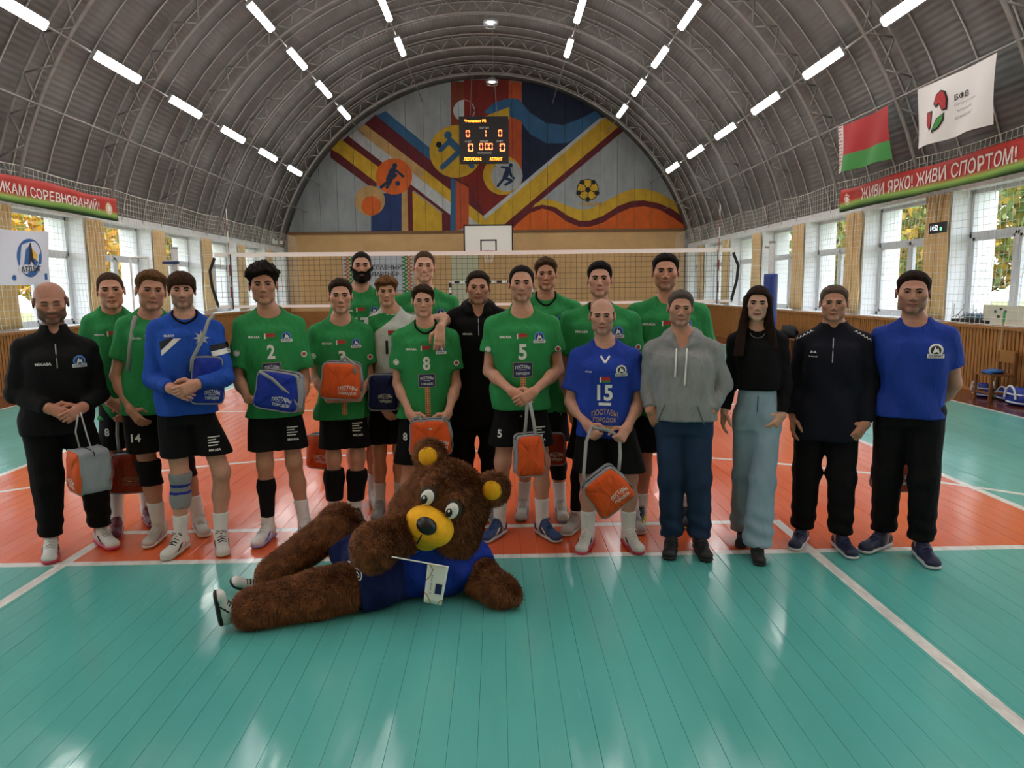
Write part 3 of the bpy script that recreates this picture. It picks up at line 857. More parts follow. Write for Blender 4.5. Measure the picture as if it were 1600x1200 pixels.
striped((-1.54, 0, 0), (-1.54, 0, 2.0), 'post'); striped((1.54, 0, 0), (1.54, 0, 2.0), 'post'); striped((-1.58, 0, 2.0), (1.58, 0, 2.0), 'crossbar')
mb = MB()
for sx in (-1.54, 1.54): mb.tube([(sx, .04, 1.98), (sx, .8, 1.9), (sx, 1.0, .03), (sx, .04, .03)], .02, 5)
mb.tube([(-1.54, 1.0, .03), (1.54, 1.0, .03)], .02, 5); mb.build('rear_frame', m_steel, o)
sp = lambda a, b: at(440 + a / 4.706, 340 + b / 4.706, Y1 - .14)
A, B = sp(1247, 250), sp(1450, 250)
c = MB().box((A[0], Y1 - .135, .1), (B[0], Y1 - .1, A[2])).build('door_1', mat('pale_green_door', '#c3c2a4', .6)); tag(c, kind='structure')
A, B = sp(445, 285), sp(970, 285); zb_ = sp(445, 560)[2]
o = empty('partner_banner', ((A[0] + B[0]) / 2, Y1 - .13, (A[2] + zb_) / 2), 'white banner with zigzag ornament edges and dark lettering on the far wall', 'banner')
W, H = (B[0] - A[0]) / 2, (A[2] - zb_) / 2
MB().box((-W, 0, -H), (W, .02, H)).build('banner_sheet', mat('partner_white', '#b9bec6', .7), o)
for sx in (-1, 1):
    for k, (mt, w_) in enumerate((('#b36a3c', .16), ('#d9d2b0', .04), ('#2f7a3c', .13))):
        off = [0.0, .14, .2][k]; mb = MB(); n = 10
        for i in range(n):
            za, zm, zb2 = [-H + 2 * H * (i + e) / n for e in (0, .5, 1)]
            x0 = sx * (W - .02 - off)
            for p_, r_ in (((za, zm), 0), ((zm, zb2), 1)):
                xa = x0 - sx * (.0 if r_ == 0 else .16); xb = x0 - sx * (.16 if r_ == 0 else .0)
                mb.add([(xa, -.004 - .002 * k, p_[0]), (xb, -.004 - .002 * k, p_[1]), (xb - sx * w_, -.004 - .002 * k, p_[1]), (xa - sx * w_, -.004 - .002 * k, p_[0])], [(0, 1, 2, 3) if sx < 0 else (3, 2, 1, 0)])
        tag(mb.build('ornament', mat('ornament_%d' % k, mt, .7), o), kind='stuff')
for s_, (a, b), wz in (('ГЛАВНЫЙ', (775, 360), 215), ('ПАРТНЁР', (765, 410), 195)):
    q = sp(a, b); w_ = sp(a + wz / 2, b)[0] - sp(a - wz / 2, b)[0]; T, TF = fit_text(s_, w_, .21, .02)
    mobj('lettering', pmesh('lettering', [(q[0] - o.location.x + x_, -.012, q[2] - o.location.z + z_) for x_, z_ in T], TF, [m_dk]), o)
o = empty('wall_camera', tuple(at(434, 377, 24.2)), 'small white camera box in the far corner above the net', 'camera')
MB().box((-.18, -.2, -.09), (.14, .2, .09)).build('camera_body', m_whitep, o); MB().box((-.05, -.22, .02), (.2, .1, .13)).build('hood', m_dark, o); MB().tube([(0, .1, 0), (-.1, 1.4, .1)], .02, 5).build('arm', m_steel, o)

# ---- digital clock on the right pier
q = atx(1465.5, 356, 7.62)
o = empty('digital_clock', tuple(q), 'small black digital clock hanging on the right net before a curtain', 'clock')
MB().box((-.03, -.2, -.085), (.03, .2, .085)).build('case', m_black, o)
T, TF = fit_text('14:52', .2, .085, .0); mobj('lettering', pmesh('lettering', [(-.033, .05 - a, b) for a, b in T], TF, [mat('clock_white_led', (.8, .9, 1, 1), .5, emit=1.3)]), o)
MB().box((-.034, -.15, -.05), (-.03, -.11, .0)).build('green_digit', mat('clock_green_led', (.1, .9, .2, 1), .5, emit=2.0), o)
MB().tube([(0, -.06, .085), (.0, -.12, .55)], .004, 4).tube([(0, .06, .085), (0, .12, .55)], .004, 4).build('cord', m_dark, o)

# ---- volleyball net and posts
o = empty('volleyball_net', (0, 9, 0), 'volleyball net with white tapes strung across the court behind the group', 'net')
xn = 4.78
zt_ = lambda x_: 2.43 + .012 * abs(x_) / 4.5
def tape(z_, h_, nm, mt):
    n = 24; V = []
    for s_ in (-.006, .006):
        for i in range(n + 1):
            x_ = -xn + 2 * xn * i / n; V += [(x_, s_, z_ + zt_(x_) - 2.43), (x_, s_, z_ + zt_(x_) - 2.43 + h_)]
    m_ = 2 * (n + 1); F = []
    for i in range(n):
        a = 2 * i; F += [(a, a + 2, a + 3, a + 1), (m_ + a, m_ + a + 1, m_ + a + 3, m_ + a + 2), (a + 1, a + 3, m_ + a + 3, m_ + a + 1), (a, m_ + a, m_ + a + 2, a + 2)]
    mobj(nm, pmesh(nm, V, F, [mt]), o)
tape(2.36, .075, 'top_tape', m_whitep); tape(1.43, .05, 'bottom_tape', m_whitep)
mb = MB()
for i in range(96): x_ = -xn + 2 * xn * i / 95; mb.tube([(x_, 0, 1.45), (x_, 0, 2.40)], .0032, 3, caps=False)
for j in range(1, 10): mb.tube([(-xn, 0, 1.45 + .095 * j), (xn, 0, 1.45 + .095 * j)], .0032, 3, caps=False)
mb.build('netting', mat('dark_net_cord', '#2b2622', .8), o)
for sx in (-1, 1):
    MB().tube([(sx * xn, 0, 2.36), (sx * (xn + .10), 0, 2.12), (sx * (xn + .08), 0, 1.85), (sx * (xn - .02), 0, 1.45)], .03, 6, flat=((0, 1, 0), .25)).build('side_band', m_black, o)
    MB().tube([(sx * 4.5, -.02, 1.42), (sx * 4.5, -.02, 2.42)], .022, 6).build('side_tape', m_black, o)
    mb = MB()
    for i in range(9): mb.cur = i % 2; mb.tube([(sx * 4.5, -.04, 1.43 + .2 * i), (sx * 4.5, -.04, 1.63 + .2 * i)], .008, 5)
    mb.build('antenna', [m_whitep, mat('antenna_red', '#9a2f2c', .5)], o)
    for za, zb2 in ((2.42, 2.40), (2.12, 2.12), (1.85, 1.85), (1.46, 1.3)): MB().tube([(sx * (xn + (.1 if 1.5 < za < 2.3 else 0)), 0, za), (sx * 5.44, 0, zb2)], .006, 4).build('net_rope', m_whitep, o)
for sx, lab in ((-1, 'grey steel net post with blue strap beside the left windows'), (1, 'grey steel net post wrapped in a blue pad')):
    o = empty('net_post', (sx * 5.5, 9, 0), lab, 'post')
    MB().tube([(0, 0, 0), (0, 0, 2.55)], .055, 14).build('pole', m_steel_l, o, True); MB().tube([(0, 0, 2.52), (0, 0, 2.56)], .06, 14).build('cap', m_steel, o)
    MB().lathe([(.0, .03), (.22, .03), (.22, 0)], 16).build('base_plate', m_steel, o)
    if sx > 0:
        MB().lathe([(.06, .05), (.12, .05), (.125, .1), (.125, 1.9), (.12, 1.96), (.06, 1.96)], 16).build('pad', mat('blue_pad_vinyl', '#15327e', .45), o, True)
        MB().tube([(-.05, 0, 2.45), (-.13, 0, 2.45)], .02, 6).build('pulley', m_steel, o)
    else:
        MB().tube([(-.2, -.03, 2.28), (.08, -.06, 2.28)], .05, 6, flat=((0, 0, 1), .5)).build('strap', mat('navy_strap', '#1b2c5c', .7), o)
        MB().tube([(.06, -.05, 1.2), (.06, -.05, 2.28)], .012, 5).build('winch_rope', m_whitep, o)
# referee stand by the left post
o = empty('referee_stand', (-6.15, 9, 0), 'white tubular referee stand next to the left net post', 'stand')
for dx in (-.16, .16): MB().tube([(dx, 0, 0), (dx, 0, 2.38)], .02, 6).build('upright', m_whitep, o); MB().tube([(dx, 0, 1.3), (dx * 1.4, .6, 0)], .02, 6).build('brace', m_whitep, o)
for k in range(5): MB().tube([(-.16, 0, .3 + .26 * k), (.16, 0, .3 + .26 * k)], .016, 6).build('rung', m_whitep, o)
MB().box((-.2, -.05, 1.35), (.2, .4, 1.38)).build('platform', m_steel, o); MB().tube([(-.16, 0, 2.38), (.16, 0, 2.38)], .02, 6).build('top_rail', m_whitep, o)

# ---- chair, bags and mop by the right wall
m_wood = nmat('chair_wood', '#7d4f27', .5, .15, 8, (1, 1, 4))
o = empty('wooden_chair', (7.86, 6.12, 0), 'small brown wooden chair with a blue cloth on its seat by the right wall', 'chair')
MB().box((-.19, -.19, .37), (.19, .19, .395)).build('seat', m_wood, o)
for a, b in ((-.17, -.17), (-.17, .17), (.17, -.17), (.17, .17)): MB().box((a - .018, b - .018, 0), (a + .018, b + .018, .37 if a < 0 else .72)).build('leg', m_wood, o)
MB().box((.155, -.17, .56), (.18, .17, .74)).build('backrest', nmat('chair_back_wood', '#a06a30', .5, .1), o)
mb = MB()
for b in (-.17, .17): mb.box((-.17, b - .01, .1), (.17, b + .01, .13))
mb.box((-.18, -.17, .1), (-.16, .17, .13)); mb.build('stretcher', m_wood, o)
def blob(name, c, r, mt, seed, amp=.25, label=None, cat=None, sq=1.0, group=None):
    """soft crumpled body: lumpy rounded mass"""
    rs = np.random.RandomState(seed); ph = rs.uniform(0, 6, 6); nu, nv = 22, 14
    mb = MB().sphere((0, 0, 0), 1.0, nu, nv); V = np.array(mb.v)
    d = 1 + amp * (np.sin(3 * V[:, 0] + ph[0]) * np.sin(4 * V[:, 1] + ph[1]) + .6 * np.sin(7 * V[:, 2] + 5 * V[:, 0] + ph[2]))
    V = V * d[:, None]; V = np.sign(V) * np.abs(V) ** sq * np.array(r)
    V[:, 2] = np.maximum(V[:, 2], -r[2] * .8)
    o = mobj(name, pmesh(name, V, mb.f, [mt], True), None, c)
    return tag(o, label, cat, group)
m_bluec = nmat('blue_cloth', '#2f63a8', .8, .2, 20)
m_bagb = nmat('royal_blue_bag', '#16308f', .6, .15, 10); m_bagw = mat('bag_white_strap', '#d4d6dc', .7)
blob('folded_cloth', (7.84, 6.12, .425), (.15, .13, .035), m_bluec, 3, .25, 'blue crumpled cloth lying on the small wooden chair', 'cloth')
def sport_bag(c, rz, s, label, seed):
    o = empty('sports_bag', c, label, 'bag', 'blue and white bags under the chair'); o.rotation_euler = (0, 0, rz)
    b = blob('bag_body', (0, 0, .11 * s), (.2 * s, .12 * s, .13 * s), m_bagb, seed, .1, sq=.7); b.parent = o
    mb = MB()
    for k in (-1, 1): mb.tube([(.2 * s * math.cos(a) * .6 + k * 0, .135 * s * k, .1 * s + .17 * s * math.sin(a)) for a in np.linspace(0, PI, 8)], .014 * s, 5)
    mb.build('handle', m_bagw, o)
    mb = MB()
    for zz in (.05, .16): mb.tube([(.205 * s * math.cos(a), .13 * s * math.sin(a), zz * s) for a in np.linspace(0, 2 * PI, 20)[:-1]], .012 * s, 5, closed=True)
    mb.build('piping', m_bagw, o)
sport_bag((7.9, 6.42, 0), 1.4, .9, 'blue bag with white handles under the small chair', 5)
sport_bag((8.0, 6.0, 0), 1.7, .8, 'smaller blue bag half hidden behind the chair legs', 6)
sport_bag((7.85, 5.55, 0), 1.5, 1.05, 'blue and white bag on the floor beside the chair at the frame edge', 8)
p0 = atx(1563, 487, 8.0); p1 = atx(1562, 600, 8.0)
o = empty('mop', (8.0, p0[1], 0), 'wooden mop with green top leaning on the slatted right wall', 'mop')
MB().tube([(0, 0, .12), (.06, 0, p0[2] - .15)], .013, 6).build('handle', mat('mop_pale_wood', '#b59a72', .6), o); MB().tube([(.06, 0, p0[2] - .16), (.066, 0, p0[2])], .018, 6).build('grip', mat('mop_green', '#3f9b5a', .5), o)
MB().box((-.05, -.16, .02), (.05, .16, .12)).build('mop_head', mat('mop_grey', '#8f8f88', .9), o)
# things on the right ledge
xs = 8.3
qa, qb = atx(1495, 498, xs), atx(1553, 499, xs)
o = empty('equipment_tray', (xs, (qa[1] + qb[1]) / 2, SILL), 'black tray of folded metal gear on the right window ledge', 'tray')
L_ = abs(qa[1] - qb[1]) / 2
MB().box((-.1, -L_, 0), (.12, L_, .05)).build('tray', m_dark, o)
mb = MB()
for k in range(7): y_ = -L_ * .7 + L_ * 1.5 * k / 6; mb.tube([(.0, y_, .05), (.02, y_ + .1, .12 + .05 * (k % 3)), (.0, y_ + .25, .06)], .008, 5)
for k in range(4): mb.tube([(-.02 + .03 * k, -L_ * .5 + .3 * k, .05), (-.02 + .03 * k, -L_ * .5 + .3 * k, .3)], .006, 5)
mb.build('metal_rod', m_steel, o)
blob('folded_jacket', (xs, o.location.y - .1, SILL + .1), (.1, .35, .05), nmat('grey_blue_cloth', '#5f7488', .8, .2, 10), 12, .25, 'grey blue folded jacket on the black ledge tray', 'jacket')
qa, qb = atx(1556, 483, xs), atx(1600, 483, xs); zt = qa[2]
o = empty('paper_notice', (xs - .05, (qa[1] + qb[1]) / 2 - .2, SILL), 'pale cardboard panel with small dark marks standing on the right ledge', 'panel')
MB().box((-.01, -.75, 0), (.02, .72, .30)).build('board', mat('pale_card', '#c9c4b0', .8), o)
for k, (y_, z_) in enumerate(((.42, .2), (.35, .12), (.2, .21), (.3, .24))): MB().box((-.014, y_ - .03, z_ - .02), (-.01, y_ + .03, z_ + .02)).build('dark_mark', m_dk, o)
# benches with things by the right wall
q = atx(1250, 505, 7.8)
o = empty('wall_bench', (7.75, 13.2, 0), 'low brown bench along the right wall behind the group', 'bench')
MB().box((-.15, -1.6, .40), (.15, 1.6, .44)).build('seat', m_wood, o)
for a in (-1.4, 0, 1.4): MB().box((-.13, a - .03, 0), (.13, a + .03, .40)).build('leg', m_wood, o)
blob('dark_bag', (7.75, 13.6, .58), (.16, .38, .17), mat('black_bag_cloth', '#0e0e12', .8), 31, .2, 'black holdall on the low bench by the right wall', 'bag')
q = atx(1092, 480, 8.3)
# trees outside
def tree(x, y, h, r, cols, seed, label, bare=.35):
    rs = np.random.RandomState(seed)
    o = empty('tree', (x, y, -.1), label, 'tree', 'trees outside the windows')
    br = MB().tube([(0, 0, 0), (rs.uniform(-.2, .2), rs.uniform(-.2, .2), h * .5), (rs.uniform(-.3, .3), rs.uniform(-.3, .3), h * .95)], [.22, .15, .04], 8)
    for k in range(14):
        a = rs.uniform(0, 6.28); z0 = rs.uniform(bare, .8) * h; e = rs.uniform(.5, 1) * r
        br.tube([(0, 0, z0), (e * .5 * math.cos(a), e * .5 * math.sin(a), z0 + .4), (e * math.cos(a), e * math.sin(a), z0 + rs.uniform(.3, 1.2))], [.06, .035, .012], 5)
    br.build('trunk', nmat('tree_bark', '#3d342c', .9, .2, 6), o)
    n = 5200; V = []; F = []; mi = []
    for k in range(n):
        a = rs.uniform(0, 6.28); u = rs.uniform(0, 1) ** .5; zz = rs.uniform(-1, 1)
        rr_ = r * math.sqrt(max(0, 1 - zz * zz)) * u * rs.uniform(.75, 1.15)
        c = np.array([rr_ * math.cos(a), rr_ * math.sin(a), h * (bare + .5 * (1 - bare) * (1 + zz)) + .3])
        d = rs.normal(size=3); d /= np.linalg.norm(d); e = rs.normal(size=3); e -= d * e.dot(d); e /= np.linalg.norm(e)
        s1, s2 = rs.uniform(.12, .24), rs.uniform(.07, .13)
        b = len(V); V += [c - d * s1, c + e * s2, c + d * s1, c - e * s2]; F.append((b, b + 1, b + 2, b + 3)); mi.append(rs.randint(len(cols)))
    c = mobj('crown', pmesh('crown', V, F, [mat('leaf_' + q_, q_, .7) for q_ in cols], False, mi), o); tag(c, kind='stuff')
YEL = ['#d9a520', '#e3b93a', '#c48a1c', '#9c9a30']; GRN = ['#6f8a3c', '#86994a', '#55702f', '#a7a04a']; MIX = ['#b9962c', '#7f9140', '#c9aa3c', '#66803a']
for k, (x, y, h, r, c) in enumerate([(-15.5, 16, 9, 3.0, YEL), (-16, 23, 10, 3.2, YEL), (-15, 30, 9, 3, MIX), (-19, 37, 10, 3.4, YEL), (-17, 44, 9, 3, MIX),
                                     (14.8, 12.5, 10, 2.8, GRN), (15.2, 18.5, 9, 2.8, MIX), (16.5, 24, 10, 3, GRN), (17, 31, 11, 3, MIX), (20, 40, 10, 3.2, GRN)]):
    side = 'left' if x < 0 else 'right'
    tree(x, y, h, r, c, 40 + k, '%s tree outside the %s windows, %s from the camera' % ('yellow autumn' if c is YEL else 'green leafy' if c is GRN else 'green and yellow', side, ORD[k % 5]), .12)
# ================================================================= PEOPLE: one continuous skin surface per body, clothes as fitted shells
A3 = lambda *q: np.array(q, float)


def smin(a, b, k):
    h = np.maximum(k - np.abs(a - b), 0.0) / k
    return np.minimum(a, b) - h * h * k * .25


class Field:
    """signed distance field on a box, polygonised as a smooth quad surface"""
    def __init__(s, lo, hi, h):
        s.h = h; s.lo = np.array(lo, float); n = np.ceil((np.array(hi) - s.lo) / h).astype(int) + 1
        s.F = np.full(n, .5); s.ax = [s.lo[i] + h * np.arange(n[i]) for i in range(3)]

    def sl(s, lo, hi, m):
        r = []
        for i in range(3):
            a = int(max(0, math.floor((lo[i] - m - s.lo[i]) / s.h))); b = int(min(s.F.shape[i], math.ceil((hi[i] + m - s.lo[i]) / s.h) + 1))
            if b <= a: return None, None
            r.append(slice(a, b))
        r = tuple(r)
        return r, (s.ax[0][r[0]][:, None, None], s.ax[1][r[1]][None, :, None], s.ax[2][r[2]][None, None, :])

    def put(s, r, d, k, sub=False):
        if sub: s.F[r] = -smin(-s.F[r], d, k)
        elif k > 0: s.F[r] = smin(s.F[r], d, k)
        else: s.F[r] = np.minimum(s.F[r], d)

    def cone(s, a, b, ra, rb, k=.02, sub=False, clip=None, sc=(1, 1, 1), fold=None):
        a, b = np.array(a, float), np.array(b, float); R = max(ra, rb) * max(sc)
        r, P = s.sl(np.minimum(a, b) - R, np.maximum(a, b) + R, k + .03)
        if r is None: return s
        ab = b - a; L2 = ab.dot(ab) + 1e-12
        x, y, z = P[0] - a[0], P[1] - a[1], P[2] - a[2]
        tt = np.clip((x * ab[0] + y * ab[1] + z * ab[2]) / L2, 0, 1)
        d = np.sqrt(((x - tt * ab[0]) / sc[0]) ** 2 + ((y - tt * ab[1]) / sc[1]) ** 2 + ((z - tt * ab[2]) / sc[2]) ** 2) - (ra + (rb - ra) * tt)
        if fold is not None: d = d + fold(P[0], P[1], P[2])
        if clip is not None:
            for (c, n) in clip:
                c, n = np.array(c), np.array(n, float) / np.linalg.norm(n)
                d = np.maximum(d, (P[0] - c[0]) * n[0] + (P[1] - c[1]) * n[1] + (P[2] - c[2]) * n[2])
        s.put(r, d, k, sub); return s

    def ell(s, c, rad, k=.02, sub=False, R=None):
        c = np.array(c, float); m = max(rad)
        r, P = s.sl(c - m, c + m, k + .03)
        if r is None: return s
        x, y, z = P[0] - c[0], P[1] - c[1], P[2] - c[2]
        if R is not None: x, y, z = (R[0, 0] * x + R[1, 0] * y + R[2, 0] * z, R[0, 1] * x + R[1, 1] * y + R[2, 1] * z, R[0, 2] * x + R[1, 2] * y + R[2, 2] * z)
        k0 = np.sqrt((x / rad[0]) ** 2 + (y / rad[1]) ** 2 + (z / rad[2]) ** 2); k1 = np.sqrt((x / rad[0] ** 2) ** 2 + (y / rad[1] ** 2) ** 2 + (z / rad[2] ** 2) ** 2) + 1e-9
        s.put(r, k0 * (k0 - 1) / k1, k, sub); return s

    def torso(s, prof, k=.03, n=2.4, fold=None, zmin=None):
        """prof rows: z, cx, cy, half width, half depth"""
        pr = np.array(sorted(prof)); lo = A3((pr[:, 1] - pr[:, 3]).min(), (pr[:, 2] - pr[:, 4]).min(), pr[0, 0]); hi = A3((pr[:, 1] + pr[:, 3]).max(), (pr[:, 2] + pr[:, 4]).max(), pr[-1, 0])
        r, P = s.sl(lo, hi, k + .05)
        zz = P[2]; zf = zz.ravel(); zs = np.linspace(pr[0, 0], pr[-1, 0], 80)
        def it(j):
            v = np.interp(zs, pr[:, 0], pr[:, j]); w_ = np.array([.1, .2, .4, .2, .1]); v = np.convolve(np.pad(v, 2, mode='edge'), w_, 'valid')
            return np.interp(zf, zs, v)[None, None, :]
        cx, cy, w_, d_ = it(1), it(2), it(3), it(4)
        q = (np.abs((P[0] - cx) / w_) ** n + np.abs((P[1] - cy) / d_) ** n) ** (1 / n)
        d = (q - 1) * np.minimum(w_, d_)
        if fold is not None: d = d + fold(P[0], P[1], P[2])
        d = np.maximum(d, np.maximum(pr[0, 0] - zz, zz - pr[-1, 0]))
        if zmin is not None: d = np.maximum(d, zmin - zz)
        s.put(r, d, k); return s

    def half(s, c, n):
        c, n = np.array(c), np.array(n, float) / np.linalg.norm(n)
        s.F = np.maximum(s.F, (s.ax[0][:, None, None] - c[0]) * n[0] + (s.ax[1][None, :, None] - c[1]) * n[1] + (s.ax[2][None, None, :] - c[2]) * n[2]); return s

    def mesh(s):
        F = s.F; S = F < 0
        c = np.zeros(tuple(n - 1 for n in F.shape), np.int8)
        C8 = [(i, j, k) for i in (0, 1) for j in (0, 1) for k in (0, 1)]
        sh = lambda Q, o: Q[o[0]:Q.shape[0] - 1 + o[0], o[1]:Q.shape[1] - 1 + o[1], o[2]:Q.shape[2] - 1 + o[2]]
        for o in C8: c += sh(S, o)
        act = (c > 0) & (c < 8); idx = np.full(c.shape, -1, np.int64); ijk = np.argwhere(act); idx[act] = np.arange(len(ijk))
        acc = np.zeros((len(ijk), 3)); cnt = np.zeros(len(ijk)); i0, j0, k0 = ijk.T
        vals = {o: F[i0 + o[0], j0 + o[1], k0 + o[2]] for o in C8}
        for o in C8:
            for ax in range(3):
                if o[ax]: continue
                o2 = list(o); o2[ax] = 1; o2 = tuple(o2); fa, fb = vals[o], vals[o2]; m = (fa < 0) != (fb < 0)
                tt = np.where(m, fa / (fa - fb + 1e-12), 0); q = np.tile(np.array(o, float), (len(ijk), 1)); q[:, ax] += tt
                acc += q * m[:, None]; cnt += m
        V = s.lo + s.h * (ijk + acc / np.maximum(cnt, 1)[:, None])
        Q = []
        for ax in range(3):
            b, c_ = (ax + 1) % 3, (ax + 2) % 3; sa = [slice(None)] * 3; sb = [slice(None)] * 3; sa[ax] = slice(0, -1); sb[ax] = slice(1, None)
            for q in (sa, sb): q[b] = slice(1, -1); q[c_] = slice(1, -1)
            A, B = S[tuple(sa)], S[tuple(sb)]
            for inside, flip in ((A & ~B, False), (~A & B, True)):
                e = np.argwhere(inside)
                if not len(e): continue
                e[:, b] += 1; e[:, c_] += 1
                def cell(db, dc): q = e.copy(); q[:, b] += db; q[:, c_] += dc; return idx[q[:, 0], q[:, 1], q[:, 2]]
                f = np.stack([cell(-1, -1), cell(0, -1), cell(0, 0), cell(-1, 0)], 1)
                Q.append(f[:, ::-1] if flip else f)
        Fq = np.concatenate(Q) if Q else np.zeros((0, 4), int)
        return V, Fq[(Fq >= 0).all(1)]


def relax(V, Fq, it=2, lam=.5):
    n = len(V); e = np.concatenate([Fq[:, [0, 1]], Fq[:, [1, 2]], Fq[:, [2, 3]], Fq[:, [3, 0]]])
    for _ in range(it):
        acc = np.zeros_like(V); cnt = np.zeros(n)
        np.add.at(acc, e[:, 0], V[e[:, 1]]); np.add.at(acc, e[:, 1], V[e[:, 0]]); np.add.at(cnt, e[:, 0], 1); np.add.at(cnt, e[:, 1], 1)
        V = V + lam * (acc / np.maximum(cnt, 1)[:, None] - V)
    return V


def qmesh(name, V, Fq, mats, colors=None):
    m = bpy.data.meshes.new(name); nf = len(Fq)
    m.vertices.add(len(V)); m.vertices.foreach_set('co', np.asarray(V, np.float32).ravel())
    m.loops.add(nf * 4); m.polygons.add(nf)
    m.polygons.foreach_set('loop_start', np.arange(0, nf * 4, 4, dtype=np.int32))
    m.loops.foreach_set('vertex_index', np.asarray(Fq, np.int32).ravel())
    m.polygons.foreach_set('use_smooth', np.ones(nf, dtype=bool))
    for q in (mats if isinstance(mats, (list, tuple)) else [mats]): m.materials.append(q)
    if colors is not None:
        at_ = m.color_attributes.new('skin_tone', 'FLOAT_COLOR', 'POINT'); at_.data.foreach_set('color', np.c_[colors, np.ones(len(V))].astype(np.float32).ravel())
    m.update(calc_edges=True); m.validate()
    return m


m_skin_ = bpy.data.materials.new('skin'); m_skin_.use_nodes = True
t = NT(m_skin_); p = t.n['Principled BSDF']; a_ = t.n.new('ShaderNodeAttribute'); a_.attribute_name = 'skin_tone'
f = t.noise(t.obj(), 60, 3, .6)
mm_ = t.n.new('ShaderNodeMix'); mm_.data_type = 'RGBA'; mm_.blend_type = 'MULTIPLY'; mm_.inputs[0].default_value = 1.0
t.l.new(a_.outputs['Color'], mm_.inputs[6]); t.l.new(t.mix(t.ramp(f, .3, .7), (.90, .87, .86, 1), (1.05, 1.02, 1.0, 1)), mm_.inputs[7])
t.l.new(mm_.outputs[2], p.inputs['Base Color']); p.inputs['Roughness'].default_value = .52; p.inputs['Specular IOR Level'].default_value = .35
t.l.new(t.bump(t.noise(t.obj(), 300, 2, .6), .08, .002), p.inputs['Normal'])


def cloth(name, color, rough=.85, wr=.6, var=.10, sc=9.0):
    if name in _MC: return _MC[name]
    m = mat(name, color, rough, spec=.25); t = NT(m); p = t.n['Principled BSDF']; ob = t.obj()
    c = srgb(color) if isinstance(color, str) else color
    f = t.noise(ob, sc, 4, .6, (1, 1, .45))
    t.l.new(t.mix(t.ramp(f, .3, .7), tuple(q * (1 - var) for q in c[:3]) + (1,), tuple(min(1, q * (1 + var)) for q in c[:3]) + (1,)), p.inputs['Base Color'])
    crease = t.mul(t.ab(t.sub(t.noise(ob, sc * .75, 2.5, .5, (1, 1, .38)), .5)), -2.2)
    hg = t.add(t.add(crease, t.mul(t.noise(ob, sc * 1.6, 3, .55, (1, 1, .6)), .5)), t.mul(t.noise(ob, 420, 2, .5), .02))
    t.l.new(t.bump(hg, min(1.0, wr * 1.3), .03), p.inputs['Normal']); return m


def hairmat(name, color):
    if name in _MC: return _MC[name]
    m = mat(name, color, .8, spec=.12); t = NT(m); p = t.n['Principled BSDF']; ob = t.obj()
    f = t.noise(ob, 90, 3, .7, (1, .25, .5)); c = srgb(color)
    t.l.new(t.mix(t.ramp(f, .3, .7), tuple(q * .55 for q in c[:3]) + (1,), tuple(min(1, q * 1.35) for q in c[:3]) + (1,)), p.inputs['Base Color'])
    t.l.new(t.bump(f, .8, .006), p.inputs['Normal']); return m


def rotm(yaw=0, pitch=0, roll=0):
    """yaw + turns the face to image right, pitch + bows it, roll + tips the crown to image right (degrees)"""
    y, p_, r = map(math.radians, (yaw, pitch, roll))
    Rz = np.array([[math.cos(y), -math.sin(y), 0], [math.sin(y), math.cos(y), 0], [0, 0, 1]])
    Rx = np.array([[1, 0, 0], [0, math.cos(p_), -math.sin(p_)], [0, math.sin(p_), math.cos(p_)]])
    Ry = np.array([[math.cos(r), 0, math.sin(r)], [0, 1, 0], [-math.sin(r), 0, math.cos(r)]])
    return Ry @ Rz @ Rx


def hand(Fd, W, d, n, s, curl=(.3, .5, .4), sz=1.0, thumb=.6, spread=.05):
    """palm, four unequal bent fingers and a thumb; d finger direction, n palm side, s thumb side"""
    W = np.array(W, float); d = np.array(d, float) / np.linalg.norm(d); n = np.array(n, float); n -= d * n.dot(d); n /= np.linalg.norm(n)
    s_ = np.cross(d, n); s_ = s_ * (1 if s_.dot(np.array(s, float)) > 0 else -1)
    for o_, r_ in ((.024, .0165), (.008, .017), (-.009, .0165), (-.024, .015)):
        Fd.cone(W + s_ * o_ * .55 * sz, W + (d * .085 + s_ * o_) * sz, .019 * sz, r_ * .92 * sz, .012)
    for i, (o_, L) in enumerate(((.029, .072), (.010, .080), (-.0095, .075), (-.028, .058))):
        b = W + (d * .085 + s_ * o_) * sz; a = 0.0; dd = d + s_ * (1.5 - i) * spread; dd /= np.linalg.norm(dd)
        for j, fr in enumerate((.44, .31, .25)):
            a += curl[j] * (1 + .06 * i); e = b + (dd * math.cos(a) + n * math.sin(a)) * L * fr * sz
            Fd.cone(b, e, (.0098 - .0009 * j) * sz, (.0092 - .0009 * j) * sz, .004); b = e
    b = W + (d * .022 + s_ * .022 + n * .006) * sz
    for j, (L, v) in enumerate(((.046, d * .55 + s_ * .75 + n * .35), (.034, d * .85 + s_ * (.75 - thumb) + n * .45), (.026, d * .9 + s_ * (.45 - thumb) + n * .55))):
        v = v / np.linalg.norm(v); e = b + v * L * sz; Fd.cone(b, e, (.0145 - .002 * j) * sz, (.0125 - .0018 * j) * sz, .008); b = e
    return Fd


def head_local(c, R, s):
    def g(ax):
        x, y, z = ax[0][:, None, None] - c[0], ax[1][None, :, None] - c[1], ax[2][None, None, :] - c[2]
        return [(R[0, i] * x + R[1, i] * y + R[2, i] * z) / s for i in range(3)]
    return g


def e_(l, c, r):
    x, y, z = (l[0] - c[0]) / r[0], (l[1] - c[1]) / r[1], (l[2] - c[2]) / r[2]
    k0 = np.sqrt(x * x + y * y + z * z); k1 = np.sqrt((x / r[0]) ** 2 + (y / r[1]) ** 2 + (z / r[2]) ** 2) + 1e-9
    return k0 * (k0 - 1) / k1


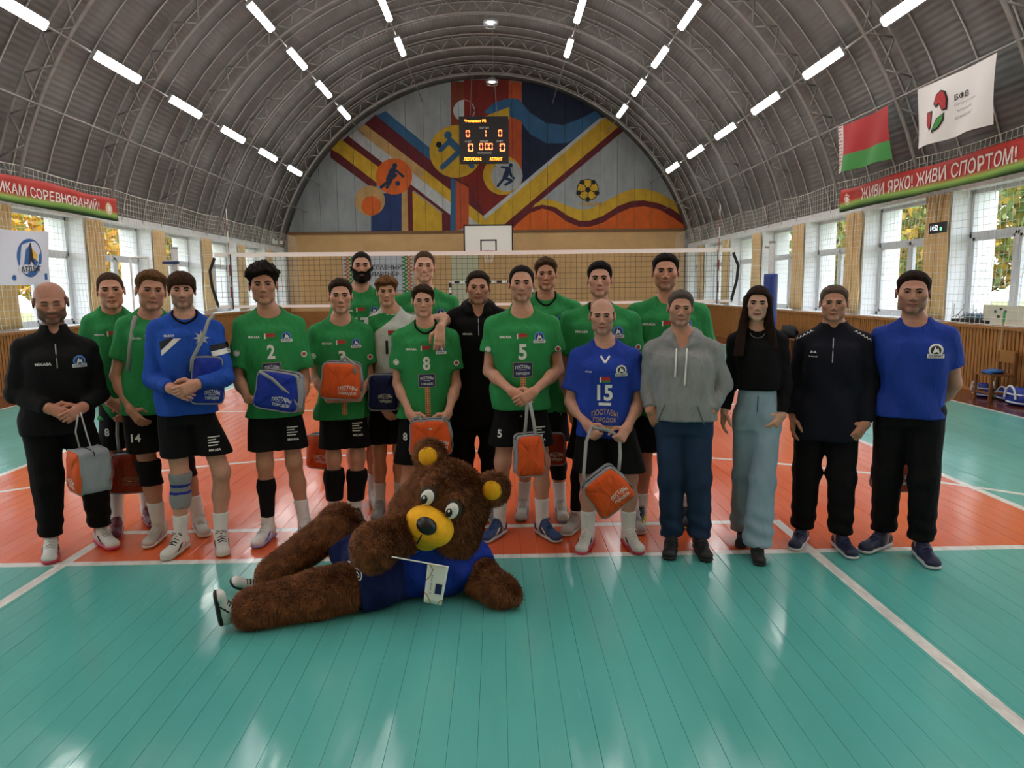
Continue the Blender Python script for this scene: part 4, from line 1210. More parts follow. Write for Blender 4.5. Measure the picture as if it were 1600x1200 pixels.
def c_(l, a, b, ra, rb):
    a, b = np.array(a, float), np.array(b, float); ab = b - a
    x, y, z = l[0] - a[0], l[1] - a[1], l[2] - a[2]; tt = np.clip((x * ab[0] + y * ab[1] + z * ab[2]) / ab.dot(ab), 0, 1)
    return np.sqrt((x - tt * ab[0]) ** 2 + (y - tt * ab[1]) ** 2 + (z - tt * ab[2]) ** 2) - (ra + (rb - ra) * tt)


def skull(l, fw=1.0, jaw=1.0):
    d = e_(l, (0, .014, .030), (.0745 * fw, .094, .088))
    d = smin(d, e_(l, (0, -.020, -.030), (.0635 * fw, .067, .084)), .03)
    return d


def face_sdf(l, o):
    fw, jaw = o.get('fw', 1.0), o.get('jaw', 1.0); sm = o.get('smile', 0.0)
    d = skull(l, fw, jaw)
    for sx in (-1, 1):
        d = smin(d, e_(l, (sx * .041 * fw * jaw, -.010, -.072), (.020, .032, .024)), .026)     # jaw corner
        d = smin(d, e_(l, (sx * .044 * fw, -.056, -.014 + .004 * sm), (.021, .02, .018)), .022)   # cheekbone
    d = smin(d, e_(l, (0, -.066, -.099), (.026 * jaw, .022, .019)), .024)                        # chin
    d = smin(d, c_(l, (-.036, -.082, .020), (.036, -.082, .020), .010, .010), .016)             # brow
    for sx in (-1, 1):
        d = -smin(-d, e_(l, (sx * .031, -.097, .003), (.020, .018, .012)), .012)                # socket
    d = smin(d, c_(l, (0, -.086, .010), (0, -.106, -.030), .0075, .0105), .010)                   # nose
    for sx in (-1, 1): d = smin(d, e_(l, (sx * .0115, -.095, -.034), (.0085, .011, .0075)), .007)
    w_ = .022 + .006 * sm
    for sx in (-1, 1):
        d = smin(d, c_(l, (0, -.0925, -.0605), (sx * w_, -.080, -.0625 + .007 * sm), .0052, .0026), .006)
        d = smin(d, c_(l, (0, -.0915, -.0715), (sx * w_ * .85, -.080, -.0665 + .006 * sm), .0068, .003), .006)
        d = -smin(-d, c_(l, (0, -.0995, -.0655), (sx * w_, -.0875, -.0645 + .007 * sm), .0022, .0016), .003)
    for sx in (-1, 1):                                                                               # ears
        q = e_(l, (sx * (.0765 * fw + .003), .018, -.004), (.0085, .020, .031)); q = -smin(-q, e_(l, (sx * (.0765 * fw + .012), .012, -.002), (.006, .011, .019)), .006)
        d = smin(d, q, .008)
    return d


ZL = (np.array([-.13, -.095, -.075, -.06, -.05, -.04, -.025, -.005, .01, .03, .045, .06, .08, .13]),
      np.array([.076, .076, .073, .067, .055, .022, -.008, -.002, .022, .024, -.002, -.04, -.062, -.066]))


def hair_sdf(l, o):
    st = o.get('hair', 'short'); fw = o.get('fw', 1.0)
    d = skull(l, fw)
    x, y, z = l
    sst = lambda a, b, v: np.clip((v - a) / (b - a), 0, 1) ** 2 * (3 - 2 * np.clip((v - a) / (b - a), 0, 1))
    top = sst(.02, .085, z); front = sst(.03, -.07, y)
    sd, tp, qf, zf, am = {'buzz': (.004, .006, 0, .0, .0006), 'short': (.005, .014, .004, .0, .002), 'crop': (.006, .019, .010, -.003, .003), 'quiff': (.008, .026, .020, .0, .004), 'curly': (.010, .032, .016, -.012, .006),
                          'bowl': (.014, .022, .012, -.030, .002), 'swept': (.010, .027, .016, -.016, .005), 'bald': (.0035, -.02, 0, .0, .0005), 'reced': (.006, .010, -.002, .012, .001), 'long': (.013, .014, .004, -.004, .001)}[st]
    T = sd + (tp - sd) * top + qf * front * top
    sd_ = o.get('seed', 0)
    T = T + am * (np.sin(95 * x + 40 * y + sd_) * np.sin(80 * z + 30 * x + 2 * sd_) + .7 * np.sin(170 * x + 60 * z + sd_) * np.sin(120 * y))
    zl = np.interp(y, ZL[0], ZL[1]) + zf * sst(-.02, -.06, y)
    if st == 'reced': zl = zl + .018 * sst(.02, .045, np.abs(x)) * sst(-.03, -.07, y)
    if st in ('swept', 'curly', 'crop'): zl = zl + .006 * np.sin(60 * x + sd_) * front
    T = T * np.clip((z - zl) / .022, .22, 1) if st not in ('bowl', 'long') else T
    h = np.maximum(d - T, -(z - zl) * .8)
    if st == 'bald': h = np.maximum(h, (z - .045 + .25 * np.maximum(y, 0) * 0))
    if st == 'long':
        # parted curtain of hair falling behind the shoulders and over the chest
        q = np.sqrt((x / 1.0) ** 2 + ((y - .03) / .85) ** 2); fall = np.maximum(np.abs(q - .083) - .018, np.maximum(z - .05, -.30 - z))
        fall = np.maximum(fall, -(y + .012 + .0 * z))
        side = np.minimum(np.minimum(c_(l, (-.070, -.022, .04), (-.088, -.03, -.13), .017, .030), c_(l, (-.088, -.03, -.13), (-.105, -.085, -.36), .030, .036)), np.minimum(c_(l, (.070, -.022, .04), (.088, -.02, -.13), .017, .030), c_(l, (.088, -.02, -.13), (.125, -.02, -.30), .030, .032)))
        h = smin(h, smin(fall, side, .02), .02)
    return h
m_eyew = mat('eye_white', '#c9c0ba', .25); m_iris = mat('eye_iris_dark', '#2a1d14', .2); m_lash = mat('lash_dark', '#1a120e', .7); m_teeth = mat('teeth', '#d8d2c6', .3)
m_sock = cloth('white_sock', '#d9d9d6', .9, .2); m_blk = cloth('black_knit', '#0b0b0d', .9, .3)

# ---- one shoe shape shared by all feet (toe to -y, ankle over the origin)
def _shoe(hi=.0):
    U = Field((-.06, -.235, .0), (.06, .085, .19), .006)
    U.cone((0, -.17, .042), (0, -.06, .05), .038, .043, .02, sc=(1.0, 1, .85)); U.cone((0, -.06, .055), (0, .035, .055), .043, .042, .02, sc=(.92, 1, 1.05))
    U.cone((0, -.05, .075), (0, .012, .115 + hi), .036, .037, .02); U.ell((0, -.185, .036), (.042, .035, .028), .02)
    U.half((0, 0, .018), (0, 0, -1)); U.half((0, 0, .118 + hi), (0, .18, 1))
    S = Field((-.065, -.245, -.006), (.065, .095, .05), .006)
    S.cone((0, -.178, .016), (0, -.07, .018), .045, .042, .02, sc=(1.05, 1, .42)); S.cone((0, -.07, .018), (0, .035, .02), .040, .042, .02, sc=(.98, 1, .5)); S.half((0, 0, 0), (0, 0, -1))
    l = MB()
    for k in range(5):
        y_ = -.115 + .021 * k; z_ = .083 + .0105 * k
        l.tube([(-.026, y_, z_ - .012), (0, y_ - .004, z_ + .004), (.026, y_, z_ - .012)], .0042, 5)
    for s_ in (-1, 1): l.tube([(0, -.04, .128), (s_ * .026, -.052, .138), (s_ * .038, -.055, .118), (s_ * .012, -.044, .126)], .0026, 4)
    band_ = [MB().tube([(s_ * .034, -.12, .03), (s_ * .042, -.09, .055), (s_ * .040, -.06, .075)], .006, 5) for s_ in (-1, 1)]
    return (qmesh('shoe_upper', *_rx(U), [m_sock]), qmesh('shoe_sole', *_rx(S), [m_sock]), pmesh('laces', l.v, l.f, [m_sock]), [pmesh('side_stripe', q.v, q.f, [m_sock]) for q in band_])
def _rx(f, it=1): V, Q = f.mesh(); return relax(V, Q, it), Q
SHOE = _shoe(.015)


def omat(o, m):
    o.material_slots[0].link = 'OBJECT'; o.material_slots[0].material = m; return o


def shoe(parent, loc, rz, up, sole, lace, stripe=None, s=1.0):
    sh = empty('shoe', loc, parent=parent); sh.rotation_euler = (0, 0, rz); sh.scale = (s, s, s)
    omat(mobj('upper', SHOE[0], sh), mat('shoe_' + up, up, .6)); omat(mobj('sole', SHOE[1], sh), mat('shoe_' + sole, sole, .6)); omat(mobj('laces', SHOE[2], sh), mat('shoe_' + lace, lace, .7))
    if stripe:
        for q in SHOE[3]: omat(mobj('side_stripe', q, sh), mat('shoe_' + stripe, stripe, .6))


class Print:
    """flat print laid on a garment"""
    def __init__(s, obj, parent):
        me = obj.data; s.b = BVHTree.FromPolygons([v.co[:] for v in me.vertices], [p.vertices[:] for p in me.polygons]); s.par = parent; s.o = obj

    def put(s, V, F, c, mt, nm, off=.003, rot=0.0, maxe=.02):
        """c: centre (x, z) in person coordinates"""
        V, F = refine2d(V, F, maxe)
        ca, sa = math.cos(rot), math.sin(rot); out = []; ylast = None; miss = 0
        for x, z in V:
            X, Z = c[0] + ca * x - sa * z, c[1] + sa * x + ca * z
            h = s.b.ray_cast(Vector((X, -1.2, Z)), Vector((0, 1, 0)))
            if h[0] is None: miss += 1; out.append([X, None, Z])
            else: out.append([X, h[0].y - off, Z])
        if miss > .35 * len(V): return None
        av = np.mean([q[1] for q in out if q[1] is not None])
        P3 = [(q[0], q[1] if q[1] is not None else av + .02, q[2]) for q in out]
        return mobj(nm, pmesh(nm, P3, F, [mt]), s.par)


m_pw = mat('print_white', '#dcdcd6', .7); m_pr = mat('print_red', '#ab2224', .7); m_pg = mat('print_green', '#2f7a3a', .7); m_pn = mat('print_navy', '#16245a', .7); m_pb = mat('print_black', '#0c0d10', .7); m_pblue = mat('print_sky', '#4a7fc0', .7); m_pt = mat('print_tan', '#b79a62', .7)


def flag_patch(P, c, w_=.068, h_=.036):
    P.put(*grid2d(w_, h_ * .66, 4, 2), (c[0], c[1] + h_ * .17), m_pr, 'flag_patch'); P.put(*grid2d(w_, h_ * .34, 4, 1), (c[0], c[1] - h_ * .33), m_pg, 'flag_patch'); P.put(*grid2d(w_ * .13, h_, 1, 3), (c[0] - w_ * .43, c[1]), m_pw, 'flag_patch', .004)


def crest(P, c, r=.031, blue=True):
    P.put(*disc2d(r, 18, r * .72), c, m_pblue if blue else m_pw, 'crest'); P.put(*disc2d(r * .7, 16), c, m_pn if blue else m_pb, 'crest')
    T = np.array([(-.5, -.6), (-.1, .6), (.12, .1), (.3, .35), (.55, -.6), (.1, -.2)]) * r; P.put(T, [(0, 1, 2, 5), (2, 3, 4, 5)], c, m_pw, 'crest', .005)
    P.put(*grid2d(r * 2.3, r * .62, 3, 1), (c[0], c[1] - r * .85), m_pw, 'crest', .005); tv, tf = fit_text('АТЛАНТ', r * 2.0, r * .42, .03); P.put(tv, tf, (c[0], c[1] - r * .85), m_pn, 'crest', .0065)


def brand(P, c, w_=.075, mt=None, s_='MIKASA'): P.put(*fit_text(s_, w_, w_ * .2, .03), c, mt or m_pw, 'brand_print')


def sponsor(P, c, w_=.115, plate=True, strip=True, zlow=None):
    h_ = w_ * .78
    if plate: P.put(*grid2d(w_, h_, 4, 3), c, m_pn, 'sponsor_plate'); rb = [(grid2d(w_, .003), (0, h_ / 2)), (grid2d(w_, .003), (0, -h_ / 2)), (grid2d(.003, h_), (-w_ / 2, 0)), (grid2d(.003, h_), (w_ / 2, 0))]
    if plate:
        for (g_, of) in rb: P.put(*g_, (c[0] + of[0], c[1] + of[1]), m_pt, 'plate_edge', .0045)
    tv, tf = fit_text('ПОСТАВЫ', w_ * .78, h_ * .23, .02); tv = tv.copy(); tv[:, 1] += h_ * .10 - (tv[:, 0] / (w_ * .4)) ** 2 * h_ * .08
    P.put(tv, tf, (c[0], c[1] + h_ * .12), m_pw, 'sponsor_print', .005); P.put(*grid2d(w_ * .4, h_ * .03), c, m_pw, 'sponsor_print', .005); P.put(*fit_text('ГОРОДОК', w_ * .72, h_ * .2, .02), (c[0], c[1] - h_ * .26), m_pw, 'sponsor_print', .005)
    if strip and zlow is not None:
        L = c[1] - h_ / 2 - zlow; P.put(*grid2d(.036, L, 2, 8), (c[0] + .002, zlow + L / 2), m_pt, 'ornament_strip', .003)
        n = int(L / .016)
        V = []; Fq = []
        for k in range(n):
            for dx in (-.009, .009):
                b = len(V); z_ = L / 2 - (k + .5) * L / n; V += [(dx - .007, z_), (dx, z_ - .006), (dx + .007, z_), (dx, z_ + .006)]; Fq.append((b, b + 1, b + 2, b + 3))
        P.put(np.array(V), Fq, (c[0] + .002, zlow + L / 2), m_pr, 'ornament_strip', .0045)


def person(S):
    Yb = S['y']; fts = [at(fx, fy, 0) for fx, fy in ()]
    def gz(px, py):
        d = FW + ((px - 800) / FPX) * RT - ((py - 600) / FPX) * UP; return CAM + d * (-CAM[2] / d[2])
    feet = [gz(*q) for q in S['feet']]
    X0 = (feet[0][0] + feet[1][0]) / 2; O = A3(X0, Yb, 0)
    phi = S.get('turn', 1.0) * math.atan2(X0 - CAM[0], Yb - CAM[1]); ex, ey = A3(math.cos(phi), -math.sin(phi), 0), A3(math.sin(phi), math.cos(phi), 0)
    loc_ = lambda p_: A3((p_ - O).dot(ex), (p_ - O).dot(ey), p_[2])
    def L(px, py, dy=0.0):
        d = FW + ((px - 800) / FPX) * RT - ((py - 600) / FPX) * UP
        return loc_(CAM + d * ((dy - (CAM - O).dot(ey)) / d.dot(ey)))
    root = empty('person', tuple(O), S['label'], 'person', 'people lined up for the team photo'); root.rotation_euler = (0, 0, -phi)
    b = S.get('b', 1.0); hd = S['head']; tp = {'buzz': .006, 'bald': 0, 'short': .014, 'crop': .024, 'quiff': .036, 'curly': .036, 'bowl': .026, 'swept': .034, 'reced': .010, 'long': .014}[S.get('hair', 'short')]
    ztop = L(hd[0], hd[1])[2]; zch = L(hd[0], hd[2], -.06)[2]; xh = L(hd[0], (hd[1] + hd[2]) / 2)[0]
    S = dict(S, fw=S.get('fw', 1.0) * 1.06); hs = max(.88, min(1.12, (ztop - zch - tp) / .236)); H = ztop - tp
    R = rotm(S.get('yaw', 0), S.get('pitch', 0), S.get('roll', 0))
    hc = A3(xh, -.025, ztop - tp - .118 * hs)
    sh = S['sh']; SL, SR = L(sh[0], sh[2]), L(sh[1], sh[3] if len(sh) > 3 else sh[2])
    zs = (SL[2] + SR[2]) / 2; cx = (SL[0] + SR[0]) / 2; SW = (SR[0] - SL[0]) / 2
    px_ = S.get('hipx'); px_ = L(px_, 650)[0] if px_ else .5 * cx * .6 + .0
    J = {}
    for i, (q, sx) in enumerate(((SL, -1), (SR, 1))): J['s', i] = A3(q[0] - sx * .058 * b, .01, q[2] - .066)
    for i in (0, 1): J['e', i] = L(*S['el'][i]); J['w', i] = L(*S['wr'][i])
    zh = .525 * H
    fd = S.get('toe', (-14, 14)); F_ = []
    for i in (0, 1):
        g = loc_(feet[i]); F_.append(g); sx = (-1, 1)[i]
        g2 = A3(g[0], g[1] + .09, 0); J['a', i] = A3(g2[0], g2[1], .10); J['h', i] = A3(px_ + sx * .085 * b, 0, zh)
        kn = (J['h', i] * .47 + J['a', i] * .53); kn[2] = .285 * H; kn[1] -= .02
        if S.get('kn'): kn[0] = L(S['kn'][i][0], S['kn'][i][1])[0]
        J['k', i] = kn
    skin = np.array(srgb(S.get('skin', '#b98870'))[:3]) * 1.22
    sd = S.get('seed', 0)
    # ---------------- body, coarse part
    lo = np.min([J[k] for k in J], axis=0) - .16; hi = np.max([J[k] for k in J], axis=0) + .16; lo[2] = .02; lo[0] = min(lo[0], cx - .3); hi[0] = max(hi[0], cx + .3); lo[1] = min(lo[1], -.2); hi[1] = max(hi[1], .2); hi[2] = zs + .2
    B = Field(lo, hi, .0145)
    bw = lambda w_: w_ * b
    pr = [(.455 * H, px_, .01, bw(.12), bw(.07)), (.52 * H, px_, .015, bw(.145), bw(.072)), (.61 * H, .6 * px_ + .4 * cx, .01, bw(.125), bw(.07)), (.72 * H, cx, -.005, min(SW - .055, bw(.17)), bw(.108)), (zs - .10, cx, .0, min(SW - .05, bw(.175)), bw(.10)), (zs - .045, cx, .012, bw(.13), bw(.075)), (zs + .015, cx, .015, bw(.06), bw(.055))]
    B.torso(pr, .03)
    nb = A3(cx, .028, zs + .0); nt = hc + R @ A3(0, .034, -.06) * hs
    nr = .054 * S.get('neck', 1.0)
    for i in (0, 1):
        B.cone(nb + A3(0, 0, .04), J['s', i] + A3(0, 0, .012), .045, .046 * b, .05)
        B.cone(J['s', i], J['e', i], .050 * b, .041 * b, .03); B.cone(J['e', i], J['w', i], .041 * b, .0285 * b, .02)
        m_ = J['e', i] * .68 + J['w', i] * .32; B.ell(m_, (.043 * b, .043 * b, .05), .03)
        B.cone(J['h', i] + A3(0, .01, -.03), J['k', i], .078 * b, .057 * b, .03); cf = J['k', i] * .62 + J['a', i] * .38 + A3(0, .022, 0)
        B.cone(J['k', i], cf, .053 * b, .056 * b, .03); B.cone(cf, J['a', i], .055 * b, .036 * b, .03); B.cone(J['a', i], J['a', i] * A3(1, 1, 0) + A3(0, -.02, .05), .036, .036, .02); B.ell(J['k', i] + A3(0, -.012, 0), (.05 * b, .05 * b, .055), .03)
    B.cone(nb, nt, nr * 1.08, nr, .035)
    # cut where the finer head and hands take over
    zc = zs + .055
    B.F = np.where((B.ax[2] > zc + .012)[None, None, :] & (np.abs(B.ax[0] - xh) < .12)[:, None, None] & (np.abs(B.ax[1]) < .16)[None, :, None], .5, B.F)
    V, Q = B.mesh(); V = relax(V, Q, 1); parts = [(V, Q, np.tile(skin, (len(V), 1)))]
    # ---------------- head and neck
    lo = np.minimum(hc - .175 * hs, A3(hc[0] - .12, -.16, zc)); hi = hc + .175 * hs; lo[2] = zc - .012; Hd = Field(lo, hi, .0049)
    l = head_local(hc, R, hs)(Hd.ax); l = [np.broadcast_to(q, Hd.F.shape) for q in l]
    Hd.F = face_sdf(l, S) * hs
    Hd.cone(nb, nt, nr * 1.08, nr, .014)
    for i in (0, 1): Hd.cone(nb + A3(0, 0, .035), J['s', i] + A3(0, 0, .012), .045, .048 * b, .05)
    V, Q = Hd.mesh(); V = relax(V, Q, 1, .35); C = np.tile(skin, (len(V), 1))
    lv = ((V - hc) @ R) / hs; x, y, z = lv.T; ax_ = np.abs(x); sm = S.get('smile', 0)
    sst = lambda a, b_, v: np.clip((v - a) / (b_ - a), 0, 1)
    red = np.exp(-((ax_ - .042) / .018) ** 2 - ((z + .025) / .02) ** 2) * (y < -.03) * .5 + np.exp(-(x / .014) ** 2 - ((z + .03) / .014) ** 2) * (y < -.08) * .45 + ((ax_ > .074) & (np.abs(y - .014) < .03)) * .5
    C = C * (1 - red[:, None] * np.array([.02, .22, .20]))
    bd = S.get('beard', 0.0)
    jawm = sst(-.032, -.05, z - .55 * np.maximum(0, ax_ - .03) + .0) * sst(.03, .0, y) * sst(-.15, -.115, z) * 1.0
    must = np.exp(-((z + .049) / .007) ** 2) * (ax_ < .028) * (y < -.06); side = sst(.052, .06, ax_) * sst(.03, -.01, z) * sst(-.05, -.03, y) * sst(.012, -.005, y) * (z > -.07)
    jm = np.clip(jawm + must + side, 0, 1) * S.get('bmask', 1.0)
    hc_ = np.array(srgb(S.get('beardc', '#2a211c'))[:3]); C = C * (1 - bd * jm[:, None]) + hc_ * (bd * jm[:, None])
    lipw = .024 + .006 * sm
    lip = np.exp(-((z + .066 - .007 * sm * (ax_ / lipw) ** 2) / .0085) ** 4) * (ax_ < lipw) * (y < -.075)
    C = C * (1 - .75 * lip[:, None]) + (skin * np.array([.86, .50, .47]) if not S.get('lip') else np.array(srgb(S['lip'])[:3])) * .75 * lip[:, None]
    mline = np.exp(-((z + .0652 - .007 * sm * (ax_ / lipw) ** 2) / .0022) ** 2) * (ax_ < lipw) * (y < -.075); C = C * (1 - .55 * mline[:, None])
    if S.get('hair') in ('bald', 'buzz', 'reced'):
        hm = sst(-.004, .012, z - np.interp(y, *ZL)) * (.45 if S['hair'] != 'bald' else .16); C = C * (1 - hm[:, None]) + np.array(srgb(S.get('hairc', '#3a2a1e'))[:3]) * hm[:, None]
    parts.append((V, Q, C)); headm = (V, Q)
    # ---------------- hands
    hp = S.get('hp', ('hang', 'hang'))
    for i in (0, 1):
        sx = (-1, 1)[i]; inn = -sx; fa = J['w', i] - J['e', i]; fa /= np.linalg.norm(fa)
        P_ = hp[i]; P_ = P_ if isinstance(P_, dict) else dict(kind=P_)
        k_ = P_['kind']
        if k_ == 'none': continue
        d, n, th, cu = {'clasp': (fa * .55 + A3(inn * .55, -.12, -.28), (inn * .25, 1, -.15), (0, -.2, 1), (.25, .45, .35)), 'over': (fa * .5 + A3(inn * .6, -.05, -.35), (inn * .1, 1, -.1), (0, -.2, 1), (.35, .55, .4)),
                        'hang': (fa * .6 + A3(0, -.08, -.5), (inn, .15, 0), (0, -1, 0), (.22, .35, .25)), 'under': (A3(inn * .85, -.25, -.05), (0, -.1, 1), (0, -1, .2), (.12, .25, .2)),
                        'fist': (fa * .5 + A3(inn * .35, -.3, -.45), (inn * .4, .9, 0), (inn, -.4, .3), (1.0, 1.1, .7)), 'side': (A3(inn * .5, -.4, -.75), (inn * .7, .7, 0), (0, -.4, .8), (.3, .45, .35)),
                        'pocket': (A3(inn * .35, .22, -.85), (inn * .3, .9, 0), (inn, -.3, .2), (.2, .3, .2)), 'drape': (A3(inn * .1, -.35, -.95), (0, 1, -.2), (inn, 0, 0), (.2, .35, .3))}[k_]
        if 'd' in P_: d = A3(*P_['d'])
        if 'n' in P_: n = P_['n']
        if 'curl' in P_: cu = P_['curl']
        d = np.array(d, float) / np.linalg.norm(d); W = J['w', i]; sz = 1.02 * S.get('hz', 1.0)
        e = W + d * .17; lo = np.minimum(W - fa * .03, e) - .065; hi = np.maximum(W - fa * .03, e) + .065
        Hn = Field(lo, hi, .0048); hand(Hn, W, d, n, th, cu, sz); Hn.cone(W - fa * .06, W, .0305 * b, .0265 * b, .02, clip=[(W - fa * .035, -fa)])
        V, Q = Hn.mesh(); V = relax(V, Q, 1, .3); parts.append((V, Q, np.tile(skin * np.array([1.0, .95, .93]), (len(V), 1))))
    off = 0; VV, QQ, CC = [], [], []
    for V, Q, C in parts: VV.append(V); QQ.append(Q + off); CC.append(C); off += len(V)
    body = mobj('body', qmesh('body', np.concatenate(VV), np.concatenate(QQ), m_skin_, np.concatenate(CC)), root)
    # ---------------- face details
    hb = BVHTree.FromPolygons([tuple(v) for v in headm[0]], [tuple(int(i) for i in q) for q in headm[1]])
    def onface(x_, z_, e=0.0, rx=None):
        o_ = hc + R @ (A3(x_, -.2, z_) * hs); d_ = R @ A3(0, 1, 0)
        h_ = hb.ray_cast(Vector(o_), Vector(d_)); p_ = np.array(h_[0]) if h_[0] is not None else hc + R @ (A3(x_, -.085, z_) * hs)
        return p_ - d_ * e
    closed = S.get('closed', False)
    for sx in (-1, 1):
        if not closed:
            c = onface(sx * .031, .002) + R @ A3(0, .0035, 0); mb = MB(); mb.sphere((0, 0, 0), 1, 14, 10); Ve = np.array(mb.v)
            mi = [1 if np.mean(Ve[list(f_)], 0)[1] < -.1 and np.hypot(np.mean(Ve[list(f_)], 0)[0] * 2.0, np.mean(Ve[list(f_)], 0)[2] * .9) < .95 else 0 for f_ in mb.f]
            Ve = c + (Ve * np.array([.0128, .0072, .0058 * S.get('eye', 1.0)]) * hs) @ R.T
            mobj('eye', pmesh('eye', Ve, mb.f, [m_eyew, m_iris], True, mi), root)
        lz = .0075 if not closed else -.002
        MB().tube([onface(sx * (.0165 + .0145 * k / 2), .002 + (lz if not closed else -.004) * math.sin(PI * (.12 + .76 * k / 4)) - (.0012 * k / 4), .0012) for k in range(5)], .0021 * hs, 5).build('eyelashes', m_lash, root)
        bt = S.get('brow', 1.0)
        MB().tube([onface(sx * a_, z_, .0008) for a_, z_ in ((.0125, .0195), (.022, .0225), (.033, .0245), (.043, .0225), (.050, .0175))], [.0036 * bt, .0046 * bt, .0043 * bt, .0034 * bt, .0016], 6).build('eyebrow', hairmat('hair_' + S.get('browc', S.get('hairc', '#3a2a1e')), S.get('browc', S.get('hairc', '#3a2a1e'))), root)
    MB().tube([onface(q * lipw, -.0655 + .008 * sm * q * q, .0006) for q in np.linspace(-.92, .92, 9)], [.0008, .0014, .0017, .0018, .0018, .0018, .0017, .0014, .0008], 5).build('mouth_line', mat('mouth_dark', '#4a2420', .7), root)
    if S.get('teeth'):
        MB().tube([onface(q, -.0665 + .008 * sm * (q / .028) ** 2, .0014) for q in np.linspace(-.017, .017, 7)], .0025, 6).build('teeth', m_teeth, root)
    # ---------------- hair
    st = S.get('hair', 'short'); lw = .16 if st != 'long' else .20; lo = hc - lw * hs; hi = hc + lw * hs
    if st == 'long': lo[2] = hc[2] - .36 * hs
    Hr = Field(lo, hi, .0055 if st != 'long' else .0065); l = [np.broadcast_to(q, Hr.F.shape) for q in head_local(hc, R, hs)(Hr.ax)]
    Hr.F = hair_sdf(l, S) * hs; V, Q = Hr.mesh()
    if len(V): V = relax(V, Q, 1, .3); mobj('hair', qmesh('hair', V, Q, hairmat('hair_' + S.get('hairc', '#3a2a1e'), S.get('hairc', '#3a2a1e'))), root)
    if bd > .85:
        Br = Field(hc - .15 * hs, hc + .15 * hs, .0055); l = [np.broadcast_to(q, Br.F.shape) for q in head_local(hc, R, hs)(Br.ax)]; x_, y_, z_ = l
        d = face_sdf(l, dict(S)) - .006 - .008 * np.clip((-.06 - z_) / .05, 0, 1); mk = np.minimum(np.minimum(-.040 - z_ + .9 * np.maximum(0, np.abs(x_) - .034), .008 - y_), z_ + .145)
        lips = np.sqrt((x_ / .024) ** 2 + ((z_ + .066) / .011) ** 2) - 1
        Br.F = np.maximum(np.maximum(d, -mk), -lips * .01 * (y_ < -.05) - .5 * (y_ >= -.05)) * hs; V, Q = Br.mesh()
        if len(V): mobj('beard', qmesh('beard', V, Q, hairmat('hair_' + S.get('beardc', '#2a211c'), S.get('beardc', '#2a211c'))), root)
    # ---------------- upper garment
    T = S['top']; hemz = L(hd[0], T['hem'], -.11)[2]; hemz = min(hemz, .64 * H)
    k_ = T.get('kind', 'tee'); loose = T.get('loose', .022); mtop = T['mat']; ww = T.get('w', 0.0)
    lo = A3(min(J['e', 0][0], J['w', 0][0], SL[0]) - .15, min(-.25, J['w', 0][1] - .1, J['w', 1][1] - .1), min(hemz, J['w', 0][2], J['w', 1][2]) - .04); hi = A3(max(J['e', 1][0], J['w', 1][0], SR[0]) + .15, .26, zs + .16)
    G = Field(lo, hi, .0105)
    fs = lambda amp: (lambda x, y, z: amp * (np.sin(26 * x + 9 * z + sd * 1.7 + 2.2 * np.sin(6 * z + sd)) * np.clip((zs - .12 - z) / .25, .15, 1) + .6 * np.sin(15 * z - 18 * np.abs(x - cx) + sd)))
    fl = fs(T.get('fold', .0085))
    cw = SW - (.052 if k_ == 'tee' else .066) + loose * .5 + ww; hw_ = max(bw(.165) + loose, cw - .005) + T.get('hemw', 0.0)
    dp = T.get('dep', 1.0); cw = max(cw, min(SW - .055, bw(.17)) + .012)
    pr = [(hemz - .02, px_, .0, hw_, bw(.130) * dp + loose * .3), (hemz + .10, px_, -.002, hw_ - .006, bw(.126) * dp + loose * .3), (.62 * H, .6 * px_ + .4 * cx, -.004, (hw_ + cw) / 2 - .012, bw(.118) * dp + loose * .2), (.73 * H, cx, -.006, cw, bw(.116) + loose * .3), (zs - .09, cx, .0, cw - .004, bw(.106) + loose * .3), (zs - .05, cx, .012, bw(.145), bw(.085)), (zs + .01, cx, .017, bw(.085), bw(.068)), (zs + .05, cx, .02, bw(.065), bw(.058))]
    G.torso(pr, .025, 2.5, fl, zmin=hemz)
    for i in (0, 1):
        a_, e_p, w_p = J['s', i], J['e', i], J['w', i]; ad = (e_p - a_) / np.linalg.norm(e_p - a_)
        G.cone(nb + A3(0, 0, .035), a_ + A3(0, 0, .010), .048, .056 * b, .05)
        sk = T.get('sk', .03 if k_ == 'tee' else .014)
        if k_ == 'tee':
            en = a_ + (e_p - a_) * T.get('sl', .66); G.cone(a_, en + ad * .03, .062 * b, (.068 + T.get('slw', 0)) * b, sk, clip=[(en, ad)], fold=lambda x, y, z: .003 * np.sin(40 * z + 20 * x + sd))
        elif k_ == 'long':
            fd_ = (w_p - e_p) / np.linalg.norm(w_p - e_p); wf = lambda x, y, z: .0045 * np.sin(46 * z + 30 * x + sd) * np.sin(17 * z + 9 * x)
            G.cone(a_, e_p, .064 * b, .057 * b, sk, fold=wf); G.cone(e_p, w_p - fd_ * .01, .058 * b, .043 * b, .015, clip=[(w_p - fd_ * .012, fd_)], fold=wf)
    # neckline
    V_ = T.get('neck', 'crew')
    if V_ == 'crew': G.ell(A3(cx, -.055, zs + .068), (.080, .085, .062), .008, sub=True); G.half((cx, .05, zs + .085), (0, .35, 1))
    elif V_ == 'wide': G.ell(A3(cx, -.06, zs + .062), (.095, .09, .075), .008, sub=True); G.half((cx, .05, zs + .085), (0, .35, 1))
    elif V_ == 'stand':
        G.cone(nb + A3(0, 0, .03), nb * .4 + nt * .6 + A3(0, 0, -.005), nr + .024, nr + .016, .02); G.ell(A3(cx, -.075, zs + .105), (.045, .06, .075), .008, sub=True); G.half(nb * .45 + nt * .55, nt - nb)
    elif V_ == 'hood':
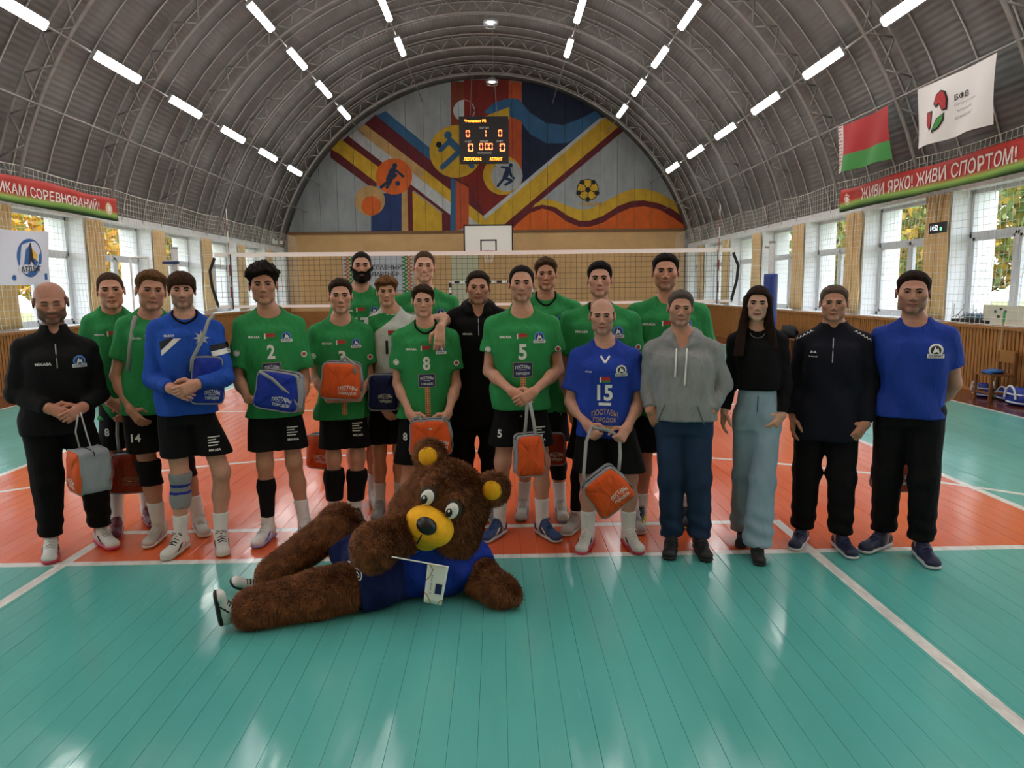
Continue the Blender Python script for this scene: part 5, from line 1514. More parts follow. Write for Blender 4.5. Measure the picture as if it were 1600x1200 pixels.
        for q in range(16):
            a0, a1 = [2 * PI * (q + e) / 16 for e in (0, 1)]; pq = lambda a: A3(cx + .095 * math.sin(a), .025 - .09 * math.cos(a), zs - .022 + .034 * (1 - math.cos(a)))
            G.cone(pq(a0), pq(a1), .030 + .008 * (1 - math.cos(a0)), .030 + .008 * (1 - math.cos(a1)), .012)
        G.ell(A3(cx, -.09, zs + .05), (.052, .075, .10), .01, sub=True); G.ell(A3(cx, -.02, zs + .12), (.075, .09, .10), .01, sub=True)
    V, Q = G.mesh(); V = relax(V, Q, 1, .3)
    top = mobj(T.get('name', 'shirt'), qmesh('garment', V, Q, mtop), root)
    P = Print(top, top)
    if T.get('collar'):
        pts = []
        cc_ = .080 if V_ == 'crew' else .095
        for q in range(17):
            a = -2.2 + 4.4 * q / 16; x_, = (cx + cc_ * .98 * math.sin(a),); 
            y_ = -.02 - .075 * math.cos(a); h_ = P.b.find_nearest(Vector((x_, y_ - .03, zs + .05 - .052 * math.cos(a))))
            pts.append(np.array(h_[0]))
        MB().tube(pts, .0075, 6).build('collar', T['collar'], top, True)
    # ---------------- lower garment
    Bt = S['bot']; kb = Bt['kind']; mbt = Bt['mat']; wz = max(hemz + .06, .60 * H) if kb != 'wide' else .645 * H
    lo = A3(min(J['a', 0][0], J['k', 0][0], px_ - .2) - .17, -.30, .03); hi = A3(max(J['a', 1][0], J['k', 1][0], px_ + .2) + .17, .24, wz + .02)
    lo[1] = min(lo[1], J['a', 0][1] - .15, J['a', 1][1] - .15); hi[1] = max(hi[1], J['a', 0][1] + .15, J['a', 1][1] + .15)
    G = Field(lo, hi, .0118)
    if kb == 'shorts':
        hz = L(hd[0], Bt['hem'], -.09)[2]; G.torso([(.47 * H, px_, .0, bw(.155), bw(.11)), (.53 * H, px_, .0, bw(.165), bw(.120)), (wz, px_, -.005, bw(.145), bw(.108))], .02, 2.5)
        ff = lambda x, y, z: .005 * np.sin(34 * x + 8 * z + sd) * np.clip((.5 * H - z) / .15, 0, 1)
        for i in (0, 1):
            kk = J['k', i]; G.cone(J['h', i] + A3(0, 0, -.07), kk + (kk - J['h', i]) * .1, bw(.092), bw(.114) + Bt.get('w', 0), .03, clip=[((0, 0, hz), (0, 0, -1))], fold=ff)
    else:
        hz = Bt.get('cuff', .10); wdt = {'pants': (.094, .078, .068), 'jeans': (.094, .077, .072), 'wide': (.100, .098, .118), 'jogger': (.098, .086, .062)}[kb]
        G.torso([(.47 * H, px_, .0, bw(.15), bw(.105)), (.53 * H, px_, .0, bw(.165), bw(.120)), (wz, px_ * .7 + cx * .3, 0, bw(.138), bw(.10))], .02, 2.5)
        ff = lambda x, y, z: .006 * np.sin(60 * z + 22 * x + sd) * np.clip((.38 - z) / .2, 0, 1) + .004 * np.sin(38 * z - 25 * x + sd) * np.exp(-((z - .29 * H) / .12) ** 2) + .004 * np.sin(30 * z + 30 * np.abs(x - px_)) * np.exp(-((z - .48 * H) / .08) ** 2)
        for i in (0, 1):
            ak = J['a', i] * A3(1, 1, 0) + A3(0, .01, hz - .03); G.cone(J['h', i] + A3(0, 0, -.02), J['k', i], bw(wdt[0]), bw(wdt[1]), .04, fold=ff); G.cone(J['k', i], ak, bw(wdt[1]), bw(wdt[2]), .03, clip=[((0, 0, hz), (0, 0, -1))], fold=ff)
    V, Q = G.mesh(); V = relax(V, Q, 1, .3); bot = mobj(Bt.get('name', 'shorts' if kb == 'shorts' else 'trousers'), qmesh('garment', V, Q, mbt), root)
    PB = Print(bot, bot)
    # ---------------- legs: socks, pads, sleeves
    def ring(i, z0, z1, ex, mt, nm):
        G = Field(np.minimum(J['k', i], J['a', i]) - .13, np.maximum(J['k', i], J['a', i]) + .13, .009)
        cf = J['k', i] * .62 + J['a', i] * .38 + A3(0, .022, 0)
        G.cone(J['k', i], cf, .053 * b + ex, .056 * b + ex, .03); G.cone(cf, J['a', i], .055 * b + ex, .037 * b + ex, .03); G.ell(J['k', i] + A3(0, -.012, 0), (.05 * b + ex, .05 * b + ex, .07), .03)
        G.cone(J['h', i] * .3 + J['k', i] * .7, J['k', i], .066 * b + ex, .057 * b + ex, .03)
        G.cone(J['a', i], J['a', i] * A3(1, 1, 0) + A3(0, 0, .03), .037 + ex, .04 + ex, .02)
        G.half((0, 0, z0), (0, 0, -1)); G.half((0, 0, z1), (0, 0, 1)); V, Q = G.mesh()
        return mobj(nm, qmesh(nm, V, Q, mt), root) if len(V) else None
    for rg in S.get('rings', []):
        ring(*rg)
    so = S.get('shoe')
    if so:
        for i in (0, 1):
            g = F_[i]; a = math.radians(fd[i])
            s2 = so[i] if isinstance(so, list) else so
            shoe(root, (J['a', i][0], J['a', i][1] - .0, 0), a, *s2, s=S.get('fs', 1.0))
    return dict(root=root, P=P, PB=PB, J=J, cx=cx, zs=zs, H=H, L=L, top=top, bot=bot, hemz=hemz, px=px_, O=O, hc=hc, SW=SW)
GREEN = cloth('green_jersey', '#2a8548', .8); BLK = cloth('black_fleece', '#050506', .9, .3); NAVY = cloth('navy_track', '#060817', .8, .3); SHB = cloth('black_shorts', '#040406', .85, .35); PANT = cloth('black_trousers', '#030304', .85, .4)
ROYAL = cloth('royal_blue_tee', '#1a3890', .8); KEEP = cloth('keeper_blue', '#1c4aa6', .8); JBLUE = cloth('blue_jersey', '#1b3a9a', .75); GREY = cloth('grey_melange', '#868889', .95, .5, .14, 12); DEN = cloth('dark_denim', '#22344f', .9, .5, .25, 6); LDEN = cloth('light_denim', '#869cab', .9, .5, .16, 6); WJ = cloth('white_jersey', '#c6cac6', .8); JACK = cloth('black_jacket', '#060607', .85, .4); TOPB = cloth('black_knit_top', '#050406', .9, .3)
W_, K_, G_ = '#d2d0ca', '#121214', '#8f8d88'
sw = ('#cfcfca', '#b9b7b0', '#d6d4ce')
def shorts(h, w=0): return dict(kind='shorts', mat=SHB, hem=h, w=w)
def socks(z1=.215, both=(0, 1)): return [(i, .05, z1, .005, m_sock, 'sock') for i in both]
PE = {}
def add(k, **S): S.setdefault('seed', len(PE) * 1.7); PE[k] = person(S); return PE[k]

add(1, label='bearded balding man in black jacket looking down, at the far left of the row', y=.32, feet=[(82, 872), (160, 855)], head=(79, 441, 507), pitch=10, roll=-2, hair='bald', hairc='#5a4030', skin='#a87763', beard=.72, beardc='#3a281e', closed=True, fw=1.04, jaw=1.1, b=1.12, neck=1.15,
    sh=(16, 152, 530), el=((24, 616, 0), (154, 616, 0)), wr=((76, 638, -.2), (130, 636, -.22)), hp=('clasp', 'over'), toe=(-4, 18), kn=[(74, 745), (146, 745)],
    top=dict(kind='long', name='jacket', mat=JACK, hem=680, neck='stand', loose=.03), bot=dict(kind='jogger', mat=PANT, cuff=.13), shoe=('#cfd0cc', '#c43a5c', '#b9bab6', '#1a1a1c'), hipx=88, fs=1.05)
add(2, label='tall young man in green jersey with buzzed hair behind the man in black jacket', y=.78, feet=[(184, 838), (232, 820)], head=(173, 425, 483), roll=-3, hair='buzz', hairc='#3f2c20', skin='#b98872', smile=.6, b=.98, fw=.96,
    sh=(126, 222, 492), el=((128, 580, .02), (222, 580, .02)), wr=((172, 628, -.16), (205, 632, -.12)), hp=('clasp', 'side'), toe=(-5, 12), top=dict(mat=GREEN, hem=657, neck='crew'), bot=shorts(702), shoe=('#5a1526', '#8a2a3c', '#7a2436', '#c9b9b9'),
    rings=socks(.30) + [(0, .36, .52, .014, m_blk, 'knee_pad'), (1, .36, .52, .014, m_blk, 'knee_pad')], hipx=198)
add(3, label='young man in green jersey with light brown hair and a grey strap on his shoulder', y=.62, feet=[(250, 848), (312, 834)], head=(236, 420, 485), yaw=8, roll=4, hair='crop', hairc='#5f4228', skin='#ab7c66', smile=.4, b=1.05,
    sh=(180, 288, 496), el=((182, 588, .02), (292, 588, .03)), wr=((204, 640, -.10), (276, 640, -.05)), hp=('side', 'hang'), toe=(-22, 10), top=dict(mat=GREEN, hem=648, neck='wide'), bot=shorts(706, .01), shoe=('#b5b2aa', '#c4c1ba', '#c9c7c0', '#8e8ba0'),
    rings=socks(.27) + [(0, .40, .58, .016, m_blk, 'knee_pad'), (1, .42, .60, .014, m_blk, 'knee_pad')], hipx=238)
add(4, label='goalkeeper style player in blue long-sleeved top with bowl-cut brown hair', y=.28, feet=[(284, 866), (347, 862)], head=(284, 422, 482), hair='bowl', hairc='#3b2518', skin='#b58873', beard=.45, beardc='#4a3020', b=1.0, fw=1.0,
    sh=(228, 348, 500), el=((238, 594, -.01), (352, 590, -.17)), wr=((266, 606, -.22), (308, 600, -.27)), hp=('clasp', 'over'), toe=(-28, 2), kn=[(282, 745), (346, 740)],
    top=dict(kind='long', mat=KEEP, hem=649, neck='crew', collar=m_blk, loose=.026), bot=shorts(716, .015), shoe=('#cac7bf', '#b9b4a6', '#131315', '#1a1a1c'), hipx=292,
    rings=socks(.25) + [(0, .30, .55, .008, cloth('grey_knee_brace', '#8d8d90', .9), 'knee_brace'), (0, .40, .425, .0105, cloth('blue_brace_band', '#23339a', .8), 'brace_band'), (0, .455, .48, .0105, cloth('blue_brace_band', '#23339a', .8), 'brace_band')])
add(5, label='tall boy in green number 2 jersey with dark curly hair', y=.50, feet=[(420, 848), (477, 840)], head=(411, 408, 476), roll=-2, hair='curly', hairc='#1d1511', skin='#a97b63', b=.97, fw=.98,
    sh=(364, 476, 494), el=((372, 592, .0), (476, 594, .0)), wr=((388, 624, -.16), (468, 638, -.17)), hp=('under', 'under'), toe=(-24, 12), kn=[(415, 735), (460, 735)], top=dict(mat=GREEN, hem=654, neck='wide', sl=.78, slw=.012), bot=shorts(706, .01), shoe=('#cdccc9', '#8a86b4', '#d4d3cf', '#4a3fae'),
    rings=socks(.20, (0,)) + socks(.26, (1,)) + [(0, .16, .44, .007, m_blk, 'calf_sleeve')], hipx=430)
add(6, label='slim young man in green number 3 jersey with short brown hair and black shin guards', y=.82, feet=[(524, 828), (556, 824)], head=(532, 434, 490), hair='short', hairc='#2e2018', skin='#b88a76', b=.93, fw=.95,
    sh=(482, 582, 506), el=((494, 590, .0), (576, 592, .0)), wr=((514, 624, -.18), (560, 622, -.18)), hp=('under', 'under'), toe=(-10, 16), kn=[(522, 722), (560, 722)], top=dict(mat=GREEN, hem=656, neck='wide', slw=.012, hemw=.014, dep=1.1), bot=shorts(700, .01), shoe=('#1d1f22', '#2a2b2e', '#2e2f33'),
    rings=socks(.30) + [(0, .20, .43, .022, m_blk, 'shin_guard'), (1, .18, .41, .022, m_blk, 'shin_guard')], hipx=535)
add(7, label='tall bearded man in green number 17 jersey in the back row', y=1.28, feet=[(555, 790), (585, 790)], head=(565, 393, 440), hair='buzz', hairc='#1f1713', skin='#b58872', beard=.95, beardc='#120e0c', brow=1.3, b=1.0, fw=.95,
    sh=(518, 608, 458), el=((520, 540, .02), (606, 540, .02)), wr=((525, 600, 0), (602, 600, 0)), toe=(-8, 8), top=dict(mat=GREEN, hem=640, neck='crew'), bot=shorts(680), shoe=('#cfcfca', '#b9b7b0', '#d6d4ce'), rings=socks(.25))
add(8, label='boy in white and green number 14 jersey with light brown swept hair', y=.98, feet=[(594, 810), (626, 808)], head=(604, 428, 477), hair='swept', hairc='#6b4a2c', skin='#bb8f78', b=.93, fw=.96,
    sh=(572, 650, 492), el=((575, 575, 0), (698, 496, -.10)), wr=((596, 632, -.15), (688, 512, -.55)), hp=('side', dict(kind='drape')), toe=(-8, 10), top=dict(mat=WJ, hem=625, neck='crew', sl=.45), bot=shorts(694), shoe=('#8c8a86', '#a09e98', '#b4b2ac'), rings=socks(.26))
add(9, label='smiling tall young man in green jersey at the back with cropped hair', y=1.2, feet=[(645, 795), (690, 795)], head=(663, 392, 441), roll=2, hair='buzz', hairc='#4a3828', skin='#c09480', smile=1.0, teeth=True, b=1.0, fw=.98,
    sh=(612, 716, 462), el=((616, 545, .02), (714, 545, .02)), wr=((622, 605, .0), (708, 605, .0)), toe=(-8, 8), top=dict(mat=GREEN, hem=640, neck='crew'), bot=shorts(680), shoe=sw, rings=socks())
add(10, label='boy in green number 8 jersey with short brown hair and a hand on his shoulder', y=.64, feet=[(636, 832), (690, 830)], head=(661, 442, 496), hair='crop', hairc='#33241a', skin='#bb8d78', b=.95, fw=.98,
    sh=(613, 716, 514), el=((622, 600, .0), (712, 602, .0)), wr=((640, 646, -.14), (700, 646, -.15)), hp=('side', 'side'), toe=(-8, 8), top=dict(mat=GREEN, hem=655, neck='crew', collar=m_blk, slw=.012), bot=shorts(725, .01), shoe=sw, rings=socks())
add(11, label='smiling man in black hooded jacket in the second row', y=.86, feet=[(722, 818), (770, 816)], head=(747, 422, 476), hair='short', hairc='#2b2019', skin='#ae7f6b', smile=.7, b=1.08, fw=1.02, beard=.2,
    sh=(696, 798, 484), el=((700, 570, .02), (800, 570, .04)), wr=((712, 650, .0), (792, 650, .05)), hp=('hang', 'none'), toe=(-8, 8), top=dict(kind='long', name='jacket', mat=BLK, hem=668, neck='hood', loose=.03), bot=dict(kind='pants', mat=PANT), shoe=('#7d7a76', '#9a9894', '#a4a29c'))
add(12, label='smiling dark-haired man in green number 5 jersey holding an orange bag by its strap', y=.44, feet=[(780, 842), (848, 842)], head=(815, 414, 472), hair='reced', hairc='#15110f', skin='#b5856f', smile=.8, brow=1.2, b=1.0, beard=.22,
    sh=(758, 874, 494), el=((764, 580, -.0), (872, 578, -.0)), wr=((800, 612, -.22), (834, 612, -.24)), hp=('clasp', 'over'), toe=(-30, 30), kn=[(786, 735), (846, 735)], top=dict(mat=GREEN, hem=641, neck='wide', sl=.58, slw=.014), bot=shorts(698, .012), shoe=('#1f3a66', '#aeb0b2', '#22406e', '#cfc9a8'), rings=socks(.27), hipx=814)
add(13, label='young man in green jersey with black collar and tousled hair in the back row', y=.95, feet=[(818, 808), (876, 810)], head=(853, 400, 454), roll=-2, hair='crop', hairc='#493322', skin='#b07e66', smile=.4, b=1.0, fw=.95,
    sh=(798, 908, 470), el=((802, 556, .02), (908, 556, .02)), wr=((812, 620, .0), (900, 620, .0)), toe=(-6, 6), top=dict(mat=GREEN, hem=645, neck='crew', collar=m_blk), bot=shorts(690), shoe=('#b9b6ae', '#8e8c86', '#c4c2ba', '#3c4a7a'), rings=socks(.26) + [(1, .28, .58, .008, m_blk, 'leg_sleeve')])
add(14, label='dark-haired young man in green jersey standing behind the bald man in blue', y=.63, feet=[(900, 832), (990, 828)], head=(937, 407, 464), hair='short', hairc='#120f0e', skin='#b98b78', smile=.3, brow=1.25, b=1.05,
    sh=(876, 1000, 487), el=((880, 580, .02), (998, 580, .02)), wr=((892, 640, .0), (990, 640, .0)), toe=(-20, 14), top=dict(mat=GREEN, hem=650, neck='crew', collar=m_blk), bot=shorts(715), shoe=('#a5a29c', '#b0ada6', '#b9b6b0'), rings=socks(.26) + [(0, .14, .62, .009, m_blk, 'leg_sleeve')])
add(15, label='short bald man in blue number 15 jersey gripping a bag strap', y=.24, feet=[(918, 858), (982, 858)], head=(941, 467, 523), hair='bald', hairc='#4a3a30', skin='#b38774', smile=.5, beard=.25, beardc='#4a3a34', b=1.04, fw=1.0,
    sh=(890, 1002, 545), el=((892, 628, .0), (998, 628, .0)), wr=((918, 664, -.14), (980, 668, -.15)), hp=('fist', 'fist'), toe=(-12, 20), kn=[(920, 765), (982, 765)], top=dict(mat=JBLUE, hem=684, neck='crew', sl=.72, slw=.008), bot=shorts(738, .01), shoe=('#cdccc6', '#c4405e', '#c9c8c2', '#1a1a1c'), rings=socks(.24), hipx=946)
add(16, label='tall heavy-set dark-haired man in green jersey at the right of the back row', y=.74, feet=[(1000, 820), (1070, 820)], head=(1040, 395, 453), hair='short', hairc='#17110f', skin='#b18069', beard=.3, b=1.12, fw=1.05, neck=1.1,
    sh=(980, 1108, 476), el=((984, 570, .02), (1110, 570, .02)), wr=((994, 640, .0), (1100, 640, .0)), toe=(-8, 8), top=dict(mat=GREEN, hem=655, neck='crew'), bot=shorts(705), shoe=('#1c2230', '#b7c23a', '#15161a', '#b7c23a'), rings=socks(.22))
add(17, label='grey-haired man in grey hoodie and jeans with hands in his pockets', y=.09, feet=[(1049, 866), (1093, 868)], head=(1063, 452, 510), yaw=6, roll=3, hair='short', hairc='#4e4641', skin='#ab7d68', beard=.3, beardc='#6b605a', b=1.04, fw=1.0,
    sh=(1006, 1128, 532), el=((1013, 604, .02), (1130, 600, .02)), wr=((1016, 640, -.08), (1110, 642, -.08)), hp=('pocket', 'pocket'), toe=(-4, 12), top=dict(kind='long', name='hoodie', mat=GREY, hem=658, neck='hood', loose=.034, dep=1.12, w=.01, fold=.006), bot=dict(kind='jeans', mat=DEN, cuff=.10), shoe=('#0d0d0f', '#0a0a0b', '#1a1a1c'), fs=1.02, hipx=1068)
add(18, label='young woman with long dark hair in black top and wide pale jeans', y=.12, feet=[(1162, 850), (1182, 876)], head=(1184, 445, 502), roll=2, hair='long', hairc='#24150f', skin='#b48d7a', smile=.5, lip='#8a3f3a', b=.82, fw=.92, jaw=.88, neck=.86, hz=.9,
    sh=(1137, 1232, 518), el=((1143, 594, .02), (1226, 598, .02)), wr=((1132, 642, -.03), (1222, 648, -.05)), hp=('hang', 'side'), toe=(-6, 6), top=dict(kind='long', name='knit_top', mat=TOPB, hem=612, neck='crew', loose=.006, fold=.003, sk=.02), bot=dict(kind='wide', mat=LDEN, cuff=.075), shoe=('#0d0d0f', '#0a0a0b', '#1a1a1c'), fs=.9, hipx=1183)
add(19, label='grey-haired man in black and navy tracksuit between the woman and the man in blue', y=.16, feet=[(1252, 854), (1312, 864)], head=(1303, 444, 502), hair='short', hairc='#5b4c42', skin='#a87a66', b=1.12, fw=1.06, jaw=1.12, neck=1.12,
    sh=(1243, 1364, 520), el=((1244, 600, .02), (1357, 600, .02)), wr=((1240, 650, -.05), (1352, 662, -.06)), hp=('hang', 'side'), toe=(-12, 22), top=dict(kind='long', name='track_jacket', mat=NAVY, hem=690, neck='stand', loose=.03), bot=dict(kind='pants', mat=PANT, cuff=.11), shoe=('#161c3c', '#c2c2c4', '#1a2048'), hipx=1292)
add(20, label='broad young man in royal blue T-shirt with hands behind his back at the right end', y=.0, feet=[(1378, 862), (1438, 878)], head=(1427, 422, 490), roll=1, hair='short', hairc='#241611', skin='#a97b68', smile=.6, beard=.4, beardc='#3a2a22', b=1.14, fw=1.04, jaw=1.08, neck=1.15,
    sh=(1362, 1500, 512), el=((1360, 604, .05), (1490, 600, .08)), wr=((1400, 648, .17), (1456, 640, .18)), hp=('none', 'none'), toe=(-30, 20), top=dict(mat=ROYAL, hem=654, neck='crew', sl=.60, slw=.006, loose=.022, hemw=-.004), bot=dict(kind='pants', mat=PANT, cuff=.12), shoe=('#161c3c', '#c2c2c4', '#1a2048'), fs=1.05, hipx=1420)

# ---- prints on the jerseys
def chest(k, num, logo=True, plate=True, zl=None, dz=0.0, nx=0.0, wht=m_pw):
    p = PE[k]; c, z = p['cx'], p['zs'] + dz; P = p['P']; s = p['SW'] / .235
    brand(P, (c - .105 * s, z - .135), .075 * s); flag_patch(P, (c - .005, z - .13))
    if logo: crest(P, (c + .105 * s, z - .135), .032 * s)
    if num: P.put(*fit_text(num, .052 * len(num) * s, .098 * s, .03), (c + nx, z - .235), m_pw, 'shirt_number')
    if plate: sponsor(P, (c, z - .355), .118 * s, True, zl is not None, zl)
for k, num, kw in ((2, None, dict(plate=False)), (3, None, dict(plate=False)), (5, '2', {}), (6, '3', dict(plate=True, zl=PE[6]['hemz'] + .04)), (7, '17', dict(plate=False)), (8, None, dict(plate=False)), (9, None, dict(plate=False)), (10, '8', dict(zl=PE[10]['hemz'] + .02)),
                   (12, '5', dict(zl=PE[12]['hemz'] + .08)), (13, None, dict(plate=False)), (14, None, dict(plate=False)), (16, None, dict(plate=False))): chest(k, num, **kw)
def shtext(k, side=1, num=None):
    p = PE[k]; J = p['J']; hz = None; x = J['h', 1][0] * .45 + J['k', 1][0] * .55 + .015; z = .385 * p['H'] - .0; PB = p['PB']
    for i, w_ in enumerate((.075, .05, .07, .06)): PB.put(*grid2d(w_, .007, 3, 1), (x - (.08 - w_) / 2, z + .075 - .018 * i), m_pw, 'shorts_print')
    brand(PB, (x, z - .01), .075)
    if num: PB.put(*fit_text(num, .03 * len(num), .055, .03), (J['k', 0][0] * .5 + J['h', 0][0] * .5 - .04, z + .03), m_pw, 'shorts_number')
for k, n in ((4, None), (5, None), (6, None), (12, '5'), (2, '8'), (3, '14'), (10, '8')): shtext(k, num=n)
for k in (5, 6, 10, 12, 14, 16):
    p = PE[k]
    for i, sx in ((0, -1), (1, 1)):
        m1 = p['J']['s', i] * .5 + p['J']['e', i] * .5
        p['P'].put(*disc2d(.02, 14, .014), (m1[0] + sx * .02, m1[2]), m_pw, 'sleeve_badge', .004); p['P'].put(*disc2d(.011, 10), (m1[0] + sx * .02, m1[2]), m_pr if i else m_pw, 'sleeve_badge', .004)
# white panel jersey of the boy: green yoke and grey body
p = PE[8]; P = p['P']
P.put(np.array([(-.19, .0), (-.19, -.16), (-.02, -.04), (.06, .03), (.0, .05)]) * .9, [(0, 1, 2, 3, 4)], (p['cx'], p['zs'] - .01), GREEN, 'green_panel', .0025)
P.put(*fit_text('14', .10, .10, .03), (p['cx'], p['zs'] - .235), m_pb, 'shirt_number')
# blue 15
p = PE[15]; P = p['P']; c, z = p['cx'], p['zs']
brand(P, (c - .105, z - .14), .045, s_='ERREA'); crest(P, (c + .105, z - .13), .034, False); flag_patch(P, (c, z - .19)); P.put(*fit_text('15', .10, .105, .03), (c, z - .275), m_pw, 'shirt_number'); P.put(*grid2d(.08, .018, 4, 1), (c, z - .35), m_pw, 'number_bar')
tv, tf = fit_text('ПОСТАВЫ', .17, .038, .01); tv = tv.copy(); tv[:, 1] -= (tv[:, 0] / .085) ** 2 * .018; P.put(tv, tf, (c, z - .40), m_pt, 'sponsor_print'); P.put(*fit_text('ГОРОДОК', .15, .034, .01), (c, z - .455), m_pt, 'sponsor_print'); P.put(*grid2d(.15, .03, 6, 1), (c, z - .505), m_pt, 'ornament_strip')
P.put(*grid2d(.012, .05, 1, 2), (c - .015, z - .06), m_pw, 'collar_lace', rot=.6); P.put(*grid2d(.012, .05, 1, 2), (c + .015, z - .06), m_pw, 'collar_lace', rot=-.6)
# keeper: chevrons and sleeve bands
p = PE[4]; P = p['P']; c, z = p['cx'], p['zs']; brand(P, (c - .10, z - .095), .062, s_='SELECT')
Q4 = lambda pts: (np.array(pts, float), [(0, 1, 2, 3)])
P.put(*Q4([(-.155, -.165), (-.16, -.115), (-.09, -.085), (-.075, -.09)]), (c, z - .02), m_pb, 'chest_stripe'); P.put(*Q4([(-.15, -.20), (-.152, -.168), (-.075, -.093), (-.03, -.092)]), (c, z - .02), m_pw, 'chest_stripe')
st = [(0.05 * math.cos(PI * i / 8) * (1 if i % 2 == 0 else .45), .05 * math.sin(PI * i / 8) * (1 if i % 2 == 0 else .45)) for i in range(16)]
P.put(np.array(st + [(0, 0)]), [(i, (i + 1) % 16, 16) for i in range(16)], (c + .09, z - .115), mat('print_grey', '#a9acb0', .7), 'star_print')
e = p['J']['e', 1]; s_ = p['J']['s', 1]; m1 = s_ * .6 + e * .4
P.put(*grid2d(.115, .035, 6, 2), (m1[0] + .005, m1[2] + .02), m_pb, 'sleeve_band', rot=.2); P.put(*grid2d(.115, .033, 6, 2), (m1[0] + .012, m1[2] - .016), m_pw, 'sleeve_band', rot=.2)
p = PE[1]; brand(p['P'], (p['cx'] - .075, p['zs'] - .15), .09); crest(p['P'], (p['cx'] + .125, p['zs'] - .14), .036)
p = PE[11]; brand(p['P'], (p['cx'] - .08, p['zs'] - .17), .07)
p = PE[19]; P = p['P']; brand(P, (p['cx'] - .115, p['zs'] - .145), .05, s_='hummel'); P.put(np.array([(-.02, 0), (-.012, .018), (0, .006), (.012, .018), (.02, 0)]), [(0, 1, 2), (2, 3, 4)], (p['cx'] - .115, p['zs'] - .125), m_pw, 'brand_print')
for sx in (-1, 1):
    for q in range(6): P.put(np.array([(-.014, 0), (0, .016), (.014, 0), (0, .008)]), [(0, 1, 3), (1, 2, 3)], (p['cx'] + sx * (.13 + .02 * q), p['zs'] + .005 - .012 * q), m_pw, 'shoulder_chevron', rot=-sx * .5)
p = PE[20]; crest(p['P'], (p['cx'] + .12, p['zs'] - .13), .04, False)
# hoodie cords and pocket, jacket zips, necklace
p = PE[17]; c, z = p['cx'], p['zs']; Pq = p['P']
def onp(P_, x, z_, e=.005): h = P_.b.ray_cast(Vector((x, -1.2, z_)), Vector((0, 1, 0))); return (x, (h[0].y if h[0] is not None else -.13) - e, z_)
for x0, x1, z1 in ((-.035, -.04, -.22), (.03, .02, -.28)): MB().tube([onp(Pq, c + x0 + (x1 - x0) * q / 8, z - .045 + (z1 + .045) * q / 8) for q in range(9)], .0055, 6).build('drawstring', m_pw, p['top'], True)
for x0, x1 in ((-.10, -.145), (.10, .145)): MB().tube([onp(Pq, c + x0 + (x1 - x0) * q / 6, z - .40 - .12 * q / 6, .001) for q in range(7)], .004, 5).build('pocket_seam', cloth('grey_seam', '#5f6163', .95), p['top'])
for k in (1, 11, 19): p = PE[k]; MB().tube([onp(p['P'], p['cx'], p['zs'] - .03 - .05 * q, .001) for q in range(4)], .004, 5).build('zip', m_house, p['top'])
p = PE[18]; MB().tube([onp(Print(p['top'], p['top']), p['cx'] + .05 * math.sin(a), p['zs'] + .012 - .05 * math.cos(a), .002) for a in np.linspace(-1.2, 1.2, 9)], .0018, 4).build('necklace', m_house, p['root'])
MB().tube([onp(p['PB'], p['px'], .60 * p['H'] - .02 * q, .002) for q in range(6)], .003, 4).build('fly_seam', DEN, p['bot'])
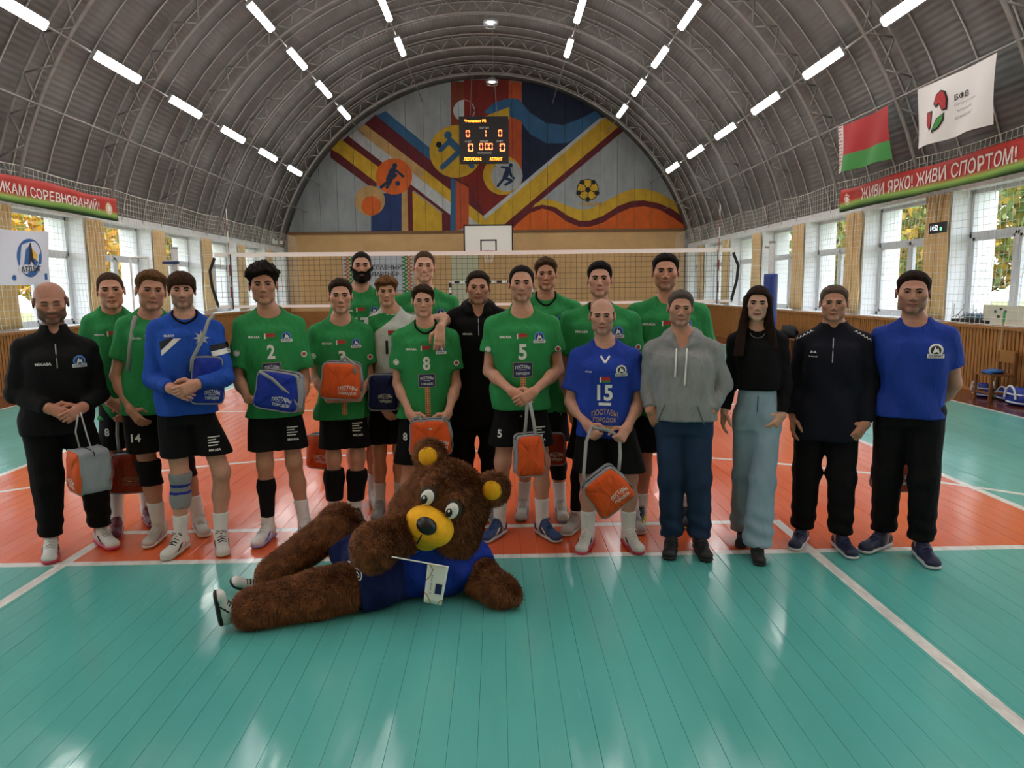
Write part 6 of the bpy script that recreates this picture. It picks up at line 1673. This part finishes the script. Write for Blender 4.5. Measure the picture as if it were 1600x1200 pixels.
# ================================================================= PERSON IN A BEAR COSTUME
def bear():
    q = lambda px, py, Y: at(px, py, Y)
    O = A3(-.1, -.55, 0)
    root = empty('person', tuple(O), 'person in a brown furry bear costume lying propped on one arm before the group', 'person')
    D = lambda px, py, Y: q(px, py, Y) - O
    hc = D(697, 785, -.50); R = rotm(-10, 6, 27); HL = lambda x, y, z: hc + R @ A3(x, y, z)
    pel, che = D(592, 902, -.55), D(694, 880, -.50); pel[2] = max(pel[2], .16); che[2] = max(che[2], .19)
    shR, elR, paR = D(738, 872, -.46), D(752, 905, -.56), D(778, 915, -.70); elR[2] = .10; paR[2] = .085
    shL, elL, paL = D(650, 838, -.62), D(618, 838, -.76), D(588, 852, -.86)
    h1, k1, f1 = D(566, 878, -.44), D(530, 818, -.38), D(428, 926, -.40); f1[2] = max(f1[2], .08)
    h2, k2, f2 = D(590, 925, -.66), D(500, 930, -.78), D(396, 968, -.90); h2[2] = max(h2[2], .14); k2[2] = .12; f2[2] = .095
    B = Field((-1.05, -.62, .0), (.75, .42, 1.0), .0125)
    B.cone(pel, che, .165, .18, .05, sc=(1, 1, .95)); B.cone(che, hc + R @ A3(0, .02, -.12), .16, .15, .06)
    B.cone(shR, elR, .10, .095, .05); B.cone(elR, paR, .092, .085, .04); B.ell(paR + A3(.03, -.02, -.0), (.085, .085, .075), .03)
    for dy in (-.04, .0, .04): B.cone(paR + A3(.05, dy - .02, -.01), paR + A3(.095, dy - .03, -.02), .036, .032, .012)
    B.cone(shL, elL, .10, .09, .05); B.cone(elL, paL, .095, .10, .04); B.ell(paL + A3(-.01, -.01, -.01), (.115, .10, .125), .03)
    B.cone(h1, k1, .125, .098, .05); B.cone(k1, f1, .10, .092, .04); B.cone(h2, k2, .135, .115, .05); B.cone(k2, f2, .115, .10, .05)
    B.ell(hc, (.245, .235, .235), .05, R=R)
    for sx in (-1, 1):
        B.ell(HL(sx * .12, -.06, -.12), (.15, .14, .13), .06, R=R); B.ell(HL(sx * .205, .03, .195), (.095, .055, .095), .02, R=R); B.ell(HL(sx * .205, -.045, .20), (.055, .035, .055), .02, sub=True, R=R)
        B.ell(HL(sx * .08, -.19, .13), (.06, .04, .05), .03, R=R)
    B.ell(HL(0, .0, -.15), (.19, .17, .13), .05, R=R); B.half((0, 0, .012), (0, 0, -1))
    V, Q = B.mesh(); V = relax(V, Q, 2)
    m_fur = nmat('brown_bear_fur', '#6b3d1c', .9, .35, 14, bump=.6, bscale=90, bdist=.02, color2='#43220e')
    mobj('body', qmesh('body', V, Q, m_fur), root)
    # clothes
    G = Field((-.5, -.6, .0), (.72, .42, .75), .011)
    ax_ = (che - pel) / np.linalg.norm(che - pel); mid = pel * .62 + che * .38
    fo = lambda x, y, z: .006 * np.sin(26 * x + 30 * z + 9 * y) + .004 * np.sin(45 * z - 30 * x)
    top_c = che + (hc - che) * .28
    G.cone(mid - ax_ * .06, che, .182, .20, .04, fold=fo); G.cone(che, top_c, .195, .17, .04, fold=fo)
    G.cone(shR, shR * .45 + elR * .55, .118, .118, .04, clip=[(shR * .5 + elR * .5, elR - shR)]); G.cone(shL, shL * .6 + elL * .4, .115, .112, .04, clip=[(shL * .65 + elL * .35, elL - shL)])
    G.half(mid - ax_ * .02, -ax_); G.half((0, 0, .008), (0, 0, -1)); Vs, Qs = G.mesh(); Vs = relax(Vs, Qs, 1)
    m_bs = cloth('bear_royal_shirt', '#12308f', .8, .5); shirt = mobj('shirt', qmesh('shirt', Vs, Qs, m_bs), root)
    G2 = Field((-.75, -.55, .0), (.4, .4, .65), .011)
    G2.cone(pel - ax_ * .02, mid + ax_ * .02, .188, .186, .04, fold=fo); e1, e2 = h1 * .35 + k1 * .65, h2 * .62 + k2 * .38
    G2.cone(h1, k1, .148, .135, .05, clip=[(e1, k1 - h1)], fold=fo); G2.cone(h2, k2, .16, .15, .05, clip=[(e2, k2 - h2)], fold=fo); G2.half(mid + ax_ * .01, ax_); G2.half((0, 0, .006), (0, 0, -1))
    Vt, Qt = G2.mesh(); Vt = relax(Vt, Qt, 1); shorts_ = mobj('shorts', qmesh('shorts', Vt, Qt, cloth('bear_navy_shorts', '#0f1a4a', .85, .5)), root)
    # fur pile as real blades
    rs = np.random.RandomState(5)
    a, b, c, d = V[Q[:, 0]], V[Q[:, 1]], V[Q[:, 2]], V[Q[:, 3]]; n = np.cross(c - a, d - b); n /= np.linalg.norm(n, axis=1)[:, None] + 1e-9
    N = 5; P = []; NN = []
    for _ in range(N):
        u, v = rs.rand(len(Q), 1), rs.rand(len(Q), 1); P.append((a * (1 - u) + b * u) * (1 - v) + (d * (1 - u) + c * u) * v); NN.append(n)
    P = np.concatenate(P); NN = np.concatenate(NN)
    def val(F_, X):
        i = np.round((X - F_.lo) / F_.h).astype(int); ok = ((i >= 0) & (i < np.array(F_.F.shape))).all(1); i = np.clip(i, 0, np.array(F_.F.shape) - 1); return np.where(ok, F_.F[i[:, 0], i[:, 1], i[:, 2]], 1.0)
    lv = (P - hc) @ R
    muz = np.minimum(np.sqrt((lv[:, 0] / .14) ** 2 + ((lv[:, 1] + .235) / .13) ** 2 + ((lv[:, 2] + .065) / .115) ** 2), np.sqrt((lv[:, 0] / .1) ** 2 + ((lv[:, 1] + .2) / .1) ** 2 + ((lv[:, 2] + .15) / .08) ** 2))
    eyem = np.sqrt(((np.abs(lv[:, 0]) - .078) / .05) ** 2 + ((lv[:, 1] + .22) / .06) ** 2 + ((lv[:, 2] - .085) / .065) ** 2)
    earm = np.sqrt(((np.abs(lv[:, 0]) - .205) / .058) ** 2 + ((lv[:, 1] + .03) / .05) ** 2 + ((lv[:, 2] - .20) / .058) ** 2)
    ok = (val(G, P) > .012) & (val(G2, P) > .012) & (muz > 1.0) & (eyem > 1) & (earm > 1) & (P[:, 2] > .016)
    P, NN = P[ok], NN[ok]; m = len(P)
    g = np.array([-.25, -.1, -.75]); dr = NN * .75 + g - NN * (NN @ g)[:, None] * .9 + rs.normal(0, .28, (m, 3)); dr /= np.linalg.norm(dr, axis=1)[:, None]
    w = np.cross(dr, NN); w /= np.linalg.norm(w, axis=1)[:, None] + 1e-9; Ln = rs.uniform(.016, .032, (m, 1)); Wd = rs.uniform(.0014, .0026, (m, 1))
    BV = np.stack([P - w * Wd, P + w * Wd, P + dr * Ln * .6 + w * Wd * .7 + NN * .002, P + dr * Ln], 1).reshape(-1, 3); BV[:, 2] = np.maximum(BV[:, 2], .002)
    BF = np.arange(4 * m).reshape(-1, 4)
    fr = mobj('fur', qmesh('fur', BV, BF, nmat('brown_fur_pile', '#82502a', .8, .4, 18, color2='#4a2811')), root); tag(fr, kind='stuff')
    # face
    my = nmat('yellow_plush', '#f5b412', .85, .08, 20, bump=.3, bscale=120)
    M = Field(hc - .5, hc + .5, .009); M.ell(HL(0, -.235, -.065), (.138, .125, .108), .03, R=R); M.ell(HL(.0, -.195, -.155), (.088, .10, .065), .03, R=R)
    M.cone(HL(-.07, -.33, -.125), HL(.06, -.345, -.13), .008, .008, .02, sub=True)
    mobj('muzzle', qmesh('muzzle', *_rx(M), my), root)
    MB().sphere(HL(0, -.35, -.02), (.058, .04, .046), 18, 12, R).build('nose', mat('bear_nose_black', '#0c0c0d', .35), root, True)
    MB().tube([HL(0, -.352, -.05), HL(-.002, -.357, -.085), HL(-.006, -.335, -.14)], .005, 5).build('mouth_seam', m_black, root)
    MB().sphere(HL(-.03, -.298, -.150), (.034, .024, .02), 12, 8, R).build('tongue', mat('bear_tongue', '#a8404a', .6), root, True)
    for sx in (-1, 1):
        e = MB().sphere(HL(sx * .078, -.232, .085), (.047, .022, .058), 16, 10, R).build('eye_rim', mat('bear_eye_rim', '#33291c', .8), root, True)
        MB().sphere(HL(sx * .076, -.245, .078), (.036, .02, .048), 16, 10, R).build('eye', mat('bear_eye_white', '#e4e2dc', .3), root, True)
        MB().sphere(HL(sx * .076 - .008, -.259, .066), (.02, .012, .028), 14, 8, R).build('pupil', m_black, root, True); MB().sphere(HL(sx * .076 - .012, -.270, .078), (.006, .004, .008), 8, 6, R).build('eye_glint', m_whitep, root, True)
        MB().sphere(HL(sx * .205, -.018, .20), (.058, .018, .058), 16, 8, R).build('inner_ear', my, root, True)
    # sneakers
    for (f_, k_, rot) in ((f2, k2, (math.radians(20), math.radians(-80), math.radians(150))), (f1, k1, (math.radians(0), math.radians(-60), math.radians(120)))):
        d_ = f_ - k_; d_ /= np.linalg.norm(d_); c = f_ + d_ * .175
        sh = empty('shoe', tuple(c), parent=root)
        z_ax = -d_; y_ax = A3(.1, .45, -.9) if f_ is f2 else A3(.2, .6, -.7); y_ax -= z_ax * y_ax.dot(z_ax); y_ax /= np.linalg.norm(y_ax); x_ax = np.cross(y_ax, z_ax)
        sh.matrix_local = Matrix(((x_ax[0], y_ax[0], z_ax[0], c[0]), (x_ax[1], y_ax[1], z_ax[1], c[1]), (x_ax[2], y_ax[2], z_ax[2], c[2]), (0, 0, 0, 1))) @ Matrix.Scale(.8, 4)
        omat(mobj('upper', SHOE[0], sh), mat('shoe_#d2d0ca', '#d2d0ca')); omat(mobj('sole', SHOE[1], sh), mat('shoe_#121214', '#121214')); [omat(mobj('side_stripe', q_, sh), mat('shoe_#121214', '#121214')) for q_ in SHOE[3]]; omat(mobj('laces', SHOE[2], sh), mat('shoe_#121214', '#121214'))
    # prints, laid along the lying body
    Ps, Pt = Print(shirt, shirt), Print(shorts_, shorts_)
    c = D(577, 888, -.72); Pt.put(*fit_text('MIKASA', .10, .028, .03), (D(549, 893, -.72)[0], D(549, 893, -.72)[2]), m_pw, 'brand_print', rot=-1.25); cr = D(560, 886, -.72)
    for r, r0 in ((.03, .024), (.015, .009)): Pt.put(*disc2d(r, 14, r0), (cr[0] + .01, cr[2] - .01), m_pw, 'round_badge')
    cc = D(640, 845, -.7); Ps.put(*fit_text('ПОСТАВЫ', .13, .03, .02), (cc[0] + .01, cc[2]), mat('print_grey', '#a9acb0', .7), 'sponsor_print', rot=-1.1); Ps.put(*fit_text('ГОРОДОК', .12, .028, .02), (cc[0] - .03, cc[2] - .015), mat('print_grey', '#a9acb0', .7), 'sponsor_print', rot=-1.1)
    cc = D(534, 812, -.5); Pt.put(*grid2d(.055, .045, 3, 3), (cc[0], cc[2]), m_pw, 'patch', rot=-.6); Pt.put(*grid2d(.03, .02, 2, 2), (cc[0], cc[2]), m_pblue, 'patch', .005, rot=-.6)
    # little paper flag in the paw
    a, b, c2, d2 = [q(*p_) for p_ in ((612, 870, -.97), (701, 886, -.97), (690, 946, -.95), (662, 940, -.95))]; e = q(668, 880, -.97)
    fl = empty('paper_flag', tuple(a), 'small white paper flag with blue plate on a stick held by the bear', 'flag')
    MB().tube([(0, 0, 0), tuple(b - a)], .0035, 6).build('stick', m_whitep, fl)
    W3 = lambda u, v, off=0: (e * (1 - u) + b * u) * (1 - v) + (d2 * (1 - u) + c2 * u) * v - a + A3(0, -off, 0)
    g_, gf = grid2d(1, 1, 6, 8)
    o = mobj('paper', pmesh('paper', [W3(x + .5, .5 - z) + A3(0, .006 * math.sin(5 * z), 0) for x, z in g_], gf, [m_whitep], True), fl); so = o.modifiers.new('thickness', 'SOLIDIFY'); so.thickness = .001
    rect = lambda u0, u1, v0, v1, mt, nm: mobj(nm, pmesh(nm, [W3(u0, v0, .008), W3(u1, v0, .008), W3(u1, v1, .008), W3(u0, v1, .008)], [(0, 1, 2, 3)], [mt]), fl)
    rect(.52, .86, .46, .72, m_pn, 'blue_plate'); rect(.60, .64, .5, .68, m_pw, 'plate_print'); rect(.72, .76, .5, .68, m_pw, 'plate_print')
    for pts in ([(.1, .0), (.3, .12), (.2, .3), (.02, .42)], [(.0, .75), (.15, .8), (.3, .92), (.4, 1.0)], [(.75, 1), (.85, .9), (1, .85)]): MB().tube([W3(u, v, .007) for u, v in pts], .003, 5).build('gold_swirl', mat('gold_print', '#a8905a', .5), fl)
    T, TF = fit_text('Легион-2', .5, .08, .0); mobj('lettering', pmesh('lettering', [W3(.30 + z, .50 + x, .009) for x, z in T], TF, [m_pn]), fl)
bear()

# ================================================================= COOLER BAGS
OR = cloth('orange_bag_nylon', '#d4521c', .6, .5, .12, 12); BL = cloth('blue_bag_nylon', '#152f93', .6, .5, .12, 12); DOR = cloth('shaded_orange_nylon', '#8f2f14', .6, .5, .12, 12); DBL = cloth('navy_bag_nylon', '#141c4a', .6, .5, .1, 12); GRB = cloth('grey_bag_nylon', '#8d9094', .7, .4, .1, 12)  # DOR: the orange nylon again, with shadow painted into its colour
m_strap = cloth('grey_webbing', '#9a9a97', .85, .3)
def sq_outline(w, h, n=28, e=.28, top=1.0):
    return [(w / 2 * math.copysign(abs(math.cos(2 * PI * i / n)) ** e, math.cos(2 * PI * i / n)) * (top if math.sin(2 * PI * i / n) > 0 else 1), h / 2 * math.copysign(abs(math.sin(2 * PI * i / n)) ** e, math.sin(2 * PI * i / n))) for i in range(n)]
def bag(px, py, Y, w, h, d, mt, label, yaw=0, roll=0, straps=(), txt=(.05, -.06), top=.9, tw=.13, sd=0, txtmat=None):
    o = empty('cooler_bag', tuple(at(px, py, Y)), label, 'bag', 'cooler bags handed out to the players'); o.rotation_euler = (0, math.radians(roll), math.radians(yaw))
    n = 28; ol = sq_outline(w, h, n, top=top)
    def ringm(prof, nm, mts, cap):
        V = []; F = []
        for s_, y_ in prof: V += [(x * s_ + .003 * math.sin(9 * i + sd), y_ + .004 * math.sin(7 * i + sd * 2), z * s_) for i, (x, z) in enumerate(ol)]
        for k in range(len(prof) - 1): F += [(k * n + i, k * n + (i + 1) % n, (k + 1) * n + (i + 1) % n, (k + 1) * n + i) for i in range(n)]
        if cap: V.append((0, prof[-1][1], 0)); F += [((len(prof) - 1) * n + i, (len(prof) - 1) * n + (i + 1) % n, len(V) - 1) for i in range(n)]
        return mobj(nm, pmesh(nm, V, [tuple(reversed(f)) for f in F], mts, True), o)
    ringm([(1, -d / 2), (1.012, -d / 4), (1.015, d / 4), (1, d / 2)], 'side_gusset', [GRB], False)
    fp = ringm([(1.0, -d / 2), (.97, -d / 2 - .008), (.8, -d / 2 - .018), (.5, -d / 2 - .024)], 'front_panel', [mt], True)
    bp = ringm([(1.0, -d / 2), (.97, -d / 2 - .008), (.8, -d / 2 - .014), (.5, -d / 2 - .016)], 'rear_panel', [mt], True); bp.rotation_euler = (0, 0, PI)
    for y_ in (-d / 2, d / 2): MB().tube([(x * 1.01, y_, z * 1.01) for x, z in ol], .006, 5, closed=True).build('piping', GRB, o, True)
    MB().tube([(x * 1.022, 0, z * 1.022) for x, z in ol[2:13]], .005, 5).build('zip', m_black, o)
    bv = BVHTree.FromPolygons([v.co[:] for v in fp.data.vertices], [p_.vertices[:] for p_ in fp.data.polygons])
    for s_, dz, w_, h_ in (('ПОСТАВЫ', .022, tw, .026), ('ГОРОДОК', -.022, tw * .92, .024)):
        T, TF = fit_text(s_, w_, h_, .02); T, TF = refine2d(T, TF, .02); T = T.copy()
        if dz > 0: T[:, 1] -= (T[:, 0] / (w_ / 2)) ** 2 * .012
        P3 = []
        for x, z in T:
            X_, Z_ = txt[0] + x, txt[1] + dz + z; hit = bv.ray_cast(Vector((X_, -1, Z_)), Vector((0, 1, 0))); P3.append((X_, (hit[0].y if hit[0] is not None else -d / 2 - .015) - .003, Z_))
        mobj('lettering', pmesh('lettering', P3, TF, [txtmat or m_pw]), o)
    P3 = [(txt[0] + x, -d / 2 - .026, txt[1] + z) for x, z in grid2d(tw * .5, .003)[0]]; mobj('lettering', pmesh('lettering', P3, [(0, 1, 3, 2)], [m_pw]), o)
    bpy.context.view_layer.update(); Mi = o.matrix_world.inverted()
    for st in straps:
        pts = [tuple(Mi @ Vector(at(*p_))) for p_ in st]; MB().tube(pts, .0125, 6, flat=((0, 1, .2), .25)).build('strap', m_strap, o, True)
    return o
bag(139, 734, .04, .20, .27, .17, OR, 'orange cooler bag with wide grey side, hanging from the hands of the man in black', yaw=-38, roll=4, straps=[[(122, 648, .08), (118, 675, .06), (126, 706, .04)], [(126, 645, .06), (136, 680, .0), (146, 712, -.06)]], txt=(.0, -.07), tw=.10)
bag(203, 737, .60, .25, .28, .13, DOR, 'rust coloured cooler bag in shadow beside the black knee pads', yaw=10, straps=[[(184, 648, .62), (183, 680, .60), (186, 706, .58)]], txt=(.04, -.05), top=.75, txtmat=mat('print_shaded', '#a06a50', .7))  # lettering colour dimmed too, to go with the painted shadow
bag(324, 594, .165, .20, .30, .05, BL, 'blue shoulder bag with grey strap across the chest of the blue long-sleeved player', yaw=22, roll=4, straps=[[(334, 492, .27), (326, 500, .15), (316, 530, .115), (300, 562, .10), (299, 580, .10)]], txt=(.03, -.09), tw=.09)
bag(437, 610, .22, .30, .25, .10, BL, 'blue cooler bag with diagonal grey strap held by the number 2 player', yaw=-8, roll=8, straps=[[(405, 580, .15), (425, 592, .14), (450, 615, .14), (468, 638, .15)]], txt=(.05, -.06))
bag(534, 594, .52, .28, .25, .12, OR, 'orange cooler bag resting on the hands of the number 3 player', yaw=6, roll=4, straps=[[(530, 566, .50), (540, 558, .46), (552, 568, .46), (556, 585, .45)]], txt=(.05, -.06))
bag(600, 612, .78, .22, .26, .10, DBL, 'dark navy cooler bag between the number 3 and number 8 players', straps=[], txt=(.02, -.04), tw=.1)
bag(505, 704, 1.0, .24, .26, .10, OR, 'orange cooler bag partly hidden beside the shin guards of number 3', yaw=-20, straps=[[(515, 640, 1.05), (510, 670, 1.02), (505, 685, 1.0)]], txt=(.03, -.05))
bag(673, 682, .40, .29, .24, .11, OR, 'orange cooler bag with white handles held low above the bear', roll=-2, straps=[[(645, 655, .38), (655, 650, .34), (662, 668, .33), (672, 672, .32), (688, 668, .33), (694, 652, .34), (700, 655, .38)]], txt=(.08, -.05), tw=.09)
bag(826, 710, .14, .19, .27, .10, OR, 'narrow orange cooler bag hanging on a grey strap from number 5', yaw=12, roll=-2, straps=[[(824, 628, .16), (822, 660, .14), (818, 690, .12)], [(828, 628, .14), (834, 660, .12), (838, 690, .08)]], txt=(.0, -.30), tw=.001)
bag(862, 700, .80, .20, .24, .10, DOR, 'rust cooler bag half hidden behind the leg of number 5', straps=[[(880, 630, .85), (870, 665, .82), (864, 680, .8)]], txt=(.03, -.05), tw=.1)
bag(949, 766, -.03, .27, .25, .12, OR, 'orange cooler bag tilted on its corner, hanging from the bald man in blue', roll=-38, yaw=0, straps=[[(925, 666, .06), (916, 690, .02), (912, 740, -.03), (914, 758, -.05)], [(925, 668, .06), (950, 672, .04), (968, 682, .04), (969, 712, .0), (967, 735, -.03)]], txt=(.05, -.05), tw=.12)
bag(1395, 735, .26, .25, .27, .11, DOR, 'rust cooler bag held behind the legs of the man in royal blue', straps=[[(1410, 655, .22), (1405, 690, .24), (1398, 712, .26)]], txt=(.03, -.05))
p = PE[3]; s0 = p['J']['s', 0]
MB().tube([onp(p['P'], p['L'](px_, py_, -.1)[0], p['L'](px_, py_, -.1)[2], .004) for px_, py_ in ((212, 494), (208, 505), (206, 525), (203, 545), (200, 580))], .017, 6, flat=((0, 1, .1), .25)).build('bag_strap', m_strap, p['root'], True)
